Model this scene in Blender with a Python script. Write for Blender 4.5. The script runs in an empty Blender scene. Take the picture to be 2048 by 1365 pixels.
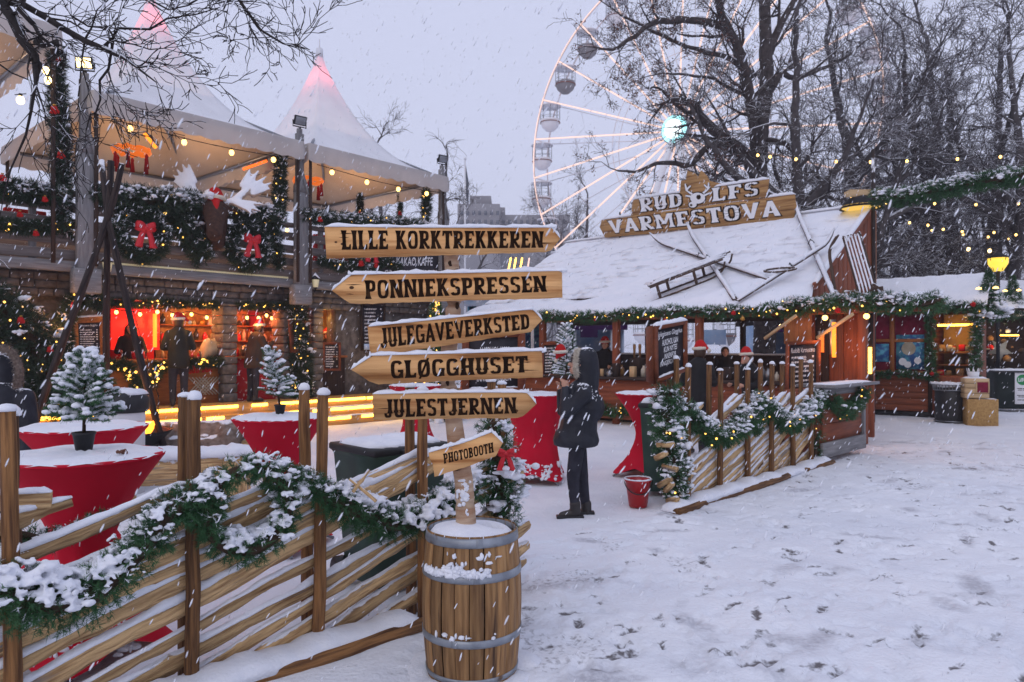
import bpy, math, random
import numpy as np
from mathutils import Vector
R = np.random.RandomState(7)
random.seed(11)
SC = bpy.context.scene
COL = SC.collection
# ------------------------------------------------------------------ camera
F, CX, HY, H = 1450.0, 1024.0, 697.0, 1.67      # focal length and horizon in pixels of the 2048 px photograph, eye height in metres
cam_d = bpy.data.cameras.new('camera')
cam = bpy.data.objects.new('camera', cam_d); COL.objects.link(cam)
cam.location = (0, 0, H); cam.rotation_euler = (math.radians(90), 0, 0)
cam_d.sensor_width = 36; cam_d.lens = F / 2048 * 36; cam_d.shift_y = (HY - 682.5) / 2048
cam_d.clip_start = .05; cam_d.clip_end = 3000
cam_d.dof.use_dof = True; cam_d.dof.focus_distance = 4.6; cam_d.dof.aperture_fstop = 4.5
SC.camera = cam
# ------------------------------------------------------------------ overcast dusk sky
W = bpy.data.worlds.new('World'); SC.world = W; W.use_nodes = True
wn, wl = W.node_tree.nodes, W.node_tree.links
bg = wn['Background']
sky = wn.new('ShaderNodeTexSky'); sky.sky_type = 'NISHITA'; sky.sun_disc = False
sky.sun_elevation = math.radians(12); sky.sun_rotation = math.radians(200)
sky.air_density = 1.5; sky.dust_density = 3
mix = wn.new('ShaderNodeMix'); mix.data_type = 'RGBA'; mix.inputs[0].default_value = .9
wl.new(sky.outputs[0], mix.inputs[6]); mix.inputs[7].default_value = (6.6, 6.9, 9.1, 1)   # the even cloud cover over that sky
wl.new(mix.outputs[2], bg.inputs[0]); bg.inputs[1].default_value = .106
sun_d = bpy.data.lights.new('sun', 'SUN'); sun_d.energy = .5; sun_d.angle = math.radians(40); sun_d.color = (1, .96, .92)
sun = bpy.data.objects.new('sun', sun_d); COL.objects.link(sun); sun.rotation_euler = (math.radians(50), 0, math.radians(-25))
SC.view_settings.view_transform = 'Standard'; SC.view_settings.look = 'None'
SC.view_settings.exposure = 0; SC.view_settings.gamma = 1; SC.view_settings.use_curve_mapping = False
SC.cycles.max_bounces = 5; SC.cycles.diffuse_bounces = 3; SC.cycles.glossy_bounces = 2; SC.cycles.transparent_max_bounces = 6
SC.cycles.volume_bounces = 0; SC.cycles.use_denoising = True; SC.cycles.sample_clamp_indirect = 3; SC.cycles.sample_clamp_direct = 0

def P(px, py, d): return np.array(((px - CX) / F * d, d, H - (py - HY) / F * d))
def G(px, py):
    d = F * H / (py - HY); return np.array(((px - CX) / F * d, d, 0.0))
def nrm(v):
    v = np.asarray(v, float); return v / (np.linalg.norm(v, axis=-1, keepdims=True) + 1e-12)

# ------------------------------------------------------------------ mesh builder
def _ico(sub):
    import bmesh
    b = bmesh.new(); bmesh.ops.create_icosphere(b, subdivisions=sub, radius=1)
    v = np.array([x.co[:] for x in b.verts]); f = np.array([[q.index for q in t.verts] for t in b.faces]); b.free()
    return v, f
ICO1, ICO2 = _ico(1), _ico(2)
BLOBS = []
for k in range(8):
    v, f = ICO2
    w = v * (1 + .22 * np.sin(v @ R.normal(0, 2.6, (3, 1)) + k) + .12 * np.sin(v @ R.normal(0, 5, (3, 1)) + 2 * k))
    BLOBS.append((w, f))
BLOB1 = []
for k in range(6):
    v, f = ICO1
    BLOB1.append((v * (1 + R.uniform(-.2, .2, (len(v), 1))), f))

class MB:
    def __init__(s): s.V = []; s.C = []; s.F = []; s.n = 0
    def add(s, V, faces, m=0, gc=None):
        V = np.asarray(V, float)
        if gc is None: gc = V[:, [0, 1, 2]] + s.n % 17
        s.V.append(V); s.C.append(np.asarray(gc, float))
        for f in (faces if isinstance(faces, list) else [faces]):
            f = np.asarray(f, int)
            if f.ndim == 1: f = f[None]
            mm = np.full(len(f), m) if np.isscalar(m) else np.asarray(m)
            s.F.append((f + s.n, mm))
        s.n += len(V); return s
    def box(s, c, size, rot=None, m=0, b=None, gcoff=None):
        hx, hy, hz = np.asarray(size, float) / 2
        if b is None: b = min(hx, hy, hz) * .18
        b = min(b, min(hx, hy, hz) * .45)
        V = []; idx = {}
        for sx in (-1, 1):
            for sy in (-1, 1):
                for sz in (-1, 1):
                    for ax in range(3):
                        h = [hx - b, hy - b, hz - b]; h[ax] += b
                        idx[sx, sy, sz, ax] = len(V); V.append((sx * h[0], sy * h[1], sz * h[2]))
        q, t = [], []
        I = idx
        for sg in (-1, 1):
            q.append([I[sg, a, c_, 0] for a, c_ in ((-1, -1), (1, -1), (1, 1), (-1, 1))][::sg])
            q.append([I[a, sg, c_, 1] for a, c_ in ((-1, -1), (1, -1), (1, 1), (-1, 1))][::-sg])
            q.append([I[a, c_, sg, 2] for a, c_ in ((-1, -1), (1, -1), (1, 1), (-1, 1))][::sg])
        for s1 in (-1, 1):
            for s2 in (-1, 1):
                g = s1 * s2
                q.append([I[s1, s2, -1, 0], I[s1, s2, -1, 1], I[s1, s2, 1, 1], I[s1, s2, 1, 0]][::g])
                q.append([I[s1, -1, s2, 0], I[s1, 1, s2, 0], I[s1, 1, s2, 2], I[s1, -1, s2, 2]][::g])
                q.append([I[-1, s1, s2, 1], I[-1, s1, s2, 2], I[1, s1, s2, 2], I[1, s1, s2, 1]][::g])
                for s3 in (-1, 1): t.append([I[s1, s2, s3, 0], I[s1, s2, s3, 1], I[s1, s2, s3, 2]][::s1 * s2 * s3])
        V = np.array(V)
        o = np.argsort(-np.array([hx, hy, hz]), kind='stable')
        gc = V[:, o] + (R.uniform(0, 40, 3) if gcoff is None else gcoff)
        if rot is not None: V = V @ np.asarray(rot).T
        return s.add(V + np.asarray(c), [np.array(q), np.array(t)], m, gc)
    def bar(s, p, q, w, h, m=0, up=(0, 0, 1), b=None):      # a box from p to q, w wide and h high
        p, q = np.asarray(p, float), np.asarray(q, float); d = nrm(q - p); up = np.asarray(up, float)
        if abs(d @ up) > .98: up = np.array((0, 1., 0)) if abs(d[1]) < .9 else np.array((1., 0, 0))
        y = nrm(np.cross(up, d)); z = np.cross(d, y)
        return s.box((p + q) / 2, (np.linalg.norm(q - p), w, h), np.stack([d, y, z], 1), m, b)
    def tube(s, path, rad, n=8, m=0, sq=1.0, cap=True, up=(0, 0, 1), jit=0.0, phase=0.0):
        p = np.asarray(path, float); k = len(p)
        rad = np.broadcast_to(np.asarray(rad, float), (k,))
        d = nrm(np.gradient(p, axis=0)); up = np.asarray(up, float)
        x = np.cross(d, up); bad = np.linalg.norm(x, axis=1) < .05
        x[bad] = np.cross(d[bad], (0.3, 1, 0)); x = nrm(x); y = np.cross(x, d)
        a = np.arange(n) / n * 2 * math.pi + phase
        rr = rad[:, None] * (1 + (R.uniform(-jit, jit, (k, n)) if jit else 0))
        V = p[:, None] + x[:, None] * (np.cos(a)[None] * rr * sq)[..., None] + y[:, None] * (np.sin(a)[None] * rr)[..., None]
        V = V.reshape(-1, 3)
        i, j = np.meshgrid(np.arange(k - 1), np.arange(n), indexing='ij')
        q = np.stack([i * n + j, i * n + (j + 1) % n, (i + 1) * n + (j + 1) % n, (i + 1) * n + j], -1).reshape(-1, 4)
        L = np.concatenate([[0], np.cumsum(np.linalg.norm(np.diff(p, axis=0), axis=1))])
        off = R.uniform(0, 50)
        gc = np.stack([np.repeat(L, n) + off, np.tile(np.cos(a), k) * np.repeat(rad, n) + off, np.tile(np.sin(a), k) * np.repeat(rad, n)], -1)
        f = [q]
        if cap: f += [np.arange(n)[::-1][None], (np.arange(n) + (k - 1) * n)[None]]
        return s.add(V, f, m, gc)
    def segs(s, P0, P1, R0, R1, n=4, m=0):
        P0, P1 = np.asarray(P0, float), np.asarray(P1, float)
        if not len(P0): return s
        d = nrm(P1 - P0); up = np.where(np.abs(d[:, 2:3]) > .95, np.array([[1., 0, 0]]), np.array([[0, 0, 1.]]))
        x = nrm(np.cross(d, up)); y = np.cross(x, d); a = np.arange(n) / n * 2 * math.pi
        c = x[:, None] * np.cos(a)[None, :, None] + y[:, None] * np.sin(a)[None, :, None]
        A = P0[:, None] + c * np.asarray(R0)[:, None, None]; B = P1[:, None] + c * np.asarray(R1)[:, None, None]
        V = np.concatenate([A, B], 1).reshape(-1, 3)
        j = np.arange(n); q = np.stack([j, (j + 1) % n, (j + 1) % n + n, j + n], -1)
        q = (np.arange(len(P0)) * 2 * n)[:, None, None] + q[None]
        return s.add(V, q.reshape(-1, 4), m)
    def lathe(s, prof, c=(0, 0, 0), n=24, m=0, rot=None, jit=0.0, sx=1.0, cap=True):
        prof = np.asarray(prof, float); k = len(prof); a = np.arange(n) / n * 2 * math.pi
        rr = prof[:, :1] * (1 + (R.uniform(-jit, jit, (k, n)) if jit else 0))
        V = np.stack([rr * np.cos(a) * sx, rr * np.sin(a), np.repeat(prof[:, 1:2], n, 1) + 0 * rr], -1).reshape(-1, 3)
        gc = np.stack([np.repeat(prof[:, 1], n), np.tile(a, k) * prof[:, 0].max(), np.zeros(n * k)], -1)
        i, j = np.meshgrid(np.arange(k - 1), np.arange(n), indexing='ij')
        q = np.stack([i * n + j, i * n + (j + 1) % n, (i + 1) * n + (j + 1) % n, (i + 1) * n + j], -1).reshape(-1, 4)
        f = [q]
        if cap and prof[0, 0] > 1e-4: f.append(np.arange(n)[::-1][None])
        if cap and prof[-1, 0] > 1e-4: f.append((np.arange(n) + (k - 1) * n)[None])
        if rot is not None: V = V @ np.asarray(rot).T
        return s.add(V + np.asarray(c), f, m, gc)
    def prism(s, front, thick, m=0, gc=None):               # front polygon (k,3) pushed along thick
        f = np.asarray(front, float); k = len(f); V = np.concatenate([f, f + np.asarray(thick)])
        j = np.arange(k); q = np.stack([j, (j + 1) % k, (j + 1) % k + k, j + k], -1)[:, ::-1]
        return s.add(V, [np.arange(k)[None], np.arange(k)[::-1][None] + k, q], m, None if gc is None else np.concatenate([gc, gc]))
    def blobs(s, C, rad, m=0, lo=False):
        C = np.asarray(C, float); rad = np.asarray(rad, float)
        if not len(C): return s
        if rad.ndim == 1: rad = np.repeat(rad[:, None], 3, 1)
        T = BLOB1 if lo else BLOBS; pick = R.randint(0, len(T), len(C)); ang = R.uniform(0, 6.283, len(C))
        for k, (v, f) in enumerate(T):
            w = np.where(pick == k)[0]
            if not len(w): continue
            ca, sa = np.cos(ang[w])[:, None], np.sin(ang[w])[:, None]
            x = v[None, :, 0] * ca - v[None, :, 1] * sa; y = v[None, :, 0] * sa + v[None, :, 1] * ca
            V = np.stack([x, y, np.broadcast_to(v[None, :, 2], x.shape)], -1) * rad[w][:, None] + C[w][:, None]
            ff = f[None] + (np.arange(len(w)) * len(v))[:, None, None]
            s.add(V.reshape(-1, 3), ff.reshape(-1, 3), m)
        return s
    def needles(s, Pb, D, L, k, nl, w, m=0, spread=.9):      # k needle faces along every twig
        n = len(Pb)
        if not n: return s
        t = R.uniform(.05, 1, (n, k)); B = Pb[:, None] + D[:, None] * (t * np.asarray(L)[:, None])[..., None]
        r = R.normal(0, 1, (n, k, 3)); d = nrm(D[:, None] * .75 + nrm(r) * spread)
        ln = nl * R.uniform(.7, 1.25, (n, k)); side = nrm(np.cross(d, R.normal(0, 1, (n, k, 3)))) * w / 2
        T = B + d * ln[..., None]
        V = np.stack([B - side, B + side, T], 2).reshape(-1, 3)
        return s.add(V, np.arange(len(V)).reshape(-1, 3), m)
    def ridge(s, path, w, h, m=0, n=7, jit=.18):             # a bank of snow lying on a line
        p = np.asarray(path, float); w = np.broadcast_to(w, (len(p),)).astype(float); h = np.broadcast_to(h, (len(p),)).astype(float)
        d = nrm(np.gradient(p, axis=0)); y = nrm(np.cross((0, 0, 1.), d)); k = len(p)
        env = np.clip(np.minimum(np.arange(k), np.arange(k)[::-1]) / 1.5 + .12, 0, 1)
        g = 1 + R.uniform(-jit, jit, k); a = np.linspace(0, math.pi, n)
        hh = h * env * g * (1 + R.uniform(-jit, jit, k) * .5)
        V = p[:, None] + y[:, None] * (np.cos(a)[None] * (w / 2 * (.75 + .25 * env) * (1 + R.uniform(-jit, jit, k) * .5))[:, None])[..., None]
        V = V + np.array((0, 0, 1.)) * ((np.sin(a) ** .8)[None] * hh[:, None] * (1 + R.uniform(-.1, .1, (k, n))))[..., None]
        V[:, [0, -1], 2] -= h[:, None] * .12
        i, j = np.meshgrid(np.arange(k - 1), np.arange(n), indexing='ij')
        q = np.stack([i * n + j, (i + 1) * n + j, (i + 1) * n + (j + 1) % n, i * n + (j + 1) % n], -1).reshape(-1, 4)
        return s.add(V.reshape(-1, 3), [q, np.arange(n)[None], (np.arange(n) + (k - 1) * n)[::-1][None]], m)
    def mesh(s, name, mats, smooth=False):
        me = bpy.data.meshes.new(name)
        V = np.concatenate(s.V) if s.V else np.zeros((0, 3))
        lens = np.concatenate([np.full(len(f), f.shape[1]) for f, _ in s.F]); idx = np.concatenate([f.ravel() for f, _ in s.F]); mi = np.concatenate([a for _, a in s.F])
        me.vertices.add(len(V)); me.vertices.foreach_set('co', V.ravel().astype('f'))
        me.loops.add(len(idx)); me.loops.foreach_set('vertex_index', idx.astype('i'))
        me.polygons.add(len(lens)); me.polygons.foreach_set('loop_start', np.concatenate([[0], np.cumsum(lens)[:-1]]).astype('i'))
        me.polygons.foreach_set('material_index', mi.astype('i'))
        if smooth: me.polygons.foreach_set('use_smooth', np.ones(len(lens), bool))
        at = me.attributes.new('gc', 'FLOAT_VECTOR', 'POINT'); at.data.foreach_set('vector', np.concatenate(s.C).ravel().astype('f'))
        for x in (mats if isinstance(mats, (list, tuple)) else [mats]): me.materials.append(x)
        me.update(calc_edges=True); me.validate(); return me
    def build(s, name, mats, parent=None, smooth=False, loc=None):
        if not s.F: return None
        o = bpy.data.objects.new(name, s.mesh(name, mats, smooth)); COL.objects.link(o)
        if loc is not None: o.location = loc
        if parent is not None: o.parent = parent
        return o

def tag(o, label, cat, group=None):
    o['label'] = label; o['category'] = cat
    if group: o['group'] = group
    return o
def thing(name, label, cat, loc=(0, 0, 0), group=None, rz=0):
    o = bpy.data.objects.new(name, None); COL.objects.link(o); o.location = tuple(loc); o.rotation_euler = (0, 0, rz); o.empty_display_size = .1
    return tag(o, label, cat, group)
def struct(o, kind='structure'): o['kind'] = kind; return o
def copy_tree(o, parent=None):
    c = o.copy(); COL.objects.link(c)
    if parent is not None: c.parent = parent
    for ch in list(o.children): copy_tree(ch, c)
    return c
def rz(a): c, s = math.cos(a), math.sin(a); return np.array(((c, -s, 0), (s, c, 0), (0, 0, 1.)))
def frame(d, up=(0, 0, 1)):
    d = nrm(d); up = np.asarray(up, float)
    y = nrm(np.cross(up, d)); return np.stack([d, y, np.cross(d, y)], 1)
def curve_pts(pts, n):                                        # Catmull-Rom through pts
    p = np.asarray(pts, float); k = len(p)
    if k < 3: t = np.linspace(0, 1, n)[:, None]; return p[0] * (1 - t) + p[-1] * t
    q = np.concatenate([[2 * p[0] - p[1]], p, [2 * p[-1] - p[-2]]]); u = np.linspace(0, k - 1 - 1e-6, n); i = u.astype(int); t = (u - i)[:, None]
    a, b, c, d = q[i], q[i + 1], q[i + 2], q[i + 3]
    return .5 * (2 * b + (c - a) * t + (2 * a - 5 * b + 4 * c - d) * t ** 2 + (3 * b - a - 3 * c + d) * t ** 3)
def organic(name, caps, mat, parent=None, voxel=.012, smooth=4, ells=(), cut=None):   # one continuous skin grown round tapered limbs
    m = MB()
    v, f = ICO2
    for c in caps:
        p, r0, q, r1 = c[:4]
        p, q = np.asarray(p, float), np.asarray(q, float)
        k = max(2, int(np.linalg.norm(q - p) / (min(r0, r1) * .8)) + 1)
        path = np.linspace(p, q, k); m.tube(path, np.linspace(r0, r1, k), 12)
        m.add(v * r0 + p, f); m.add(v * r1 + q, f)
    for c, r in ells: m.add(v * np.asarray(r) + np.asarray(c), f)
    o = m.build(name, mat)
    md = o.modifiers.new('r', 'REMESH'); md.mode = 'VOXEL'; md.voxel_size = voxel
    sm = o.modifiers.new('s', 'SMOOTH'); sm.factor = .5; sm.iterations = smooth
    me = bpy.data.meshes.new_from_object(o.evaluated_get(bpy.context.evaluated_depsgraph_get()))
    old = o.data; o.modifiers.clear(); o.data = me; bpy.data.meshes.remove(old); me.name = name
    if not me.materials: me.materials.append(mat)
    me.polygons.foreach_set('use_smooth', np.ones(len(me.polygons), bool))
    if parent is not None: o.parent = parent
    return o

def hem(o, z, flare=1.0):                                       # a garment ends in a level hem
    me = o.data; V = np.zeros(len(me.vertices) * 3, 'f'); me.vertices.foreach_get('co', V); V = V.reshape(-1, 3); low = V[:, 2] < z; V[low, 2] = z + .25 * (V[low, 2] - z) * (V[low, 2] > z - .06); me.vertices.foreach_set('co', V.ravel()); me.update(); return o
def soften(o, voxel, n=1):                                     # lets lumps of snow run together into one soft layer
    md = o.modifiers.new('r', 'REMESH'); md.mode = 'VOXEL'; md.voxel_size = voxel; sm = o.modifiers.new('s', 'SMOOTH'); sm.factor = .5; sm.iterations = n
    me = bpy.data.meshes.new_from_object(o.evaluated_get(bpy.context.evaluated_depsgraph_get())); o.modifiers.clear(); o.data = me
    me.polygons.foreach_set('use_smooth', np.ones(len(me.polygons), bool)); return o
# ------------------------------------------------------------------ materials
def mat(name, c1, c2=None, rough=.8, scale=8, stretch=(1, 1, 1), coord='gc', thr=(.35, .65), bump=0.0, bscale=None, metal=0.0, snow=None, snoise=6.0,
        spec=.3, emit=None, rand=0.0, spots=None, trans=0.0, detail=4.0, sheen=0):
    mt = bpy.data.materials.new(name); mt.use_nodes = True
    N, L = mt.node_tree.nodes, mt.node_tree.links; b = N['Principled BSDF']
    b.inputs['Roughness'].default_value = rough; b.inputs['Metallic'].default_value = metal
    b.inputs['Specular IOR Level'].default_value = spec; b.inputs['Base Color'].default_value = (*c1, 1)
    if sheen: b.inputs['Sheen Weight'].default_value = sheen
    if emit: b.inputs['Emission Color'].default_value = (*emit[0], 1); b.inputs['Emission Strength'].default_value = emit[1]
    def node(t, **k):
        n = N.new(t)
        for a, x in k.items(): setattr(n, a, x)
        return n
    if coord == 'gc': at = node('ShaderNodeAttribute'); at.attribute_name = 'gc'; co = at.outputs['Vector']
    elif coord == 'obj': tc = node('ShaderNodeTexCoord'); co = tc.outputs['Object']
    else: ge = node('ShaderNodeNewGeometry'); co = ge.outputs['Position']
    mp = node('ShaderNodeMapping'); L.new(co, mp.inputs[0]); mp.inputs['Scale'].default_value = stretch
    def mixc(fac, a, bb):
        x = node('ShaderNodeMix', data_type='RGBA'); L.new(fac, x.inputs[0])
        for i, v_ in ((6, a), (7, bb)):
            if isinstance(v_, tuple): x.inputs[i].default_value = (*v_, 1)
            else: L.new(v_, x.inputs[i])
        return x.outputs[2]
    col = None; nz = None
    if c2 is not None:
        nz = node('ShaderNodeTexNoise'); L.new(mp.outputs[0], nz.inputs['Vector']); nz.inputs['Scale'].default_value = scale; nz.inputs['Detail'].default_value = detail
        mr = node('ShaderNodeMapRange'); L.new(nz.outputs[0], mr.inputs[0]); mr.inputs[1].default_value, mr.inputs[2].default_value = thr
        col = mixc(mr.outputs[0], c1, c2)
    if spots:                                                    # a second, coarser colour: stains, knots, dirt
        n2 = node('ShaderNodeTexNoise'); L.new(mp.outputs[0], n2.inputs['Vector']); n2.inputs['Scale'].default_value = spots[1]; n2.inputs['Detail'].default_value = 3
        m2 = node('ShaderNodeMapRange'); L.new(n2.outputs[0], m2.inputs[0]); m2.inputs[1].default_value, m2.inputs[2].default_value = spots[2]
        col = mixc(m2.outputs[0], col if col is not None else c1, spots[0])
    if rand:
        oi = node('ShaderNodeObjectInfo'); mr = node('ShaderNodeMapRange'); L.new(oi.outputs['Random'], mr.inputs[0]); mr.inputs[3].default_value = 1 - rand; mr.inputs[4].default_value = 1 + rand
        hs = node('ShaderNodeHueSaturation'); L.new(mr.outputs[0], hs.inputs['Value'])
        if col is None: hs.inputs['Color'].default_value = (*c1, 1)
        else: L.new(col, hs.inputs['Color'])
        col = hs.outputs[0]
    if snow is not None:                                         # snow lying wherever the surface faces up
        ge = node('ShaderNodeNewGeometry'); sx = node('ShaderNodeSeparateXYZ'); L.new(ge.outputs['Normal'], sx.inputs[0])
        n3 = node('ShaderNodeTexNoise'); L.new(ge.outputs['Position'], n3.inputs['Vector']); n3.inputs['Scale'].default_value = snoise; n3.inputs['Detail'].default_value = 5
        ad = node('ShaderNodeMath', operation='MULTIPLY_ADD'); L.new(n3.outputs[0], ad.inputs[0]); ad.inputs[1].default_value = 1.1; L.new(sx.outputs[2], ad.inputs[2])
        mr = node('ShaderNodeMapRange'); L.new(ad.outputs[0], mr.inputs[0]); mr.inputs[1].default_value = snow + .5; mr.inputs[2].default_value = snow + .62
        col = mixc(mr.outputs[0], col if col is not None else c1, (.80, .82, .87))
    if col is not None: L.new(col, b.inputs['Base Color'])
    if bump:
        bs = node('ShaderNodeTexNoise'); L.new(mp.outputs[0], bs.inputs['Vector']); bs.inputs['Scale'].default_value = bscale or scale; bs.inputs['Detail'].default_value = 5
        bp = node('ShaderNodeBump'); bp.inputs['Strength'].default_value = bump; bp.inputs['Distance'].default_value = .02; L.new(bs.outputs[0], bp.inputs['Height']); L.new(bp.outputs[0], b.inputs['Normal'])
    if trans:
        tb = node('ShaderNodeBsdfTranslucent'); ms = node('ShaderNodeMixShader'); ms.inputs[0].default_value = trans
        if col is not None: L.new(col, tb.inputs[0])
        else: tb.inputs[0].default_value = (*c1, 1)
        L.new(b.outputs[0], ms.inputs[1]); L.new(tb.outputs[0], ms.inputs[2]); L.new(ms.outputs[0], N['Material Output'].inputs[0])
    return mt
def glow(name, c, s, dim=(.02, .02, .02)): return mat(name, dim, emit=(c, s), rough=.5)
GR = (1.2, 14, 14)          # grain runs along the first coordinate
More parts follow.
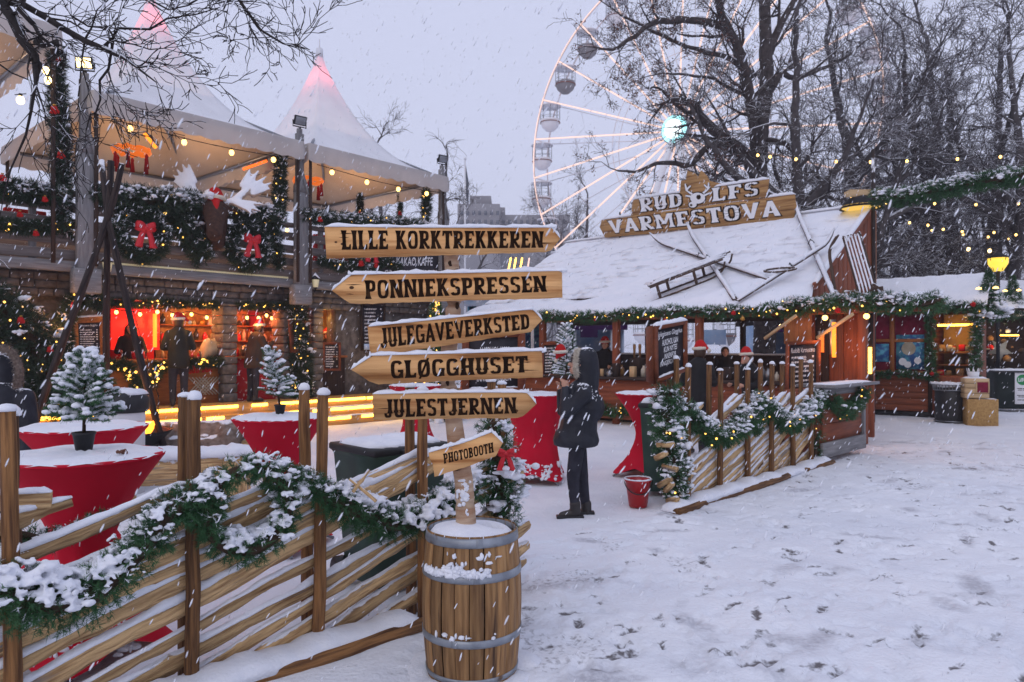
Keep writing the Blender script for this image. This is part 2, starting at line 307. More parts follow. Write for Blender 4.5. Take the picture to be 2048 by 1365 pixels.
M = dict(
    snow=mat('snow', (.80, .82, .87), (.74, .77, .84), .65, 14, bump=.35, bscale=60, coord='pos', spec=.2),
    sign=mat('pine_sign', (.68, .38, .155), (.36, .145, .04), .6, 1.3, (.8, 13, 13), thr=(.44, .66), bump=.35, bscale=7, spots=((.22, .09, .026), 1.3, (.62, .70)), rand=.2),
    oldsign=mat('weathered_sign_wood', (.44, .25, .095), (.24, .11, .036), .65, 1.3, (.8, 13, 13), thr=(.42, .66), bump=.35, bscale=7, spots=((.14, .06, .02), 1.3, (.62, .70))),
    knot=mat('dark_knot', (.10, .042, .014), (.05, .02, .008), .8, 30),
    rail=mat('split_pine', (.62, .415, .205), (.21, .105, .042), .8, 2.4, (1.6, 22, 22), thr=(.42, .74), bump=1.0, bscale=4, rand=.25, snow=.66, snoise=14, spots=((.24, .2, .17), 1.0, (.6, .7))),
    post=mat('stained_post', (.27, .130, .046), (.08, .034, .013), .7, 2.2, (1.5, 26, 26), thr=(.36, .66), bump=.8, bscale=4, rand=.25),
    barrel=mat('barrel_stave', (.33, .185, .075), (.15, .073, .027), .6, 2.6, (1.1, 14, 14), thr=(.36, .66), bump=.5, bscale=6, rand=.30, spots=((.07, .034, .016), 1.5, (.60, .70))),
    hoop=mat('galvanised_hoop', (.33, .36, .40), (.20, .22, .25), .45, 9, metal=.6, spec=.5, spots=((.14, .09, .06), 6, (.62, .7))),
    soil=mat('brown_leaves', (.07, .035, .018), (.02, .012, .008), .95, 30, bump=.6),
    birch=mat('birch_bark', (.50, .37, .26), (.34, .2, .12), .8, 5, (6, 1, 1), thr=(.4, .62), bump=.5, spots=((.06, .03, .02), 3.2, (.6, .66))),
    letter=mat('burnt_letter', (.012, .007, .005), (.03, .016, .009), 1.0, 9, spots=((.12, .06, .025), 6, (.66, .78)), spec=.05),
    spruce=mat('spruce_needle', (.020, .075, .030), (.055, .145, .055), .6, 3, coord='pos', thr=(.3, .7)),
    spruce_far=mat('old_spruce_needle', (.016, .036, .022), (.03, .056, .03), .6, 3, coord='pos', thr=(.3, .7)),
    twig=mat('spruce_twig', (.05, .03, .018), rough=.9),
    red=mat('red_stretch_cloth', (.54, .008, .030), (.45, .006, .024), .75, 3, coord='pos', spec=.12, bump=.1, bscale=4),
    redsnow=mat('snowy_red_cloth', (.50, .012, .035), (.80, .82, .87), .75, 22, coord='pos', thr=(.52, .56), spec=.2),
    black=mat('black_plastic', (.012, .012, .014), (.02, .02, .022), .5, 12, spec=.4),
    green_bin=mat('green_bin_plastic', (.045, .085, .065), (.03, .06, .048), .55, 6, coord='pos', bump=.1),
    dark_bin=mat('dark_green_plastic', (.018, .03, .026), (.012, .02, .018), .6, 6, coord='pos'),
    bucket=mat('red_bucket_plastic', (.42, .012, .016), rough=.35, spec=.5),
    steel=mat('dull_steel', (.25, .26, .28), rough=.4, metal=.8),
    white=mat('white_paint', (.72, .73, .76), rough=.5),
    grey=mat('weathered_grey_timber', (.25, .245, .25), (.14, .135, .14), .85, 2.2, GR, thr=(.3, .7), bump=.4, bscale=6, rand=.12),
    slat=mat('weathered_slat', (.20, .175, .165), (.12, .10, .095), .85, 2, GR, thr=(.3, .7), bump=.3, rand=.15, snow=.75),
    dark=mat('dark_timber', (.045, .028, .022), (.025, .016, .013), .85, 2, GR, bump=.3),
    redwood=mat('red_brown_boards', (.27, .075, .032), (.15, .04, .018), .7, 1.8, GR, thr=(.3, .7), bump=.3, rand=.1),
    deck=mat('amber_lit_deck_boards', (.62, .33, .10), (.46, .22, .06), .6, 2, GR, thr=(.3, .7), bump=.2), brownc=mat('brown_coat', (.06, .034, .02), (.035, .02, .014), .85, 5, coord='pos'), olivec=mat('dark_olive_coat', (.022, .022, .016), (.014, .014, .011), .85, 5, coord='pos'),  # deck amber carries the golden glow of the step strips in its colour
    orange=mat('orange_varnished_wood', (.36, .13, .035), (.22, .07, .02), .6, 2, GR, thr=(.3, .7), bump=.2),
    stone=mat('grey_stone', (.15, .138, .13), (.08, .072, .068), .9, 9, coord='pos', bump=.7, bscale=14, spots=((.2, .19, .18), 2.2, (.6, .75))),
    inner_layer=mat('lit_tent_underside', (.56, .45, .35), (.50, .39, .30), .8, 1.5, coord='pos'),  # beige of the lamp light under the tents, put into the colour
    canvas=mat('tent_canvas', (.56, .52, .50), (.48, .45, .44), .75, 1.5, coord='pos', trans=.2, bump=.08, bscale=3),
    tentsnow=mat('snow_dusted_canvas', (.82, .83, .87), (.76, .77, .81), .75, 2, coord='pos', trans=.12),
    bulb=glow('warm_bulb', (1, .60, .16), 5), fairy=glow('fairy_bulb', (1, .52, .09), 4), bulbw=glow('white_bulb', (1, .70, .30), 6),
    strip=glow('yellow_strip', (1, .50, .06), 8), heat=glow('heater_bar', (1, .16, .02), 1.7), heaty=glow('orange_heater', (1, .27, .02), 2.2), tinsel=glow('glowing_orange_tinsel', (1, .2, .02), .7, (.4, .08, .01)),  # tinsel carries a faint orange glow of its own
    redglow=glow('red_lit_panel', (1, .02, .01), 1.1, (.3, .01, .01)), hub=glow('cyan_hub_light', (.42, .93, 1), 1.9), hubcore=glow('white_hub_core', (.85, 1, 1), 3), spoke=glow('lit_spoke', (1, .66, .52), 1.05, (.5, .4, .38)),
    spokedim=mat('glowing_wheel_steel', (.55, .55, .60), rough=.5, emit=((1, .62, .5), .12)), wheelw=mat('wheel_white', (.78, .78, .82), rough=.4),  # wheel steel is given a faint warm glow like the spokes
    lampy=glow('yellow_lantern_glass', (1, .66, .08), 1.35, (.3, .2, .02)), lampring=glow('dim_lamp_ring', (1, .62, .12), .8, (.3, .2, .05)), lampoff=mat('pale_lantern_glass', (.62, .58, .38), rough=.3, emit=((1, .8, .4), .15)),
    iron=mat('black_iron', (.015, .015, .017), rough=.5, metal=.5, spec=.4), burnt=mat('charred_pole', (.014, .011, .012), (.05, .036, .032), .9, 2.5, GR, bump=.5, snow=.72),
    bark=mat('dark_bark', (.045, .036, .035), (.09, .074, .07), .95, 7, coord='pos', bump=.6, bscale=20), barkg=mat('grey_bark', (.10, .09, .092), (.055, .048, .05), .95, 7, coord='pos', bump=.6, bscale=20, snow=.85, snoise=4),
    darkbark=mat('black_bark', (.014, .011, .011), (.03, .024, .023), .9, 7, coord='pos', bump=.6, bscale=20),  # near black all over, for the overhanging branches
    twigm=mat('bare_twig', (.075, .063, .064), rough=.9), leaf=mat('brown_dead_leaf', (.16, .07, .045), (.09, .04, .03), .9, 5, coord='pos'),
    board=mat('blackboard', (.016, .015, .021), (.03, .027, .035), .7, 6, coord='pos'), chalk=mat('white_chalk', (.70, .70, .72), rough=.9),
    frame=mat('chalkboard_frame', (.20, .055, .02), (.12, .03, .012), .6, 2, GR, thr=(.3, .7)),
    navy=mat('dark_navy_down', (.010, .0115, .018), (.022, .024, .034), .6, 7, coord='pos', spec=.3, snow=.84, snoise=40, bump=.8, bscale=9), coat=mat('dark_coat', (.007, .0065, .0075), (.013, .012, .013), .8, 5, coord='pos'),
    jeans=mat('black_jeans', (.016, .016, .024), (.028, .028, .04), .85, 10, coord='pos', bump=.7, bscale=18), skin=mat('skin', (.48, .26, .18), rough=.55), hair=mat('brown_hair', (.07, .035, .02), (.03, .016, .01), .6, 30),
    boot=mat('black_leather', (.018, .014, .013), rough=.45, spec=.5), fur=mat('fur_trim', (.30, .24, .20), (.16, .12, .10), .95, 40, coord='pos', bump=.8), hatred=mat('red_felt', (.48, .012, .012), (.36, .008, .008), .9, 8),
    hatwhite=mat('cream_plush', (.66, .60, .50), (.55, .5, .42), .95, 40, coord='pos', bump=.6), fleece=mat('brown_sheepskin', (.25, .20, .165), (.14, .10, .08), .95, 14, coord='pos', bump=1.0, bscale=30, snow=.86),
    moose=mat('moose_hide', (.065, .03, .02), (.035, .017, .012), .95, 16, coord='pos', bump=.6, snow=.95), antler=mat('snowy_antler', (.42, .34, .28), (.3, .24, .2), .8, 8, snow=-.3),
    bow=mat('red_ribbon', (.55, .02, .03), rough=.45, snow=1.0), gold=mat('gold_ornament', (.5, .28, .06), rough=.35, metal=.6),
    maroon=mat('maroon_cloth', (.22, .012, .042), (.14, .007, .026), .85, 6, coord='pos', bump=.3), yellowwall=mat('ochre_wall', (.38, .22, .07), (.30, .16, .05), .8, 5, coord='pos'), goods=mat('honey_brown_goods', (.36, .2, .08), (.2, .1, .04), .8, 12, coord='pos'),
    crate=mat('raw_crate_pine', (.55, .40, .23), (.44, .30, .16), .75, 2.4, GR, thr=(.3, .7), rand=.1), chip=mat('chipboard', (.44, .27, .10), (.30, .17, .06), .8, 30, coord='pos', spots=((.10, .05, .02), 55, (.66, .7))),
    roofsnow=mat('roof_snow', (.80, .82, .88), (.75, .78, .85), .65, 5, coord='pos', bump=.3, bscale=12, spec=.2), wood_dark=mat('old_ski_wood', (.085, .05, .034), (.05, .03, .022), .7, 2.2, GR, snow=.72, snoise=12),
    logo=mat('green_logo', (.02, .23, .07), rough=.6), blue=mat('blue_print', (.03, .10, .28), (.10, .38, .52), .6, 7, coord='pos', thr=(.42, .6)), bluepale=mat('pale_blue_panel', (.30, .46, .68), (.52, .6, .74), .6, 2, coord='pos'),
    purple=mat('purple_banner', (.055, .012, .09), rough=.8), concrete=mat('hazy_concrete', (.26, .25, .26), (.21, .2, .21), .9, .3, coord='pos'), glassdark=mat('dark_window', (.06, .07, .09), rough=.2, spec=.6),
    flame=glow('fire_flame', (1, .26, .02), 5), fabricw=mat('string_wire', (.02, .02, .02), rough=.8), lattice=mat('pale_lattice', (.42, .38, .30), (.3, .27, .2), .8, 4), redprint=mat('red_snowflake_print', (.40, .01, .015), (.62, .45, .42), .8, 13, coord='pos', thr=(.6, .64)),
)
# ================================================================== GROUND
def vnoise(x, y, seed=0):
    def h(i, j):
        n = np.sin(i * 127.1 + j * 311.7 + seed * 74.7) * 43758.5453; return n - np.floor(n)
    i, j = np.floor(x), np.floor(y); u, v = x - i, y - j; u = u * u * (3 - 2 * u); v = v * v * (3 - 2 * v)
    return (h(i, j) * (1 - u) + h(i + 1, j) * u) * (1 - v) + (h(i, j + 1) * (1 - u) + h(i + 1, j + 1) * u) * v
def make_ground():
    gx = np.concatenate([np.linspace(-400, -12, 40)[:-1], np.linspace(-12, -3, 80)[:-1], np.arange(-3, 9, .035), np.linspace(9, 16, 70), np.linspace(16, 400, 40)[1:]])
    gy = np.concatenate([np.linspace(-40, 1.8, 20)[:-1], np.arange(1.8, 9, .035), np.linspace(9, 16, 110), np.linspace(16.2, 40, 60), np.linspace(41, 900, 40)])
    X, Y = np.meshgrid(gx, gy); Z = np.zeros_like(X)
    for k, (s, a) in enumerate(((.5, .035), (1.3, .026), (3.1, .018), (7, .011), (15, .006))): Z += a * (vnoise(X * s, Y * s, k) - .5)
    dirt = np.zeros_like(X)
    n = 3600                                                     # trodden prints, denser on the walkway
    fx = R.uniform(-.6, 8.5, n); fy = 2.2 + 11 * R.uniform(0, 1, n) ** 1.25
    for k in range(n):
        x0, y0 = fx[k], fy[k]
        if x0 < (y0 - 5.6) * .95 - .3 or (x0 < .35 and y0 < 3.7): continue
        i0, i1 = np.searchsorted(gx, (x0 - .35, x0 + .35)); j0, j1 = np.searchsorted(gy, (y0 - .35, y0 + .35))
        if i1 - i0 < 3 or j1 - j0 < 3: continue
        a = R.normal(.8, .9); la, lb = R.uniform(.03, .135), R.uniform(.012, .05); bigp = R.rand() < .045
        if bigp: la, lb = R.uniform(.07, .14), R.uniform(.03, .06)
        dx, dy = X[j0:j1, i0:i1] - x0, Y[j0:j1, i0:i1] - y0
        p, q = (dx * math.cos(a) + dy * math.sin(a)) / la, (-dx * math.sin(a) + dy * math.cos(a)) / lb
        r = np.sqrt(p * p + q * q) + .5 * (vnoise(dx * 22 + 50, dy * 22 + 50, k) - .5)
        g = np.clip(1.25 - r, 0, 1)
        Z[j0:j1, i0:i1] -= R.uniform(.006, .022) * np.minimum(g * 1.6, 1) - .007 * np.exp(-((r - 1.5) / .3) ** 2)
        if bigp or R.rand() < .36: dirt[j0:j1, i0:i1] = np.maximum(dirt[j0:j1, i0:i1], np.clip(g * 1.7, 0, 1) * (R.uniform(.55, .95) if bigp else R.uniform(.25, .95)))
    slush = np.zeros_like(X)
    for k in range(330):
        x0, y0 = R.uniform(-.4, 8.5), 2.2 + 11 * R.uniform() ** 1.2
        if x0 < (y0 - 5.6) * .95 - .3: continue
        i0, i1 = np.searchsorted(gx, (x0 - .7, x0 + .7)); j0, j1 = np.searchsorted(gy, (y0 - .7, y0 + .7))
        if i1 - i0 < 3 or j1 - j0 < 3: continue
        a = R.normal(.6, 1.0); la, lb = R.uniform(.10, .42), R.uniform(.04, .12); dx, dy = X[j0:j1, i0:i1] - x0, Y[j0:j1, i0:i1] - y0
        r = np.hypot((dx * math.cos(a) + dy * math.sin(a)) / la, (-dx * math.sin(a) + dy * math.cos(a)) / lb) + .8 * (vnoise(dx * 9 + 50, dy * 9 + 50, k) - .5)
        slush[j0:j1, i0:i1] = np.maximum(slush[j0:j1, i0:i1], np.clip(1.3 - r, 0, 1) * R.uniform(.2, .8))
    Z -= .008 * slush
    wd = vnoise(X * 2.3, Y * 5, 31) * vnoise(X * .8, Y * .9, 32)
    dirt = np.maximum(dirt, np.clip((wd - .46) * 4, 0, .42) * (X > (Y - 5.6)))
    m = MB(); k, n_ = X.shape
    i, j = np.meshgrid(np.arange(k - 1), np.arange(n_ - 1), indexing='ij')
    q = np.stack([i * n_ + j, i * n_ + j + 1, (i + 1) * n_ + j + 1, (i + 1) * n_ + j], -1).reshape(-1, 4)
    V = np.stack([X, Y, Z], -1).reshape(-1, 3); gc = np.stack([dirt.ravel(), slush.ravel(), dirt.ravel()], -1)
    m.add(V, q, 0, gc)
    mt = mat('trodden_snow', (.83, .85, .895), (.74, .77, .835), .6, 1.1, coord='pos', bump=.55, bscale=34, spec=.25)
    N, L = mt.node_tree.nodes, mt.node_tree.links; b = N['Principled BSDF']
    at = N.new('ShaderNodeAttribute'); at.attribute_name = 'gc'; sx = N.new('ShaderNodeSeparateXYZ'); L.new(at.outputs['Vector'], sx.inputs[0])
    ge = N.new('ShaderNodeNewGeometry'); nz = N.new('ShaderNodeTexNoise'); L.new(ge.outputs['Position'], nz.inputs['Vector']); nz.inputs['Scale'].default_value = 28; nz.inputs['Detail'].default_value = 6
    mu = N.new('ShaderNodeMath'); mu.operation = 'MULTIPLY_ADD'; L.new(nz.outputs[0], mu.inputs[0]); mu.inputs[1].default_value = 1.5; L.new(sx.outputs[0], mu.inputs[2])
    mr = N.new('ShaderNodeMapRange'); L.new(mu.outputs[0], mr.inputs[0]); mr.inputs[1].default_value = 1.18; mr.inputs[2].default_value = 1.62
    mx = N.new('ShaderNodeMix'); mx.data_type = 'RGBA'; old = b.inputs['Base Color'].links[0].from_socket
    L.new(mr.outputs[0], mx.inputs[0]); L.new(old, mx.inputs[6]); mx.inputs[7].default_value = (.15, .14, .145, 1); L.new(mx.outputs[2], b.inputs['Base Color'])
    m5 = N.new('ShaderNodeMix'); m5.data_type = 'RGBA'; mm = N.new('ShaderNodeMath'); mm.operation = 'MULTIPLY'; L.new(sx.outputs[1], mm.inputs[0]); L.new(nz.outputs[0], mm.inputs[1]); m6 = N.new('ShaderNodeMapRange'); L.new(mm.outputs[0], m6.inputs[0]); m6.inputs[1].default_value = .05; m6.inputs[2].default_value = .42; L.new(m6.outputs[0], m5.inputs[0]); L.new(old, m5.inputs[6]); m5.inputs[7].default_value = (.47, .475, .52, 1); L.new(m5.outputs[2], mx.inputs[6])
    o = m.build('snowy_ground', mt, smooth=True); struct(o)
make_ground()

# ================================================================== LETTERING
def _stem(x, t=.245, y0=0., y1=1., f=.07):
    h = y1 - y0; a = t / 2
    return [(x - a - f, y0), (x + a + f, y0), (x + a, y0 + h * .22), (x + a * .92, y0 + h * .5), (x + a, y0 + h * .78), (x + a + f, y1), (x - a - f, y1), (x - a, y0 + h * .78), (x - a * .92, y0 + h * .5), (x - a, y0 + h * .22)]
def _arc(cx, cy, rx, ry, tx, ty, a0, a1, n=10, e=.62):
    out = []
    for k in range(n):
        q = []
        for a, (u, v) in ((a0 + (a1 - a0) * k / n, (rx, ry)), (a0 + (a1 - a0) * (k + 1) / n, (rx, ry)), (a0 + (a1 - a0) * (k + 1) / n, (rx - tx, ry - ty)), (a0 + (a1 - a0) * k / n, (rx - tx, ry - ty))):
            c, s = math.cos(math.radians(a)), math.sin(math.radians(a))
            q.append((cx + u * math.copysign(abs(c) ** e, c), cy + v * math.copysign(abs(s) ** e, s)))
        out.append(q)
    return out
_foot = lambda x0, x1: [(x0, 0), (x1, 0), (x1 + .02, .28), (x1 - .07, .27), (x1 - .12, .15), (x0, .14)]
_head = lambda x0, x1: [(x0, 1), (x0, .86), (x1 - .12, .85), (x1 - .07, .73), (x1 + .02, .72), (x1, 1)]
GL = {
    'I': (.34, [_stem(.17)]), 'L': (.6, [_stem(.17), _foot(.1, .58)]),
    'E': (.62, [_stem(.17), _foot(.1, .58), _head(.1, .58), [(.2, .43), (.42, .43), (.46, .36), (.46, .64), (.42, .57), (.2, .57)]]),
    'F': (.58, [_stem(.17), _head(.1, .56), [(.2, .41), (.42, .41), (.46, .34), (.46, .62), (.42, .55), (.2, .55)]]),
    'K': (.7, [_stem(.17), [(.2, .42), (.30, .38), (.66, 1), (.42, 1)], [(.26, .52), (.40, .6), (.72, 0), (.46, 0)]]),
    'O': (.68, _arc(.34, .5, .32, .5, .19, .15, 0, 360, 24)), 'Ø': (.68, _arc(.34, .5, .32, .5, .19, .15, 0, 360, 24) + [[(.04, -.08), (.16, -.08), (.64, 1.08), (.52, 1.08)]]),
    'R': (.68, [_stem(.17)] + _arc(.24, .71, .38, .29, .19, .14, -90, 90, 12) + [[(.2, .42), (.40, .46), (.58, .16), (.64, .2), (.70, .02), (.52, -.01), (.42, .1)]]),
    'P': (.64, [_stem(.17)] + _arc(.24, .69, .38, .31, .19, .14, -90, 90, 12)), 'B': (.66, [_stem(.17)] + _arc(.24, .74, .34, .26, .18, .13, -90, 90, 10) + _arc(.24, .26, .38, .26, .19, .13, -90, 90, 10)),
    'D': (.68, [_stem(.17)] + _arc(.2, .5, .46, .5, .2, .15, -90, 90, 14)), 'T': (.62, [_stem(.31, f=.05), [(0, 1), (-.01, .7), (.08, .72), (.13, .85), (.49, .85), (.54, .72), (.63, .7), (.62, 1)]]),
    'S': (.6, _arc(.3, .735, .28, .265, .18, .14, 15, 270, 14) + _arc(.3, .265, .28, .265, .18, .14, -165, 90, 14)),
    'G': (.68, _arc(.34, .5, .32, .5, .19, .15, 32, 330, 20) + [[(.38, .34), (.68, .34), (.68, .48), (.38, .48)], [(.5, .02), (.66, .02), (.66, .42), (.5, .42)]]),
    'J': (.52, [_stem(.36, y0=.22)] + _arc(.23, .24, .23, .25, .17, .13, 180, 360, 12)), 'U': (.68, [_stem(.15, .21, .26), _stem(.53, .21, .26)] + _arc(.34, .3, .285, .31, .19, .15, 180, 360, 12)),
    'N': (.74, [_stem(.13, .19), _stem(.61, .19), [(.06, 1), (.28, 1), (.68, 0), (.46, 0)]]), 'M': (.9, [_stem(.13, .17), _stem(.77, .17), [(.06, 1), (.26, 1), (.52, .3), (.40, .25)], [(.84, 1), (.64, 1), (.38, .3), (.5, .25)]]),
    'A': (.7, [[(-.02, 0), (.2, 0), (.42, 1), (.28, 1)], [(.72, 0), (.48, 0), (.26, 1), (.44, 1)], [(.16, .22), (.54, .22), (.50, .36), (.2, .36)]]), 'V': (.7, [[(-.02, 1), (.2, 1), (.42, 0), (.28, 0)], [(.72, 1), (.5, 1), (.27, 0), (.43, 0)]]),
    'H': (.74, [_stem(.17), _stem(.57), [(.2, .42), (.54, .42), (.54, .58), (.2, .58)]]), 'W': (.95, [[(-.02, 1), (.2, 1), (.34, 0), (.22, 0)], [(.5, 1), (.4, 1), (.24, 0), (.36, 0)], [(.4, 1), (.52, 1), (.72, 0), (.6, 0)], [(.97, 1), (.77, 1), (.6, 0), (.74, 0)]]),
}
def bilin(q, u, v):                                            # q: bottom-left, bottom-right, top-right, top-left
    a, b, c, d = (np.asarray(x, float) for x in q)
    u, v = np.asarray(u)[..., None], np.asarray(v)[..., None]
    return (a * (1 - u) + b * u) * (1 - v) + (d * (1 - u) + c * u) * v
def slab_text(mb, s, quad, off, m=0, gap=.07, thick=None):
    x = 0.; lay = []
    for ch in s:
        if ch == ' ': x += .42; continue
        w, pol = GL[ch]; lay.append((x, pol)); x += w + gap
    tot = x - gap; k = 0; nv = nrm(off)
    for x0, pol in lay:
        for p in pol:
            p = np.array(p); q = bilin(quad, (p[:, 0] + x0) / tot, p[:, 1]) + off + nv * (.00004 * (k % 40)); k += 1
            if thick: mb.prism(q, -nv * thick, m)
            else: mb.add(q, np.arange(len(q))[None], m)
def font_text(mb, s, quad, off=(0, 0, 0), m=0, bold=0.0, shear=0.0, pad=0.0):
    cu = bpy.data.curves.new('t', 'FONT'); cu.body = s; cu.offset = bold; cu.shear = shear; cu.resolution_u = 3
    o = bpy.data.objects.new('t', cu); COL.objects.link(o)
    me = bpy.data.meshes.new_from_object(o.evaluated_get(bpy.context.evaluated_depsgraph_get()))
    V = np.zeros(len(me.vertices) * 3, 'f'); me.vertices.foreach_get('co', V); V = V.reshape(-1, 3)
    fs = {}
    for p in me.polygons: fs.setdefault(len(p.vertices), []).append(list(p.vertices))
    bpy.data.objects.remove(o); bpy.data.curves.remove(cu); bpy.data.meshes.remove(me)
    if not len(V): return
    lo, hi = V.min(0), V.max(0); u = (V[:, 0] - lo[0]) / (hi[0] - lo[0] + 1e-9); v = (V[:, 1] - lo[1]) / (hi[1] - lo[1] + 1e-9)
    q = bilin(quad, u * (1 - 2 * pad) + pad, v) + np.asarray(off)
    mb.add(q, [np.array(f) for f in fs.values()], m)
def scribble(mb, quad, off, lines, m=0, fill=.42, seed=1):       # a menu too small to read: rows of short chalk dashes
    r = random.Random(seed)
    for i in range(lines):
        v0 = 1 - (i + .75) / lines; v1 = v0 + fill / lines; u = .04; end = r.uniform(.55, .8)
        while u < end:
            w = r.uniform(.015, .05); mb.add(bilin(quad, [u, u + w, u + w, u], [v0, v0 + .2 * (v1 - v0) * r.random(), v1, v1 - .3 * (v1 - v0) * r.random()]) + np.asarray(off), np.arange(4)[None], m); u += w + r.choice((.006, .01, .03))
        if r.random() < .8: mb.add(bilin(quad, [.88, .95, .95, .88], [v0, v0, v1, v1]) + np.asarray(off), np.arange(4)[None], m)

# ================================================================== SIGNPOST AND BARREL
SD = 3.70
post = thing('signpost', 'birch pole signpost with six snowy wooden arrow boards standing in a barrel', 'signpost', P(930, 1045, SD + .06))
m = MB()
pp = [P(*q, SD + .07) for q in ((932, 1062), (930, 1000), (925, 945), (914, 890), (906, 830), (897, 780), (896, 730), (902, 660), (908, 600), (904, 540), (900, 470))]
m.tube(curve_pts(pp, 40), np.linspace(.052, .036, 40), 14, 0, jit=.05)
for q in ((900, 528), (915, 612), (926, 960), (895, 765)): m.blobs([P(q[0], q[1], SD + .035)], np.array([[.010, .012, .017]]), 1)
sb = [P(928 + R.normal(0, 7), y, SD + .025) for y in R.uniform(960, 1030, 26)]; m.blobs(sb, np.abs(R.normal(.008, .004, (26, 3))) + .003, 2)
def wmat(o): return o.matrix_basis if o.parent is None else wmat(o.parent) @ o.matrix_parent_inverse @ o.matrix_basis
def adopt(o, root):
    if o is None: return None
    o.parent = root; o.matrix_parent_inverse = wmat(root).inverted(); return o
adopt(m.build('pole', [M['birch'], M['soil'], M['snow']], None, True), post)
def adopt_many(objs, root):
    for o in objs: adopt(o, root)
BOARDS = [
    ('LILLE KORKTREKKEREN', [(649, 453), (870, 455), (1095, 455), (1104, 457), (1121, 477), (1103, 499), (1090, 504), (860, 511), (653, 517)], [(684, 500), (1086, 496), (1087, 463), (682, 461)], 3, 0.0),
    ('PONNIEKSPRESSEN', [(663, 581), (700, 552), (712, 549), (900, 546), (1117, 542), (1124, 546), (1125, 596), (900, 602), (720, 608), (700, 607)], [(731, 599), (1093, 584), (1092, 552), (729, 561)], 4, .012),
    ('JULEGAVEVERKSTED', [(735, 653), (900, 636), (1050, 620), (1066, 620), (1085, 640), (1062, 664), (900, 690), (741, 714)], [(762, 697), (1060, 658), (1058, 628), (759, 657)], 3, .004),
    ('GLØGGHUSET', [(701, 739), (739, 715), (752, 711), (900, 707), (1078, 702), (1084, 706), (1086, 755), (900, 762), (757, 769), (738, 763)], [(782, 758), (1055, 745), (1055, 712), (780, 722)], 4, -.008),
    ('JULESTJERNEN', [(745, 788), (900, 785), (1045, 785), (1055, 787), (1073, 808), (1046, 833), (1035, 837), (890, 838), (747, 841)], [(769, 836), (1033, 827), (1032, 795), (768, 799)], 3, .006),
    ('PHOTOBOOTH', [(857, 905), (930, 884), (978, 866), (985, 866), (1006, 886), (992, 912), (930, 935), (869, 954), (866, 930), (859, 918)], [(888, 928), (988, 905), (986, 885), (886, 908)], 2, -.05),
]
for txt, out, tq, ntop, dd in BOARDS:
    d = SD - .03 + dd; root = post
    f = np.array([P(x, y, d) for x, y in out])
    # eased outline
    ff = []
    for i in range(len(f)):
        a, b = f[i], f[(i + 1) % len(f)]; k = max(1, int(np.linalg.norm(b - a) / .03))
        for j in range(k): ff.append(a + (b - a) * j / k + np.array((0, 0, R.normal(0, .0011))))
    ff = np.array(ff)[::-1]; m = MB()
    gc = np.stack([ff[:, 0] + R.uniform(0, 30), ff[:, 2] + R.uniform(0, 30), ff[:, 1]], -1)
    m.prism(ff, (0, .024, 0), 0, gc)
    bd = m.build('sign_board', M['sign'], None); bd['label'] = 'arrow board lettered ' + txt.lower(); adopt(bd, post)
    m = MB(); slab_text(m, txt, [P(x, y, d) for x, y in tq], np.array((0, -.0012, 0))); adopt(m.build('lettering', M['letter']), bd)
    m = MB(); xs_ = [o[0] for o in out]; y0_, y1_ = np.mean([o[1] for o in out]) - 14, np.mean([o[1] for o in out]) + 16
    for k_ in range(5):                                        # drying cracks and knots
        side_ = R.rand() < .5; xc = (min(xs_) + R.uniform(22, 60)) if side_ else (max(xs_) - R.uniform(26, 60)); yc = R.uniform(y0_, y1_) + (out[0][1] - np.mean([o[1] for o in out])) * 0; ln = R.uniform(8, 26)
        if k_ < 3: m.add(np.array([P(xc - ln, yc, d - .0007), P(xc, yc + 1.1, d - .0007), P(xc + ln, yc + R.normal(0, 1), d - .0007), P(xc, yc - 1.1, d - .0007)]), np.arange(4)[None])
        else: aa_ = np.linspace(0, 6.283, 11)[:-1]; rk = R.uniform(1.6, 3.4); m.add(np.array([P(xc + rk * 1.5 * math.cos(q), yc + rk * math.sin(q), d - .0008 - .0001 * k_) for q in aa_]), np.arange(10)[None])
    if txt not in ('PHOTOBOOTH', 'JULEGAVEVERKSTED'): adopt(m.build('knot', M['knot'] if 'knot' in M else M['letter']), bd)
    left = txt in ('PONNIEKSPRESSEN', 'GLØGGHUSET')
    top = out[:7 if left else 5]
    if txt == 'PHOTOBOOTH': top = out[:5]
    if left: top = [t for t in top if t[1] < out[0][1] + 1][:6]
    m = MB(); tp = curve_pts([P(x, y, d) + np.array((0, .012, -.001)) for x, y in top], 70); tp[:, 2] += .001
    m.ridge(tp, .033, .016 * (1 + .4 * np.sin(np.arange(70) * .9) * R.uniform(0, 1, 70)), 0, 7, .22); adopt(m.build('snow_cap', M['snow'], None, True), bd)
    m = MB()
    for s_ in (0, 1):
        q = P(912 + 10 * s_ + R.normal(0, 4), np.mean([o[1] for o in out]) - 8 + 14 * s_, d); m.lathe([(0.0001, -.002), (.005, -.002), (.004, .001), (.0001, .002)], q + (0, -.003, 0), 8, 0, frame((0, 0, 1), (1, 0, 0)) @ np.array(((0, 0, 1.), (0, 1, 0), (1, 0, 0))))
    adopt(m.build('nail', M['steel']), bd)
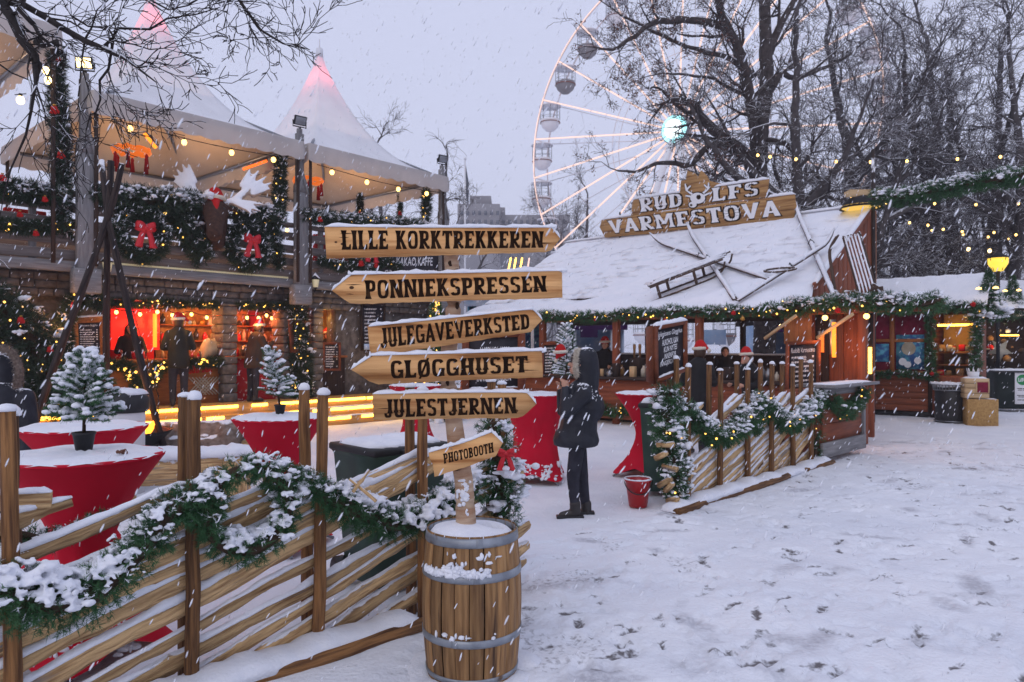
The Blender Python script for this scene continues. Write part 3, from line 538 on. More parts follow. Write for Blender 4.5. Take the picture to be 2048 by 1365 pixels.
# barrel
BC = np.array((P(944, 1200, 3.78)[0], 3.78, 0.0)); BR = .232
bar = thing('barrel', 'old wooden barrel with four grey metal hoops and snow on its lid', 'barrel', BC)
hb = .745; zz = np.linspace(0, hb, 15); prof = lambda z: BR + .026 * math.sin(math.pi * min(max(z / hb, 0), 1))
ns = 22
for k in range(ns):
    a0, a1 = (k + R.uniform(-.15, .15)) / ns * 6.2832, 0
    wa = 6.2832 / ns * .49; m = MB(); V = []; C = []
    for z in zz:
        r = prof(z)
        for a in (-wa, -wa * .9, 0, wa * .9, wa):
            rr = r - (.004 if abs(a) > wa * .95 else 0); V.append((rr * math.cos(a0 + a), rr * math.sin(a0 + a), z)); C.append((z + k * 3.1, a * r, 0))
    q = [(i * 5 + j, i * 5 + j + 1, (i + 1) * 5 + j + 1, (i + 1) * 5 + j) for i in range(14) for j in range(4)]
    m.add(V, np.array(q), 0, C); m.build('stave', M['barrel'], bar, True)
m = MB(); m.lathe([(.0001, 0.01), (BR - .02, .01), (BR - .012, .3), (BR - .01, .70)], n=32); m.lathe([(BR - .012, .70), (BR - .03, .705), (.0001, .70)], n=32); m.build('inner_layer', M['soil'], bar)
for z0, z1 in ((.690, .735), (.52, .56), (.205, .243), (.02, .045)):
    m = MB(); e = .004; m.lathe([(prof(z0), z0), (prof(z0) + e, z0), (prof((z0 + z1) / 2) + e + .001, (z0 + z1) / 2), (prof(z1) + e, z1), (prof(z1) - .003, z1), (prof(z0), z0)], n=56, cap=False); h = m.build('hoop', M['hoop'], bar, True)
    m = MB(); a = -1.62 + R.uniform(-.3, .3); rr = prof((z0 + z1) / 2) + e + .001; m.box((rr * math.cos(a), rr * math.sin(a), (z0 + z1) / 2), (.03, .004, z1 - z0 - .003), rz(a + math.pi / 2)); m.build('seam', M['hoop'], h)
m = MB()                                                    # snow lying in the head of the barrel, pushed up round the pole
na, nr = 40, 10; V = []
for i in range(nr + 1):
    for j in range(na):
        a = j / na * 6.2832; r = (BR - .012) * i / nr; x, y = r * math.cos(a), r * math.sin(a)
        z = .728 + .030 * math.exp(-((x + .06) ** 2 + (y + .03) ** 2) / .02) + .012 * math.sin(9 * x + 2) * math.cos(8 * y) - (.02 if i == nr else 0) - .10 * math.exp(-(((x - .085) / .062) ** 2 + ((y - .06) / .05) ** 2) ** 2)
        V.append((x, y, z))
q = [(i * na + j, (i + 1) * na + j, (i + 1) * na + (j + 1) % na, i * na + (j + 1) % na) for i in range(nr) for j in range(na)]
m.add(V, np.array(q)); m.build('snow', M['snow'], bar, True)
m = MB(); m.blobs(np.array([(.085, .06, .66)]) + R.normal(0, .03, (30, 3)) * (1, .9, .25), R.uniform(.012, .022, (30, 3)), 0); m.build('leaf_litter', M['soil'], bar, True)
m = MB(); cl = []
for k in range(230):
    a = R.choice((R.normal(-1.72, .24), R.normal(-2.3, .12))); z = .558 + abs(R.normal(0, .026)) * max(.15, 1.1 - 1.6 * abs(a + 1.72)) * (1 + .5 * math.sin(9 * a)); r = prof(z) + .005
    cl.append((r * math.cos(a), r * math.sin(a), z))
for k in range(30):
    a = R.uniform(-2.3, -.9); z = R.choice((.565, .60, .64, .25)) + R.uniform(0, .02); r = prof(z) + .002; cl.append((r * math.cos(a), r * math.sin(a), z))
m.blobs(cl, np.abs(R.normal(.0085, .005, (len(cl), 3))) + .002); m.build('snow_clump', M['snow'], bar, True)
a = np.linspace(0, 6.283, 40); m = MB(); m.ridge(np.stack([BC[0] + (BR + .03 + .02 * np.sin(2 * a)) * np.cos(a), BC[1] + (BR + .03 + .02 * np.sin(2 * a)) * np.sin(a), 0 * a - .012], -1), .17 + .05 * np.sin(5 * a), .030 + .008 * np.sin(3 * a), 0, 11); struct(m.build('drifted_snow', M['snow'], None, True), 'stuff')

# ================================================================== GREENERY
def garland(name, label, path, rad, cat='garland', per_m=150, nl=.045, nw=.0042, k=26, snow=1.0, lights=0, lr=.011, group=None, baubles=(), matn='spruce', closed=False, blob=1.0, lit='fairy'):
    path = np.asarray(path, float); rad = np.asarray(rad, float); ns_ = len(path)
    seg = np.linalg.norm(np.diff(path, axis=0), axis=1); Lc = np.concatenate([[0], np.cumsum(seg)]); tot = Lc[-1]
    n = int(per_m * tot * np.clip(rad.mean() / .09, .5, 3)); u = R.uniform(0, tot, n)
    c = np.stack([np.interp(u, Lc, path[:, i]) for i in range(3)], 1); r = np.interp(u, Lc, rad)
    tg = nrm(np.stack([np.interp(u + .02, Lc, path[:, i]) - np.interp(u - .02, Lc, path[:, i]) for i in range(3)], 1))
    rd = R.normal(0, 1, (n, 3)); rd -= tg * (rd * tg).sum(1, keepdims=True); rd = nrm(rd)
    root = thing(name, label, cat, path[0], group); adj = -path[0]
    m = MB(); D = nrm(rd * .8 + tg * R.normal(0, .5, (n, 1)) + R.normal(0, .25, (n, 3)))
    m.needles(c + rd * (r * .25)[:, None] + adj, D, r * .72, k, nl, nw, 0)
    m.tube(path[:: max(1, ns_ // 40)] + adj, rad[:: max(1, ns_ // 40)] * .32, 6, 1)
    if snow > 0: up_ = (rd[:, 2] > -.1) & (R.uniform(0, 1, n) < .4 * min(1, snow)); m.needles((c + rd * (r * .3)[:, None] + adj)[up_] + (0, 0, .004), D[up_], r[up_] * .68, max(4, k // 5), nl * .8, nw * 1.7, 2)
    m.build('greenery', [M[matn], M['twig'], M['snow']], root)
    if snow > 0:
        ns2 = int(n * 1.25 * snow); u = R.uniform(0, tot, ns2); c = np.stack([np.interp(u, Lc, path[:, i]) for i in range(3)], 1); r = np.interp(u, Lc, rad)
        clump = np.sin(u * 23 + 1) + np.sin(u * 41) + R.normal(0, .8, ns2)
        rd = R.normal(0, 1, (ns2, 3)); tg = nrm(np.stack([np.interp(u + .02, Lc, path[:, i]) - np.interp(u - .02, Lc, path[:, i]) for i in range(3)], 1)); rd -= tg * (rd * tg).sum(1, keepdims=True); rd = nrm(rd)
        ok = (rd[:, 2] > R.uniform(-.25, .55, ns2)) & (clump > -1.0)
        c, r, rd = c[ok], r[ok], rd[ok]; q = len(c); m = MB(); s0 = np.clip(R.gamma(3, .052, q), .05, .34) * r * blob
        near = path[:, 1].min() < 6.5; kk = 11 if near else 5; cc = np.repeat(c + rd * (r * R.uniform(.55, 1.0, q))[:, None] + adj, kk, 0); ss = np.repeat(s0, kk); cc = cc + R.normal(0, .6, (len(cc), 3)) * ss[:, None] * (1, 1, .5); ss = ss * np.clip(R.gamma(2.2, .14, len(ss)), .1, .62) * (1 if near else 1.15)
        m.blobs(cc, np.stack([ss * R.uniform(.7, 1.7, len(ss)), ss * R.uniform(.7, 1.7, len(ss)), ss * R.uniform(.5, .9, len(ss))], 1), lo=True)
        o_ = m.build('snow', M['snow'], root, True)
        if near: soften(o_, .0065, 1)
    if lights:
        m = MB(); nl_ = max(3, int(lights * tot)); u = np.sort(R.uniform(0, tot, nl_)); c = np.stack([np.interp(u, Lc, path[:, i]) for i in range(3)], 1); r = np.interp(u, Lc, rad)
        rd = nrm(R.normal(0, 1, (nl_, 3)) + np.array((0, -1.1, 0))); pts = c + rd * (r * R.uniform(.75, 1.0, nl_))[:, None] + adj
        v, f = ICO1; m.add((v[None] * lr * R.uniform(.6, 1.25, (nl_, 1, 1)) + pts[:, None]).reshape(-1, 3), (f[None] + (np.arange(nl_) * len(v))[:, None, None]).reshape(-1, 3), 0)
        m.segs(pts[:-1], pts[1:], np.full(nl_ - 1, .002), np.full(nl_ - 1, .002), 3, 1)
        o = m.build('light_string', [M[lit], M['fabricw']], root, True); o['kind'] = 'stuff'
    for (p, rr, mt_) in baubles:
        m = MB(); v, f = BLOBS[3] if rr > .045 else ICO2; m.add(v * rr * .75, f); m.lathe([(.3 * rr, rr * .93), (.3 * rr, rr * 1.15), (.0001, rr * 1.2)], n=8, m=1); adopt(m.build('bauble', [M[mt_], M['gold']], None, True, p), root)
    return root
def bow(root, c, s, yaw=0):
    m = MB(); A = rz(yaw)
    for sg in (-1, 1):
        pts = np.array([(0, -.02, 0), (sg * .25, -.14, .16), (sg * .40, -.08, .20), (sg * .42, .03, .02), (sg * .25, -.08, -.05), (0, -.03, 0)]) * s
        m.tube(curve_pts(pts, 14) @ A.T, s * .17, 6, 0, sq=.5)
        t = np.array([(sg * .03, -.03, 0), (sg * .2, -.06, -.35), (sg * .34, -.03, -.85), (sg * .36, -.03, -1.0)]) * s
        m.tube(curve_pts(t, 8) @ A.T, np.linspace(.12, .24, 8) * s, 6, 0, sq=.4)
    v, f = ICO2; m.add(v * s * .13 + A @ (0, -.06 * s, 0), f); adopt(m.build('bow', M['bow'], None, True, tuple(c)), root)

# ================================================================== ROUND-POLE FENCES
def fence(name, label, A, u, posts, s0, s1, step, slope, top, zt, postr=.033, sleeper=None, seed=3, low=(.35, .9)):
    rr = random.Random(seed); A = np.array((*A, 0.)); u = nrm(np.array((*u, 0.))); v = np.array((-u[1], u[0], 0.))
    root = thing(name, label, 'fence', A)
    X = lambda s, t, z: u * s + v * t + np.array((0, 0, z))
    for s in posts:
        for t, h in ((-.075, rr.gauss(top, .03)), (.085, rr.gauss(top + .02, .03))):
            m = MB(); lean = rr.gauss(0, .012); ph = [X(s + lean * z + rr.gauss(0, .002) + (0.03 if t > 0 else 0), t, z) for z in np.linspace(-.02, h, 9)]
            m.tube(ph, np.linspace(postr * 1.1, postr * .92, 9), 9, 0, jit=.05); o = m.build('post', M['post'], root, True)
            m = MB(); e = ph[-1]; w_, g_ = rr.uniform(.9, 1.15), rr.uniform(.55, 1.3); m.lathe([(postr * .98 * w_, -.004), (postr * 1.1 * w_, .006 * g_), (postr * .95 * w_, .02 * g_), (postr * .55, .033 * g_), (.0001, .037 * g_)], e + (rr.gauss(0, .004), rr.gauss(0, .004), 0), 12, jit=.1); m.build('snow_cap', M['snow'], o, True)
    i = s0 - top / slope
    while i < s1:
        sl_ = slope * rr.uniform(.86, 1.14); za = lambda s: sl_ * (s - i)
        b = max(s0, i + .03 / sl_); h = zt + rr.uniform(-.06, .05); e = min(s1 + rr.uniform(-.12, .22), i + h / sl_)
        if e - b > .35:
            m = MB(); k = max(5, int((e - b) / .09)); ss = np.linspace(b, e, k); t0 = rr.uniform(-.012, .012)
            pa = np.array([X(s, t0 + .006 * math.sin(3 * s + i), za(s) + .009 * math.sin(2.2 * s + 5 * i) + .005 * math.sin(7 * s + i)) for s in ss])
            r0 = rr.choice((rr.uniform(.028, .038), rr.uniform(.036, .055))); rad = r0 * (1 + .16 * np.sin(ss * 2 + i) + R.normal(0, .07, k)); rad[0] *= .8; rad[-1] *= .7; m.tube(pa, rad, 7, 0, sq=.62, jit=.20, phase=rr.uniform(0, 6)); o = m.build('rail', M['rail'], root)
            m = MB(); kk = max(8, int((e - b) / .05)); s2 = np.linspace(b, e, kk); z_ = np.interp(s2, ss, pa[:, 2] + rad * .72); t2 = np.interp(s2, ss, (pa - u * ss[:, None])[:, :2] @ v[:2])
            keep = .55 + .45 * np.sin(s2 * 2.7 + 5 * i) * np.sin(s2 * 7 + i); cov = 1.0 if e < s1 - .2 else rr.uniform(.35, 1)
            top_ = za(e) > zt - .30; hh = r0 * (.75 if top_ else .34) * np.clip(keep * cov + .25, .15, 1.1); on = (keep + .3 * np.sin(s2 * 17 + i) > (.0 if top_ else rr.uniform(*low))) | (za(s2) > zt - .22); PP = np.stack([X(a_, b_, c_) for a_, b_, c_ in zip(s2, t2, z_)]); j0 = None
            for j in range(kk + 1):
                if j < kk and on[j]: j0 = j if j0 is None else j0
                elif j0 is not None:
                    if j - j0 >= 3: m.ridge(PP[j0:j], r0 * (1.15 if top_ else .85), hh[j0:j], 0, 7, .28)
                    j0 = None
            m.build('snow_bank', M['snow'], o, True)
        i += step * rr.uniform(.82, 1.18)
    if sleeper:
        a, b, t = sleeper
        m = MB(); m.tube([X(s, t + .02 * math.sin(3 * s) + .01 * math.sin(8 * s), .022) for s in np.linspace(a, b, 14)], .042, 9, 0, jit=.08); o = m.build('sleeper_log', M['post'], root, True)
        m = MB(); m.ridge([X(s, t + .085, .03 + .012 * math.sin(2 * s)) for s in np.linspace(a, b, 60)], .235, .075 + .012 * np.sin(np.arange(60) * .8), 0, 9, .12); m.build('snow_bank', M['snow'], o, True)
    return root, (lambda s, t, z: A + X(s, t, z))
f1, FX = fence('pole_fence', 'low fence of slanting split poles beside the barrel, spruce garland hung along it', (-2.11, 3.05), (.707, .707), [-.72, 0, .72, 1.4, 2.13, 2.82], -1.6, 2.95, .39, .285, 1.43, .97, sleeper=(-1.6, 2.05, -.2))
f2, FY = fence('pole_fence', 'low fence of slanting split poles behind the red bucket, leading to the cabin counter', (1.82, 7.8), (.68, .733), [0, .74, 1.46, 2.15, 2.85, 3.5], -.05, 3.85, .25, .34, 1.46, 1.05, sleeper=(-.5, 3.9, -.22), seed=8, low=(.85, 1.3))
nd = lambda px, o=.0: 7482 / (2474 - px) - o                    # depth of the first fence below a picture column
rd_ = lambda px, o=.0: 5.418 / (.928 - (px - CX) / F) - o
def gp(lst, depth, n=60):
    p = np.array([P(x, y, depth(x)) for x, y, r in lst]); r = np.array([r * depth(x) / F for x, y, r in lst])
    return curve_pts(p, n), np.interp(np.linspace(0, len(lst) - 1, n), np.arange(len(lst)), r)
pth, rad = gp([(-60, 1195, 72), (20, 1195, 76), (110, 1205, 70), (180, 1190, 68), (240, 1140, 55), (300, 1080, 50), (350, 1020, 48), (395, 1000, 44), (432, 985, 40)], lambda x: nd(x, .13))
garland('spruce_garland', 'thick snowy spruce garland sagging across the fence up to the wreath', pth, rad, per_m=330, nl=.032, nw=.0034, k=36, snow=1.35)
c0 = P(503, 1016, nd(503, .12)); a = np.linspace(0, 6.2832, 60); uu = nrm(np.array((.707, .707, 0)))
ring = c0 + uu * (np.cos(a) * .215)[:, None] + np.array((0, 0, 1.)) * (np.sin(a) * .205)[:, None] + np.array((.0, -.03, 0))
garland('spruce_wreath', 'big round spruce wreath loaded with snow on the split pole fence', ring, .094 + .014 * np.sin(3 * a), 'wreath', per_m=330, nl=.032, nw=.0034, k=36, snow=1.7)
pth, rad = gp([(590, 955, 30), (640, 985, 40), (690, 1012, 46), (740, 1035, 46), (790, 1050, 42), (845, 1035, 45), (900, 1000, 44), (950, 975, 40)], lambda x: nd(x, .13))
garland('spruce_garland', 'snowy spruce garland between the wreath and the signpost barrel', pth, rad, per_m=330, nl=.032, nw=.0034, k=36, snow=1.3)
pth, rad = gp([(985, 845, 38), (995, 900, 46), (1000, 960, 52), (1008, 1010, 48), (1000, 1060, 36)], lambda x: 4.98, 40)
w_ = garland('spruce_garland', 'spruce garland hanging down the fence end behind the barrel, red bow on it', pth, rad, per_m=300, nl=.036, nw=.004, k=32, snow=.8); bow(w_, P(1012, 908, 4.78), .11)
pth, rad = gp([(-30, 1075, 30), (40, 1070, 26), (100, 1080, 28), (170, 1050, 24), (240, 1030, 22), (310, 1015, 18)], lambda x: nd(x, -.22))
garland('spruce_garland', 'thin snowy garland on the inner side of the fence below the red table', pth, rad, per_m=240, nl=.03, nw=.0036, k=26)
for k_, (a_, b_) in enumerate((((700, 958), (752, 1003)), ((738, 940), (706, 985)))): m = MB(); m.tube([P(*a_, 3.98), P(*b_, 3.92)], .009, 6, jit=.1); o = m.build('stick', M['rail']); tag(o, ['thin bare stick lying across the fence rails near the signpost', 'pale split stick crossing the thin one on the fence rails'][k_], 'stick')
# a plank stub and two loose sticks on the first fence
m = MB(); m.bar(P(-60, 1008, 3.02), P(104, 1000, 3.14), .03, .07); m.ridge(np.linspace(P(-60, 990, 3.02), P(104, 983, 3.14), 20), .05, .02, 1); o = m.build('plank', [M['rail'], M['snow']]); tag(o, 'snowy plank stub lying across the fence beside the red table', 'plank')
# second fence greenery
pth, rad = gp([(1337, 775, 34), (1335, 830, 42), (1340, 890, 40), (1350, 950, 34), (1352, 1000, 24)], lambda x: 7.62, 46)
garland('spruce_garland', 'upright snowy spruce garland with cut logs at the fence end beside the green bin', pth, rad, per_m=240, nl=.045, nw=.006, k=26, snow=.95, lights=5)
pth, rad = gp([(1368, 815, 24), (1395, 850, 28), (1432, 872, 28), (1470, 862, 28), (1496, 830, 28), (1510, 795, 26)], lambda x: rd_(x, .14))
garland('spruce_garland', 'sagging snowy garland with tiny lights near the fence post beside the alcohol notice', pth, rad, per_m=240, nl=.05, nw=.007, k=22, snow=1.1, lights=7)
c0 = P(1512, 828, rd_(1512, .15)); ring = c0 + nrm((.68, .733, 0)) * (np.cos(a) * .16)[:, None] + np.array((0, 0, 1.)) * (np.sin(a) * .21)[:, None]
garland('spruce_wreath', 'narrow snowy wreath halfway along the fence that leads to the cabin', ring, .075 + 0 * a, 'wreath', per_m=240, nl=.05, nw=.007, k=20, snow=1.1, lights=6)
pth, rad = gp([(1530, 810, 22), (1552, 835, 25), (1580, 846, 26), (1610, 826, 26), (1638, 792, 24)], lambda x: rd_(x, .14))
garland('spruce_garland', 'snowy garland with one red bauble at the cabin end of the fence', pth, rad, per_m=240, nl=.05, nw=.007, k=22, snow=1.1, lights=7, baubles=[(P(1625, 832, rd_(1620, .28)), .05, 'hatred')])
pth, rad = gp([(1632, 800, 20), (1636, 850, 15), (1630, 915, 17)], lambda x: rd_(x, .16), 24)
garland('spruce_garland', 'thin spruce garland hanging down the last fence post by the counter', pth, rad, per_m=130, nl=.05, nw=.006, k=20, snow=.5, lights=4)
m = MB()
for k, (x, y) in enumerate(((1331, 890), (1340, 935), (1330, 965), (1345, 1000), (1322, 912), (1338, 975))):
    c = P(x, y, 7.5); d = nrm((R.normal(.15, .3), -.9, R.normal(.1, .3))); q = MB(); q.tube([c - d * .10, c + d * .10], .032, 8, jit=.08); o = q.build('firewood_log', M['rail'], None); tag(o, ['split log highest in the garland beside the green bin', 'split log below two others in the snowy upright garland', 'thin split log poking out above the red bucket', 'lowest split log at the foot of the upright garland', 'split log close to the green bin edge in the garland', 'split log just above the lowest one in the garland'][k], 'log', 'split logs stuck in the upright garland')
def hat(root, c, r, tip, yaw=0, tilt=.2, name='santa_hat', lit=None):
    A = rz(yaw); c = np.asarray(c); tip = np.asarray(tip)
    o = organic(name, [(c + (0, 0, r * .25), r * 1.0, c + (0, 0, r * .7), r * .8), (c + (0, 0, r * .7), r * .8, c * .55 + tip * .45 + np.array((0, 0, r * .62)), r * .45), (c * .55 + tip * .45 + np.array((0, 0, r * .62)), r * .45, tip, r * .15)], M['hatred'], None, r * .16, 2)
    adopt(o, root); m = MB(); a = np.linspace(0, 6.283, 22); e = np.stack([np.cos(a) * r * 1.02, np.sin(a) * r * 1.02, r * .12 + .25 * r * np.cos(a - yaw) * tilt], -1) + c
    m.tube(e, r * .26, 8, cap=False, jit=.12); adopt(m.build('fur_brim', M['hatwhite'], None, True), o); m = MB(); v, f = BLOBS[2]; m.add(v * r * .3 + tip, f); adopt(m.build('pompom', M['hatwhite'], None, True), o)
# ================================================================== STANDING TABLES, POTTED TREES, BINS
def table(c, label, r=.4, h=1.09, snowlow=False, yaw=.4, waist=.135):
    root = thing('standing_table', label, 'table', c, 'red cloth covered standing tables', yaw)
    n = 48; V = []; rings = 17; feet = .36
    for i in range(rings):
        t = i / (rings - 1); z = h - .02 - t * (h - .06)
        wv = (abs(2 * t - 1)) ** 1.7                             # stretch cover: wide top, thin waist, four feet
        for j in range(n):
            a = j / n * 6.2832
            sq = feet * (1 + .25 * abs(math.cos(2 * a)) ** 3) * (1 if t > .5 else 0)
            big = (sq if t > .5 else r); w = waist
            rr = w + (big - w) * (wv if t > .5 else abs(2 * t - 1) ** 1.55)
            lift = .09 * (1 - abs(math.cos(2 * a)) ** 1.5) * max(0, (t - .8) / .2)
            rr *= 1 + .022 * math.sin(8 * a + 2 * t) * math.sin(math.pi * t) + .008 * math.sin(19 * a + 5 * t)
            V.append((rr * math.cos(a), rr * math.sin(a), z + lift))
    q = [(i * n + j, (i + 1) * n + j, (i + 1) * n + (j + 1) % n, i * n + (j + 1) % n) for i in range(rings - 1) for j in range(n)]
    m = MB(); m.add(V, np.array(q)); m.lathe([(r, h - .02), (r + .004, h - .008), (r - .01, h), (.0001, h)], n=48)
    m.build('stretch_cover', M['red'], root, True)
    m = MB(); m.lathe([(.03, .03), (.03, h - .03)], n=10); m.build('stand_pole', M['steel'], root)
    for k in range(4):
        m = MB(); a = k * math.pi / 2; e = np.array((math.cos(a), math.sin(a), 0)) * (feet * 1.27); m.tube([(0, 0, .09), e * .8 + (0, 0, .05), e + np.array((0, 0, .005))], .013, 8); m.build('foot', M['steel'], root)
    m = MB(); nr, na = 7, 48; V = []
    for i in range(nr + 1):
        for j in range(na):
            a = j / na * 6.2832; rr = (r + .002) * i / nr; z = h + .022 * (1 - (i / nr) ** 6) + .004 * math.sin(7 * a + i) + .004 * math.cos(11 * rr / r + a); V.append((rr * math.cos(a) * (1 + .012 * math.sin(9 * a) * (i == nr)), rr * math.sin(a), z if i < nr else h - .004 + .005 * math.sin(13 * a)))
    m.add(V, np.array([(i * na + j, (i + 1) * na + j, (i + 1) * na + (j + 1) % na, i * na + (j + 1) % na) for i in range(nr) for j in range(na)])); m.build('snow', M['snow'], root, True)
    if snowlow:
        m = MB(); pts = []
        for k in range(150):
            a = R.choice((-1.9, -1.2, -.35, -2.8)) - yaw + R.normal(0, .13); t = R.uniform(.80, .97); z = h - .02 - t * (h - .06); rr = waist + (feet * (1 + .25 * abs(math.cos(2 * a)) ** 3) - waist) * (2 * t - 1) ** 1.7 + .004; pts.append((rr * math.cos(a), rr * math.sin(a), z))
        m.blobs(pts, np.abs(R.normal(.013, .006, (len(pts), 3))) + .003); m.build('snow_patch', M['snow'], root, True)
    return root
def at_table(px, py, d): q = P(px, py, d); return (q[0], q[1], 0)
T1 = at_table(168, 905, 3.97); table(T1, 'red standing table nearest the fence, snow on top under a little potted spruce', .40, 1.09, True, .3)
T2 = at_table(168, 852, 5.4); table(T2, 'red snow topped standing table behind the potted spruce, before the hooded person', .43, 1.09, yaw=.1)
T3 = at_table(560, 832, 6.15); table(T3, 'red standing table with a sparse potted spruce, between fence posts and the bar steps', .385, 1.09, yaw=.5)
T4 = at_table(832, 770, 11.2); table(T4, 'red standing table far behind the Julestjernen arrow board', .41, 1.1, True, .3, .2)
T5 = at_table(1070, 787, 9.2); table(T5, 'red standing table just behind the photographing person', .41, 1.09, True, .65, .27)
T6 = at_table(1292, 785, 9.55); table(T6, 'red standing table half hidden by the green bin and alcohol notice', .40, 1.08, yaw=.2)
def potted(c, label, h, r, seed, lean=0, dens=1.0, pot=.055):
    rr = np.random.RandomState(seed); root = thing('potted_spruce', label, 'potted tree', c)
    m = MB(); m.lathe([(pot * .72, 0), (pot, pot * 1.7), (pot * 1.08, pot * 1.72), (pot * 1.08, pot * 1.95), (pot * .95, pot * 1.95), (pot * .9, pot * 1.7), (.0001, pot * 1.7)], n=24); m.build('pot', M['black'], root, True)
    z0 = pot * 1.7; m = MB(); m.tube([(0, 0, z0), (lean * .4, 0, z0 + h * .5), (lean, 0, z0 + h)], (.010, .007, .003), 7); m.build('trunk', M['twig'], root, True)
    B, D, Ls, S = [], [], [], []
    nb = int(75 * dens)
    for k in range(nb):
        t = (k + rr.rand()) / nb; z = z0 + h * (.16 + .84 * t); a = k * 2.4 + rr.normal(0, .3); ln = r * (1 - t) ** .6 * rr.uniform(.6, 1.12) + .03
        d = nrm(np.array((math.cos(a), math.sin(a), .15 + .9 * t))); b = np.array((lean * t, 0, z))
        for q in np.linspace(.15, 1, max(3, int(ln / .022))):
            p = b + d * ln * q - np.array((0, 0, .10 * ln * q * q))
            for e in (-1, 0, 1):
                sd = nrm(np.cross(d, (0, 0, 1))); B.append(p); D.append(nrm(d + sd * e * .9 + rr.normal(0, .15, 3))); Ls.append(.045 * (1.1 - .5 * q))
            if rr.rand() < .85: S.append(np.r_[p + d * .015 + (0, 0, .014), np.array((1.1, 1.1, .7)) * abs(rr.normal(.0185, .006))])
    m = MB(); m.needles(np.array(B), np.array(D), np.array(Ls), 16, .020, .003, 0); m.build('foliage', M['spruce'], root)
    S = np.array(S); m = MB(); m.blobs(S[:, :3], S[:, 3:], lo=True); soften(m.build('snow', M['snow'], root, True), .006, 1); return root
potted((T1[0], T1[1], 1.105), 'small dense potted spruce heavy with snow on the near red table', .43, .165, 1, .01, 1.25)
potted((T3[0], T3[1], 1.105), 'thin crooked potted spruce on the red table by the bar steps', .46, .15, 2, -.10, .6, .045)
t5 = (P(1133, 790, 9.1)[0], 9.1, 1.10); ps_ = potted(t5, 'frosted potted spruce on the red table just behind the photographing person', .74, .24, 3, 0, .9, .06)
o = thing('felt_hat', 'red felt hat with white fur hanging in the frosted potted spruce', 'hat', P(1121, 706, 8.86)); hat(o, P(1121, 706, 8.86), .075, P(1112, 722, 8.84))
m = MB(); c = np.array((T1[0] + .28, T1[1] - .12, 1.122)); m.blobs(c + R.normal(0, .012, (8, 3)) * (1.5, 1, .3), R.uniform(.006, .013, (8, 3))); o = m.build('dry_leaf', M['leaf'], None, True); tag(o, 'dry brown leaf lying in the snow on the near red table', 'leaf')

def wheelie(c, label, w, dp, h, yaw, matn, lid, group=None, snow=True):
    root = thing('wheeled_bin', label, 'waste bin', c, group, yaw)
    m = MB(); V = []
    for z, k in ((.06, .78), (h * .5, .88), (h, 1.0), (h + .03, 1.06), (h + .03, 1.0)):
        for sx, sy in ((-1, -1), (1, -1), (1, 1), (-1, 1)): V.append((sx * w / 2 * k, sy * dp / 2 * k, z))
    q = [(i * 4 + j, i * 4 + (j + 1) % 4, (i + 1) * 4 + (j + 1) % 4, (i + 1) * 4 + j) for i in range(4) for j in range(4)]; m.add(V, [np.array(q), np.array([[3, 2, 1, 0]]), np.array([[16, 17, 18, 19]])]); m.build('body', M[matn], root)
    m = MB(); m.box((0, 0, h + .05), (w * 1.1, dp * 1.1, .05), b=.02); m.box((0, -dp * .58, h + .045), (w * .4, .05, .03)); m.build('lid', M[lid], root)
    for sx in (-1, 1): m = MB(); m.lathe([(.0001, -.03), (.10, -.03), (.10, .03), (.0001, .03)], (sx * w * .45, dp * .42, .10), 18, rot=np.array(((0, 0, 1.), (0, 1, 0), (-1, 0, 0)))); m.build('wheel', M['black'], root)
    m = MB(); m.tube([(-w * .4, dp * .56, h), (-w * .4, dp * .66, h + .02), (w * .4, dp * .66, h + .02), (w * .4, dp * .56, h)], .014, 6); m.build('handle', M[lid], root)
    if snow: m = MB(); m.ridge(np.linspace((-w * .5, 0, h + .07), (w * .5, 0, h + .07), 18), dp * .95, .05, n=9); m.build('snow', M['snow'], root, True)
    return root
g = P(775, 1000, 5.05); wheelie((g[0], 5.15, 0), 'big green waste bin behind the fence, dark lid under snow', .58, .55, .93, .75, 'green_bin', 'black')
g = P(1305, 1000, 8.2); wheelie((g[0] + .13, 8.3, 0), 'tall green waste bin with snowy dark lid beside the upright garland', .46, .5, .98, -.25, 'green_bin', 'black')
# red bucket
g = G(1276, 1014); root = thing('bucket', 'red plastic bucket with black handle standing in the snow', 'bucket', g)
m = MB(); m.lathe([(.0001, .01), (.095, .008), (.132, .27), (.143, .275), (.143, .295), (.130, .295), (.122, .26), (.09, .02), (.0001, .02)], n=32); m.build('body', M['bucket'], root, True)
m = MB(); a = np.linspace(0, math.pi, 16); m.tube(np.stack([-.145 * np.cos(a), -.02 - .10 * np.sin(a), .27 - .12 * np.sin(a)], -1), .006, 6); m.build('handle', M['black'], root, True)
m = MB(); a = np.linspace(0, 6.283, 50); m.ridge(np.stack([.137 * np.cos(a), .137 * np.sin(a), 0 * a + .294], -1), .02, .012); m.build('snow', M['snow'], root, True)

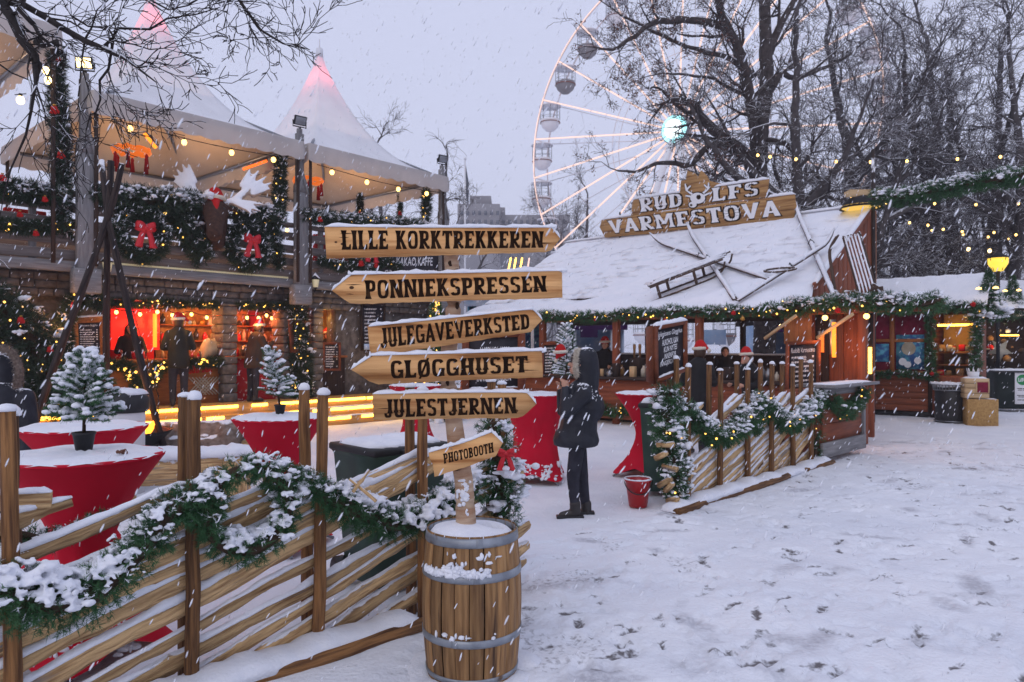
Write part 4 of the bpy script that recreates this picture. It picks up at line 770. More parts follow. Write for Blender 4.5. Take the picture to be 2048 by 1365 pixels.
# ================================================================== PEOPLE
def vendor(name_label, c, face=(0, -1), hatc=True, hgt=1.72, arms='down', coatm='coat', grp=None, lean=0.0, hairlong=False, tip=None):
    # a figure of ordinary build; c is where the feet stand
    f = nrm(np.array((*face, 0.))); s = np.cross(f, (0, 0, 1.)); k = hgt / 1.72
    q = lambda a, b, z: np.array(c) + (s * a + f * (b + lean * max(0, z - .9)) + np.array((0, 0, z))) * k
    root = thing('person', name_label, 'person', c, grp)
    hd = q(0, .02, 1.60)
    if arms == 'fwd': el = [(.26, .02, 1.12), (.26, .02, 1.12)]; hn = [(.17, .30, 1.12), (.17, .28, 1.10)]
    elif arms == 'up': el = [(.25, .14, 1.12), (.27, .02, 1.14)]; hn = [(.10, .34, 1.30), (.2, .26, 1.1)]
    else: el = [(.26, -.02, 1.13), (.26, -.02, 1.13)]; hn = [(.25, .06, .88), (.25, .06, .88)]
    body = [(q(0, 0, 1.44), .05 * k, q(0, .01, 1.52), .052 * k), (q(.09, 0, .9), .085 * k, q(.10, .01, .5), .06 * k), (q(.10, .01, .5), .058 * k, q(.10, -.01, .09), .04 * k), (q(-.09, 0, .9), .085 * k, q(-.10, .01, .5), .06 * k), (q(-.10, .01, .5), .058 * k, q(-.10, -.01, .09), .04 * k), (q(0, 0, 1.3), .12 * k, q(0, 0, .95), .12 * k)]
    hands = []
    for i, sg in enumerate((1, -1)):
        E, Hn = q(sg * el[i][0], el[i][1], el[i][2]), q(sg * hn[i][0], hn[i][1], hn[i][2]); d = nrm(Hn - E)
        body += [(q(sg * .17, 0, 1.38), .05 * k, E, .04 * k), (E, .038 * k, Hn, .026 * k), (Hn, .027 * k, Hn + d * .07, .025 * k)]
        sd = nrm(np.cross(d, f + .01)); 
        for j, w in enumerate((-.03, -.01, .01, .03)): body.append((Hn + d * .07 + sd * w, .0095, Hn + d * (.12 + .01 * (j in (1, 2))) + sd * w * 1.2 - np.array((0, 0, .02)), .008))
        body.append((Hn + d * .03 + sd * .03, .011, Hn + d * .08 + sd * .055, .009))
    ells = [(hd, np.array((.078, .094, .115)) * k), (hd + f * .095 * k - np.array((0, 0, .015)), np.array((.014, .02, .022))), (hd + f * .07 * k - np.array((0, 0, .075)), np.array((.04, .04, .04)))] + [(hd + s * sg * .08 * k - np.array((0, 0, .01)), np.array((.015, .018, .03))) for sg in (1, -1)]
    adopt(organic('body', body, M['skin'], None, .016, 2, ells), root)
    m = MB(); v, ff = ICO1
    for sg in (1, -1): m.add(v * .009 + hd + f * .088 * k + s * sg * .033 + np.array((0, 0, .012)), ff)
    m.add(v * np.array((.022, .022, .006)) + hd + f * .092 * k - np.array((0, 0, .055)), ff, 1); adopt(m.build('face', [M['black'], M['hatred']], None, True), root)
    jk = [(q(0, 0, 1.36), .175 * k, q(0, .005, 1.12), .18 * k), (q(0, .005, 1.12), .18 * k, q(0, 0, .80), .20 * k), (q(.14, 0, 1.39), .075 * k, q(-.14, 0, 1.39), .075 * k), (q(0, -.01, 1.44), .075 * k, q(0, -.005, 1.5), .07 * k)]
    for i, sg in enumerate((1, -1)):
        E, Hn = q(sg * el[i][0], el[i][1], el[i][2]), q(sg * hn[i][0], hn[i][1], hn[i][2]); jk += [(q(sg * .17, 0, 1.38), .078 * k, E, .062 * k), (E, .062 * k, Hn - nrm(Hn - E) * .01, .046 * k)]
    hem(adopt(organic('jacket', jk, M[coatm], None, .02, 4), root), q(0, 0, .74)[2])
    tr = []
    for sg in (1, -1): tr += [(q(sg * .09, 0, .92), .105 * k, q(sg * .10, .01, .5), .075 * k), (q(sg * .10, .01, .5), .075 * k, q(sg * .10, -.01, .1), .058 * k)]
    adopt(organic('trousers', tr, M['jeans'], None, .02, 3), root)
    for sg in (1, -1): adopt(organic('shoe', [(q(sg * .10, -.05, .05), .045, q(sg * .11, .15, .038), .038), (q(sg * .10, -.02, .05), .045, q(sg * .10, -.02, .13), .05)], M['boot'], None, .014, 2), root)
    hr = [(hd + (0, 0, .03) - f * .02, .1 * k, hd - f * .03 + np.array((0, 0, -.02)), .095 * k)]
    if hairlong: hr += [(hd + s * .06 - f * .02, .06, hd + s * .08 - f * .01 - np.array((0, 0, .24)), .045), (hd - s * .06 - f * .02, .06, hd - s * .08 - f * .01 - np.array((0, 0, .24)), .045), (hd - f * .06, .08, hd - f * .09 - np.array((0, 0, .24)), .07)]
    adopt(organic('hair', hr, M['hair'], None, .016, 2), root)
    if hatc: t = hd + (tip[0] * s + tip[1] * f + np.array((0, 0, tip[2])) if tip else s * .16 - f * .05 + np.array((0, 0, .03))); hat(root, hd + (0, 0, .055), .105 * k, t)
    return root
# the photographer, hood up, seen from the side
PD = 7.23
root = thing('person', 'person in dark hooded down coat and black jeans, raising both hands to take a photo', 'person', G(1158, 1030))
p = lambda x, y, o=0.: P(x, y, PD + o)
body = [(p(1170, 762), .055, p(1168, 745), .055), (p(1166, 790), .12, p(1158, 872), .10)]
legs = []
for o, kx, ax in ((-.09, 1146, 1150), (.09, 1164, 1172)):
    legs += [(p(1156, 880, o), .084, p(kx, 955, o), .066), (p(kx, 955, o), .064, p(ax, 1018, o), .046)]
    body += [(p(1157, 884, o), .066, p(kx, 955, o), .055), (p(kx, 955, o), .053, p(ax, 1020, o), .036)]
sleeves = []
for o, ex, ey, hx, hy in ((-.19, 1131, 826, 1131, 779), (.17, 1126, 822, 1122, 784)):
    S, E, Hn = p(1168, 790, o * .9), p(ex, ey, o), p(hx, hy, o * .55)
    sleeves += [(S, .082, E, .066), (E, .064, Hn, .047)]; body += [(S, .05, E, .042), (E, .04, Hn, .028), (Hn, .030, Hn + (-.012, 0, .055), .030)]
    for j in range(4):                                          # fingers closing on the phone
        b = Hn + np.array((-.030 + .018 * j, -.012 * np.sign(-o), .075 - .004 * j)); t = b + np.array((-.022, .028 * np.sign(-o), .026 - .006 * j)); body += [(b, .010, t, .009), (t, .009, t + np.array((.012, .022 * np.sign(-o), .004)), .008)]
    b = Hn + np.array((.028, 0, .035)); body.append((b, .012, b + np.array((-.012, .02 * np.sign(-o), .045)), .010))
hd = p(1160, 727); ells = [(hd, (.098, .08, .118)), (hd + (-.1, 0, -.012), (.026, .016, .022)), (hd + (-.06, 0, -.075), (.045, .045, .04)), (hd + (0, -.08, -.01), (.02, .014, .03))]
adopt(organic('body', body, M['skin'], None, .0085, 2, ells), root)
m = MB(); v, f = ICO1; [m.add(v * .010 + hd + (-.092, sy, .014), f) for sy in (-.033, .033)]; m.add(v * (.006, .022, .007) + hd + (-.100, 0, -.056), f, 1); adopt(m.build('face', [M['black'], M['hatred']], None, True), root)
jk = [(p(1166, 788), .165, p(1160, 835), .175), (p(1160, 835), .178, p(1153, 882), .205), (p(1167, 784, -.13), .085, p(1167, 784, .13), .085), (p(1170, 768), .10, p(1172, 752), .09)] + sleeves
o = adopt(organic('down_coat', jk, M['navy'], None, .014, 3, [(p(1180, 815), (.15, .19, .17)), (p(1152, 880), (.24, .225, .17))] + [(p(1164 - q * .16, 798 + q), (.184, .195, .030)) for q in (0, 15, 30, 45, 60)]), root)
hem(o, p(1152, 890)[2])
o2 = adopt(organic('hood', [(p(1174, 720), .118, p(1176, 744), .118), (p(1176, 744), .118, p(1173, 772), .125), (p(1162, 719), .108, p(1174, 716), .112), (p(1163, 738), .10, p(1175, 745), .112)], M['navy'], None, .013, 4), root)
m = MB(); a = np.linspace(-1.9, 1.9, 40); cc = p(1153, 727); q = np.stack([cc[0] + .018 - .03 * np.cos(a), cc[1] - .098 * np.cos(a * .75), cc[2] + .122 * np.sin(a)], -1); m.tube(q, .020, 7, 0, jit=.3); tt = np.repeat(q, 34, 0); m.needles(tt, nrm(R.normal(0, 1, tt.shape) + (-.6, -.5, 0)), np.full(len(tt), .03), 2, .03, .004, 0); adopt(m.build('fur_trim', M['hatwhite'], None), o2)
adopt(organic('jeans', legs, M['jeans'], None, .014, 3), root)
for o, ax in ((-.09, 1150), (.09, 1172)):
    b = adopt(organic('boot', [(p(ax, 1008, o), .056, p(ax + 1, 1026, o), .052), (p(ax + 2, 1026, o), .046, p(ax - 26, 1031, o), .036)], M['boot'], None, .010, 2), root)
    q = p(ax - 10, 1036, o); m = MB(); m.box((q[0], q[1], .012), (.27, .095, .026), b=.01); adopt(m.build('sole', M['black'], None), b)
q = p(1122, 765); m = MB(); m.box(q, (.012, .15, .076), b=.004); o = m.build('phone', M['black']); tag(o, 'dark phone held up in the hands of the photographing person', 'phone')
m = MB(); m.blobs([p(*R.normal((1180, 790), (9, 8)), -.165 + R.normal(0, .02)) for k in range(60)], np.abs(R.normal(.004, .002, (60, 3))) + .001); adopt(m.build('snow', M['snow'], None, True), root)
# hooded person at the picture's edge
root = thing('person', 'person in navy quilted coat with fur edged hood beside the first red tables', 'person', (P(12, 800, 6.3)[0], 6.3, 0))
p2 = lambda x, y, o=0.: P(x, y, 6.3 + o)
bd = [(p2(8, 765), .06, p2(6, 740), .06), (p2(8, 800), .13, p2(8, 930), .13)]
for o in (-.1, .1): bd += [(p2(8, 930, o), .09, p2(8, 1010, o), .06), (p2(8, 1010, o), .06, p2(10, 1078, o), .042)]
for sx in (-46, 42): bd += [(p2(8 + sx, 800), .05, p2(10 + sx * 1.15, 860), .042), (p2(10 + sx * 1.15, 860), .04, p2(4 + sx, 905, -.12), .03), (p2(4 + sx, 905, -.12), .032, p2(4 + sx, 925, -.16), .028)]
for sx in (-46, 42):
    for j in range(4): bd.append((p2(4 + sx - 6 + 4 * j, 922, -.16), .009, p2(4 + sx - 7 + 4.4 * j, 937, -.18), .008))
    bd.append((p2(4 + sx + 10, 914, -.16), .01, p2(4 + sx + 15, 926, -.17), .009))
adopt(organic('body', bd, M['skin'], None, .014, 2, [(p2(8, 738, .06), (.09, .1, .12)), (p2(0, 741, -.035), (.02, .022, .022)), (p2(8, 755, .02), (.05, .05, .05))]), root)
jk = [(p2(8, 800), .18, p2(8, 860), .185), (p2(8, 860), .185, p2(10, 985), .20)]
for sx in (-46, 42): jk += [(p2(8 + sx, 796), .088, p2(10 + sx * 1.15, 860), .078), (p2(10 + sx * 1.15, 860), .075, p2(4 + sx, 908, -.12), .056)]
adopt(organic('quilted_coat', jk, M['navy'], None, .018, 4), root)
h_ = adopt(organic('hood', [(p2(8, 738, .05), .15, p2(10, 770, .05), .14)], M['navy'], None, .016, 4), root)
m = MB(); q = curve_pts([p2(34, 775, -.10), p2(38, 745, -.12), p2(28, 712, -.12), p2(4, 698, -.10), p2(-22, 706, -.06)], 44); m.tube(q, .026, 7, 0, jit=.3); tt = np.repeat(q, 40, 0); m.needles(tt, nrm(R.normal(0, 1, tt.shape) + (.3, -.4, .3)), np.full(len(tt), .035), 2, .032, .004, 0); adopt(m.build('fur_trim', M['fur'], None), h_)
adopt(organic('trousers', [(p2(8, 940, o), .1, p2(8, 1010, o), .07) for o in (-.1, .1)] + [(p2(8, 1010, o), .07, p2(10, 1075, o), .052) for o in (-.1, .1)], M['jeans'], None, .016, 3), root)
for o in (-.1, .1): adopt(organic('boot', [(p2(10, 1072, o), .055, p2(-16, 1076, o), .042)], M['boot'], None, .014, 2), root)

# ================================================================== FIRE PLACE
root = thing('pole_tripod', 'tall tripod of charred poles standing over the fire pit', 'tripod', G(235, 966))
ap = P(213, 440, 9.0)
for tip, foot in (((203, 322, 9.3), (345, 966, 9.0)), ((222, 322, 9.0), (24, 985, 8.5)), ((244, 328, 8.8), (215, 940, 9.9))):
    t, f_ = P(*tip), P(*foot); f_[2] = 0; k = np.linspace(0, 1, 12)[:, None]; m = MB()
    pth = np.concatenate([np.linspace(t, ap + (t - ap) * .03, 4), np.linspace(ap, f_, 9)[1:]]); pth[:, 0] += np.sin(np.linspace(0, 7, len(pth))) * .015
    m.tube(pth, np.linspace(.036, .046, len(pth)), 8, jit=.12); adopt(m.build('pole', M['burnt'], None, True), root)
m = MB(); ch = P(316, 870, 9.2)
for k in range(26): m.tube([ch + (0, 0, -.25 + k * .03), ch + (.006 * (-1) ** k, .01, -.25 + k * .03 + .034)], .007, 5)
m.tube([ch + (0, 0, .5), ap], .006, 5); adopt(m.build('chain', M['iron'], None), root)
def bench(label, a, b, h, wd, cover, legm='rail'):
    root = thing('log_bench', label, 'bench', (*((a + b) / 2)[:2], 0)); d = nrm(b - a)
    m = MB(); m.tube(curve_pts([a + (0, 0, h - wd * .45), (a + b) / 2 + (0, 0, h - wd * .43), b + (0, 0, h - wd * .45)], 14), wd * .5, 12, jit=.05, sq=1.1); adopt(m.build('log', M[legm], None, True), root)
    for q in (a + (b - a) * .15, b - (b - a) * .15): m = MB(); m.tube([q, q + (0, 0, h - wd * .8)], wd * .42, 10, jit=.06); adopt(m.build('stump', M[legm], None, True), root)
    return root
a_, b_ = P(190, 900, 7.5), P(520, 900, 8.2); a_[2] = b_[2] = 0
bench('snow covered pale log bench just inside the near fence', a_, b_, .52, .34, None, 'rail')
m = MB(); m.ridge(np.linspace(a_ + (0, 0, .50), b_ + (0, 0, .50), 34), .36, .10, 0, 9); o = m.build('snow', M['snow'], None, True); struct(o, 'stuff')
a_, b_ = P(285, 880, 9.6), P(505, 880, 10.0); a_[2] = b_[2] = 0
bench('log bench draped with brown sheepskins near the bar steps', a_, b_, .48, .4, None, 'rail')
for k, (t, lab) in enumerate(((.22, 'brown sheepskin over the tripod end of the log bench'), (.66, 'matted grey brown sheepskin on the bench behind the red table'))):
    c = a_ + (b_ - a_) * t + np.array((0, 0, .5)); d = (b_ - a_) / 2 * .42
    o = organic('sheepskin', [(c - d, .19, c + d, .2), (c - d + (0, -.24, -.12), .12, c + d + (0, -.24, -.12), .13)], M['fleece'], None, .03, 3, [(c + R.normal(0, .2, 3) * (1.3, .5, .25), (.12, .12, .09)) for j in range(9)]); tag(o, lab, 'sheepskin', 'sheepskins on the log bench')
root = thing('fire_pit', 'round iron fire pit with low orange flames behind the red tables', 'fire pit', P(230, 840, 8.9) * (1, 1, 0))
m = MB(); m.lathe([(.3, .0), (.32, .3), (.62, .62), (.66, .66), (.60, .64), (.3, .45), (.0001, .42)], n=28); m.build('bowl', M['iron'], root, True)
for k, (x, y, h_) in enumerate(((-.02, 0, .42), (.16, -.1, .36), (-.2, .05, .3), (.3, 0, .26), (.08, .15, .3))):
    m = MB(); m.tube(curve_pts([(x, y, .52), (x + .05, y, .52 + h_ * .4), (x + .14, y + .02, .52 + h_ * .75), (x + .17, y, .52 + h_)], 9), (.03, .06, .07, .066, .055, .042, .03, .018, .003), 7, jit=.12); m.build('flame', M['flame'], root, True)
for k in range(4): m = MB(); m.tube([(-.3 + .1 * k, -.2, .5), (.2 - .12 * k, .25, .56)], .05, 8, jit=.08); m.build('log', M['burnt'], root)
l = bpy.data.lights.new('fire_light', 'POINT'); l.energy = 25; l.color = (1, .35, .08); l.shadow_soft_size = .2; lo = bpy.data.objects.new('fire_light', l); COL.objects.link(lo); lo.parent = root; lo.location = (.1, 0, .95)
# round bin with a green disc by the fire
root = thing('litter_bin', 'white litter bin with round green badge and snowy black lid behind the red tables', 'waste bin', P(252, 830, 8.3) * (1, 1, 0))
m = MB(); m.lathe([(.19, 0), (.2, .95), (.2, .96)], n=24); m.build('body', M['white'], root, True)
m = MB(); m.lathe([(.22, .94), (.25, 1.0), (.24, 1.12), (.16, 1.17), (.0001, 1.17)], n=24); m.build('lid', M['black'], root, True)
m = MB(); m.ridge(np.linspace((-.2, 0, 1.15), (.2, 0, 1.15), 10), .34, .06); m.build('snow', M['snow'], root, True)
m = MB(); a = np.linspace(0, 6.283, 25)[:-1]; m.add(np.stack([.13 * np.cos(a), -.205 - 0 * a, .74 + .13 * np.sin(a)], -1), np.arange(24)[None]); m.build('badge', M['logo'], root)
# ================================================================== TWO-STOREY MARKET CHALET
CU, CV, C1 = np.array((.658, .753, 0)), np.array((-.753, .658, 0)), np.array((-7.64, 12.8, 0))
CR = np.stack([CU, CV, np.array((0, 0, 1.))], 1)
def ch(s, t, z): return C1 + CU * s + CV * t + np.array((0, 0, z))
def cs(px, t=0.):                                              # where a picture column meets the facade plane t
    k = (px - CX) / F; return (-7.64 - .753 * t - k * (12.8 + .658 * t)) / (.753 * k - .658)
def cz(px, py, t=0.): d = 12.8 + .753 * cs(px, t) + .658 * t; return H - (py - HY) / F * d
def cp(px, py, t=0.): return ch(cs(px, t), t, cz(px, py, t))
def cbox(m, s0, s1, t0, t1, z0, z1, i=0, b=None): m.box(ch((s0 + s1) / 2, (t0 + t1) / 2, (z0 + z1) / 2), (abs(s1 - s0), abs(t1 - t0), abs(z1 - z0)), CR, i, b)
ro = thing('bar_chalet', 'two storey grey timber and stone bar with open balcony and lit counters', 'building', C1)
def part(name, mb, mats, smooth=False, parent=None): return adopt(mb.build(name, mats, None, smooth), parent or ro)
SL, SR = -7.0, 9.3
# deck with lit steps
m = MB(); cbox(m, SL, SR + .6, -.46, 4.2, .0, .55); part('deck', m, M['deck'])
for k, (t, z) in enumerate(((-.92, .18), (-.69, .36))): m = MB(); cbox(m, SL, SR + .6, t, t + .232, 0, z); part('step', m, M['deck'])
for k, (t, z) in enumerate(((-.93, .165), (-.70, .345), (-.475, .53))):
    m = MB(); s = -1.5 + R.uniform(0, 1)
    while s < 8.9:
        e = s + R.choice((.35, .7, 1.4, 2.2)); m = MB(); cbox(m, s, min(e, 9), t - .012, t + .012, z - .05, z + .008, b=.004); part('light_strip', m, M['strip']); s = e + R.choice((.05, .1, .3))
m = MB()                                                      # snow trodden onto the lowest treads
for t, z in ((-.82, .18), (-.58, .36)): m.ridge([ch(s, t, z) for s in np.linspace(4.2, 9.4, 50)], .2 * (1 + .3 * np.sin(np.arange(50))), .018, 0, 6, .3)
part('snow', m, M['snow'], True)
# ground floor walls and pillars
def wall(s0, s1, t0, t1, z0, z1, mt='stone', name='wall'): m = MB(); cbox(m, s0, s1, t0, t1, z0, z1, b=.01); return part(name, m, M[mt])
wall(SL, cs(208), .35, .75, .55, 2.62); wall(cs(690), SR, .35, .75, .55, 2.62)
wall(SL, SR, .22, .8, 2.60, 3.02)
for px in (456, 574, 632): 
    s = cs(px, .2); w = .16 if px == 456 else .14
    m = MB(); z = .55
    while z < 2.58: h_ = R.uniform(.13, .22); cbox(m, s - w + R.uniform(-.01, .01), s + w + R.uniform(-.01, .01), .1, .6, z, min(z + h_ - .012, 2.6), b=.02); z += h_
    part('pillar', m, M['stone'])
for r, z in enumerate((2.58, 2.72, 2.86)):
    m = MB(); s = SL + R.uniform(0, .2)
    while s < SR: e = s + R.uniform(.22, .4); cbox(m, s, e - .012, .16 + R.uniform(-.012, .012), .24, z, z + .128, b=.015); s = e
    part('brick_course', m, M['stone'])
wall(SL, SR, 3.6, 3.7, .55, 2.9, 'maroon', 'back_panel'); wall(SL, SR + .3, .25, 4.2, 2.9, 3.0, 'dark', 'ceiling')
for px in (330, 560): m = MB(); cbox(m, cs(px, .6) - .04, cs(px, .6) + .04, 1.6, 3.6, .55, 2.9); part('partition', m, M['maroon'])
# balcony
m = MB(); cbox(m, SL, SR, -.18, 4.3, 3.02, 3.10); part('balcony_floor', m, M['grey'])
m = MB(); cbox(m, SL, SR, -.26, -.18, 2.99, 3.17); part('fascia', m, M['grey'])
for z in (3.29, 3.55, 3.83, 4.11): m = MB(); cbox(m, SL, SR, -.15, -.10, z - .085, z + .085); part('slat', m, M['slat'])
m = MB(); cbox(m, SL, SR, -.2, -.02, 4.32, 4.40); part('handrail', m, M['slat'])
for s in np.arange(-6.4, 9.3, 1.417): m = MB(); cbox(m, s - .05, s + .05, -.1, 0, 3.1, 4.32); part('baluster', m, M['grey'])
m = MB(); cbox(m, SL, SR, 3.9, 4.0, 3.1, 4.3); part('rear_rail', m, M['slat'])
m = MB(); cbox(m, .4, 4.0, -.24, -.16, 3.175, 3.21, b=.006); part('light_strip', m, M['lampoff'])
# carved posts with pointed tops
for k, s in enumerate((0, 4.25, 8.5, -4.25)):
    m = MB(); w = .155; cbox(m, s - w, s + w, -.40, -.27, 2.75, 5.05)
    f = [ch(s + a, -.40, z) for a, z in ((-w, 5.05), (w, 5.05), (w * .95, 5.2), (0, 5.52), (-w * .95, 5.2))]; m.prism(f, CV * .13)
    cbox(m, s - .085, s + .085, -.33, -.22, 5.2, 6.35); cbox(m, s - .055, s + .055, -.31, -.24, 6.35, 6.46); o = part('carved_post', m, M['grey'])
    m = MB(); cbox(m, s - .22, s + .22, -.44, -.2, 2.62, 3.05); part('base_block', m, M['grey'], False, o)
    for q_ in (-1, 1): m = MB(); m.bar(ch(s + q_ * w * .8, -.415, 5.02), ch(s, -.415, 5.45), .03, .05); part('gable_trim', m, M['grey'], False, o)
    m = MB(); m.ridge([ch(s - .085 + .02 * q, -.28, 5.1 + .065 * q) for q in range(2)] + [ch(s, -.35, 5.53), ch(s + .1, -.3, 5.22)], .1, .03); part('snow', m, M['snow'], True, o)
# stair at the dark end of the facade, with its handrails
m = MB()
for q in range(9): cbox(m, cs(150) - .35 - q * .27, cs(150) - .08 - q * .27, -.2, .3, .55 + q * .25, .80 + q * .25)
part('stair', m, M['dark'])
m = MB(); m.bar(cp(-60, 560, -.28), cp(118, 690, -.28), .05, .12); part('stair_rail', m, M['slat'])
m = MB(); m.bar(cp(-60, 640, -.3), cp(90, 760, -.3), .05, .12); part('stair_rail', m, M['slat'])
# counters
def counter(px0, px1, top, mt, t=.3, name='counter'):
    m = MB(); s0, s1 = cs(px0, t), cs(px1, t); cbox(m, s0, s1, t, t + .08, .55, top - .05); o = part(name, m, M[mt]); m = MB(); cbox(m, s0, s1, t - .1, t + .5, top - .05, top); part('worktop', m, M['orange'], False, o); return o
festoon_q = []
c1 = counter(214, 443, 1.46, 'orange'); c2 = counter(472, 560, 1.50, 'redprint'); c3 = counter(636, 690, 1.50, 'dark')
m = MB(); s0, s1, t = cs(372, .27), cs(443, .27), .27
for k in range(-12, 26):
    for sg in (-1, 1):
        a, b = np.array((s0 + k * .07, .72)), np.array((s0 + k * .07 + sg * .36, 1.08))
        if min(a[0], b[0]) < s0 or max(a[0], b[0]) > s1: continue
        m.bar(ch(a[0], t - .006 * sg, a[1]), ch(b[0], t - .006 * sg, b[1]), .008, .024, b=.002)
part('lattice', m, M['lattice'], False, c1)
m = MB(); q0 = [cp(x, y, .24) for x, y in ((376, 748), (424, 744), (422, 728), (374, 731))]; slab_text(m, 'GOD JUL', q0, -CV * .012, thick=.02); part('lettering', m, M['hatred'], False, c1)
m = MB(); cbox(m, cs(222, 1.4), cs(318, 1.4), 1.38, 1.42, cz(260, 700, 1.4), cz(260, 618, 1.4)); part('red_lit_panel', m, M['redglow'])
m = MB(); cbox(m, cs(308, 1.2), cs(314, 1.2), 1.2, 1.26, cz(311, 695, 1.2), cz(311, 628, 1.2)); part('heater_bar', m, M['heaty'])
for px, y in ((440, 628), (118, 622)): m = MB(); v, f = ICO2; m.add(v * .09 + cp(px, y, .5), f); part('red_lamp', m, M['heat'] if px > 200 else M['redglow'], True)
m = MB(); cbox(m, cs(555, .5), cs(560, .5), .5, .56, cz(557, 655, .5), cz(557, 612, .5)); part('heater_bar', m, M['heaty'])
m = MB(); cbox(m, cs(628, 1.2), cs(690, 1.2), 1.3, 1.4, .55, 2.7); part('ochre_panel', m, M['yellowwall'])
for px in (672, 680, 686): m = MB(); m.lathe([(.055, cz(px, 672, .8)), (.06, cz(px, 645, .8)), (.05, cz(px, 640, .8))], ch(cs(px, .8), .8, 0), 12); part('cup_stack', m, M['hatwhite'], True)
for k in range(64):                                            # bottles, jars and boxes on the counters, some made to glow orange
    px = R.choice((R.uniform(395, 440), R.uniform(475, 556), R.uniform(475, 500))); t = .42 + R.uniform(0, .3); h_ = R.uniform(.1, .26); r = R.uniform(.025, .05); m = MB(); z = 1.46 if px < 450 else 1.50
    m.lathe([(r, 0), (r, h_ * .6), (r * .4, h_ * .8), (r * .4, h_)], ch(cs(px, t), t, z), 10); part('bottle', m, [M['heaty'], M['goods'], M['redprint'], M['bow']][k % 4] if k % 5 else M['goods'], True)
for i_, (x0, x1, t_) in enumerate(((322, 440, 1.9), (476, 566, 1.7), (226, 318, 1.55))):       # lit shelves of bottles and boxes behind the counters
    s0, s1 = cs(x0, t_), cs(x1, t_); m = MB(); cbox(m, s0, s1, t_ + .25, t_ + .29, 1.2, 2.6); sh = part('shelf_back', m, M['goods' if i_ < 2 else 'redprint'])
    for z in ((1.45, 1.85, 2.2) if i_ < 2 else (2.3,)):
        m = MB(); cbox(m, s0, s1, t_, t_ + .25, z - .03, z); part('shelf', m, M['orange'], False, sh); s = s0 + .08
        while s < s1 - .05:
            r = R.uniform(.03, .07); h_ = R.uniform(.1, .27); m = MB(); m.lathe([(r, 0), (r, h_ * .62), (r * .4, h_ * .82), (r * .4, h_)], ch(s, t_ + .1, z), 8); part('jar', m, M[('goods', 'gold', 'bow', 'hatwhite', 'lattice', 'yellowwall', 'redprint', 'black')[R.randint(8)]], True, sh); s += r * 2 + R.uniform(.02, .12)
for i_, (x0, x1) in enumerate(((225, 440), (476, 568))): pts_ = [ch(s, .7 + .3 * math.sin(3 * s), 2.46 - .08 * abs(math.sin(4 * s))) for s in np.linspace(cs(x0, .7), cs(x1, .7), 9)]; festoon_q.append((['warm bulbs strung inside above the red lit counter', 'warm bulbs strung inside above the second counter'][i_], pts_, 7 - 2 * i_))
m = MB(); m.lathe([(.10, 0), (.13, .15), (.12, .15)], cp(277, 715, .4) * (1, 1, 0) + (0, 0, 1.46), 16); part('red_pot', m, M['bow'], True)
m = MB(); m.ridge(np.linspace(cp(400, 715, .5), cp(443, 700, .5), 9), .35, .28, 0, 9); part('napkin_heap', m, M['lattice'], True)
for px, y, e, c, dt in ((268, 640, 30, (1, .06, .03), .9), (360, 625, 32, (1, .42, .12), .8), (420, 640, 22, (1, .35, .1), 1.0), (520, 630, 34, (1, .16, .05), .9), (660, 630, 36, (1, .55, .12), .7), (120, 640, 6, (1, .4, .1), -.6), (300, 650, 7, (1, .45, .1), -.2), (410, 650, 7, (1, .45, .1), -.2), (515, 650, 7, (1, .40, .1), -.2), (665, 650, 4, (1, .5, .12), -.2)):  # amber ones before the facade are added, standing in for lintel fairy lights
    l = bpy.data.lights.new('counter_light', 'POINT'); l.energy = e * 2.2; l.color = c; l.shadow_soft_size = .12; lo = bpy.data.objects.new('counter_light', l); COL.objects.link(lo); lo.location = cp(px, y, dt)
# lanterns on the posts , floodlights on top
def lantern(s, label, lit):
    c = ch(s + .31, -.42, 3.02); root = thing('wall_lantern', label, 'lantern', c)
    m = MB(); m.lathe([(.03, -.02), (.055, .0), (.085, .16), (.05, .19)], n=8); m.build('glass', M['lampoff' if not lit else 'lampy'], root)
    m = MB(); m.lathe([(.09, .16), (.10, .18), (.02, .27), (.0001, .29)], n=8); m.lathe([(.0001, -.06), (.04, -.03), (.045, 0)], n=8); m.tube([(-.0, .0, -.05), (-.05, .02, -.16), (-.14, .05, -.12), (-.15, .06, .0)], .012, 5); m.build('iron_frame', M['iron'], root)
    m = MB(); m.ridge([(-.09, 0, .19), (0, 0, .26), (.09, 0, .19)], .16, .05); m.build('snow', M['snow'], root, True)
lantern(0, 'iron lantern with pale glass on the grey post by the tripod', 0); lantern(4.25, 'iron lantern with pale glass on the middle grey post', 0)
def flood(c, label, lit, yaw=0.7):
    root = thing('floodlight', label, 'floodlight', c, None, yaw)
    tl = np.array(((1, 0, 0), (0, .9, -.43), (0, .43, .9))); m = MB(); m.box((0, -.03, .13), (.27, .06, .20), tl); m.build('housing', M['iron'], root)
    m = MB(); m.box(np.array((0, -.03, .13)) + tl @ (0, -.034, 0), (.23, .012, .16), tl); m.build('lens', M['bulbw' if lit else 'steel'], root)
    m = MB(); m.tube([(-.15, 0, .13), (-.15, 0, .0), (.15, 0, .0), (.15, 0, .13)], .014, 6); m.tube([(0, 0, -.06), (0, 0, .0)], .03, 8); m.build('bracket', M['iron'], root)
    m = MB(); m.ridge([(-.14, -.02, .22), (.14, -.02, .22)] if not lit else [(-.15, 0, .2), (.15, 0, .2)], .12, .03); m.build('snow', M['snow'], root, True)
flood(ch(0, -.28, 6.5), 'lit floodlight on the grey carved post nearest the overhanging branches', True, .2); flood(ch(4.25, -.28, 6.5), 'unlit square floodlight on the middle carved post between two tents', False); flood(ch(8.5, -.28, 6.5), 'unlit square floodlight on the last carved post by the distant birch', False)
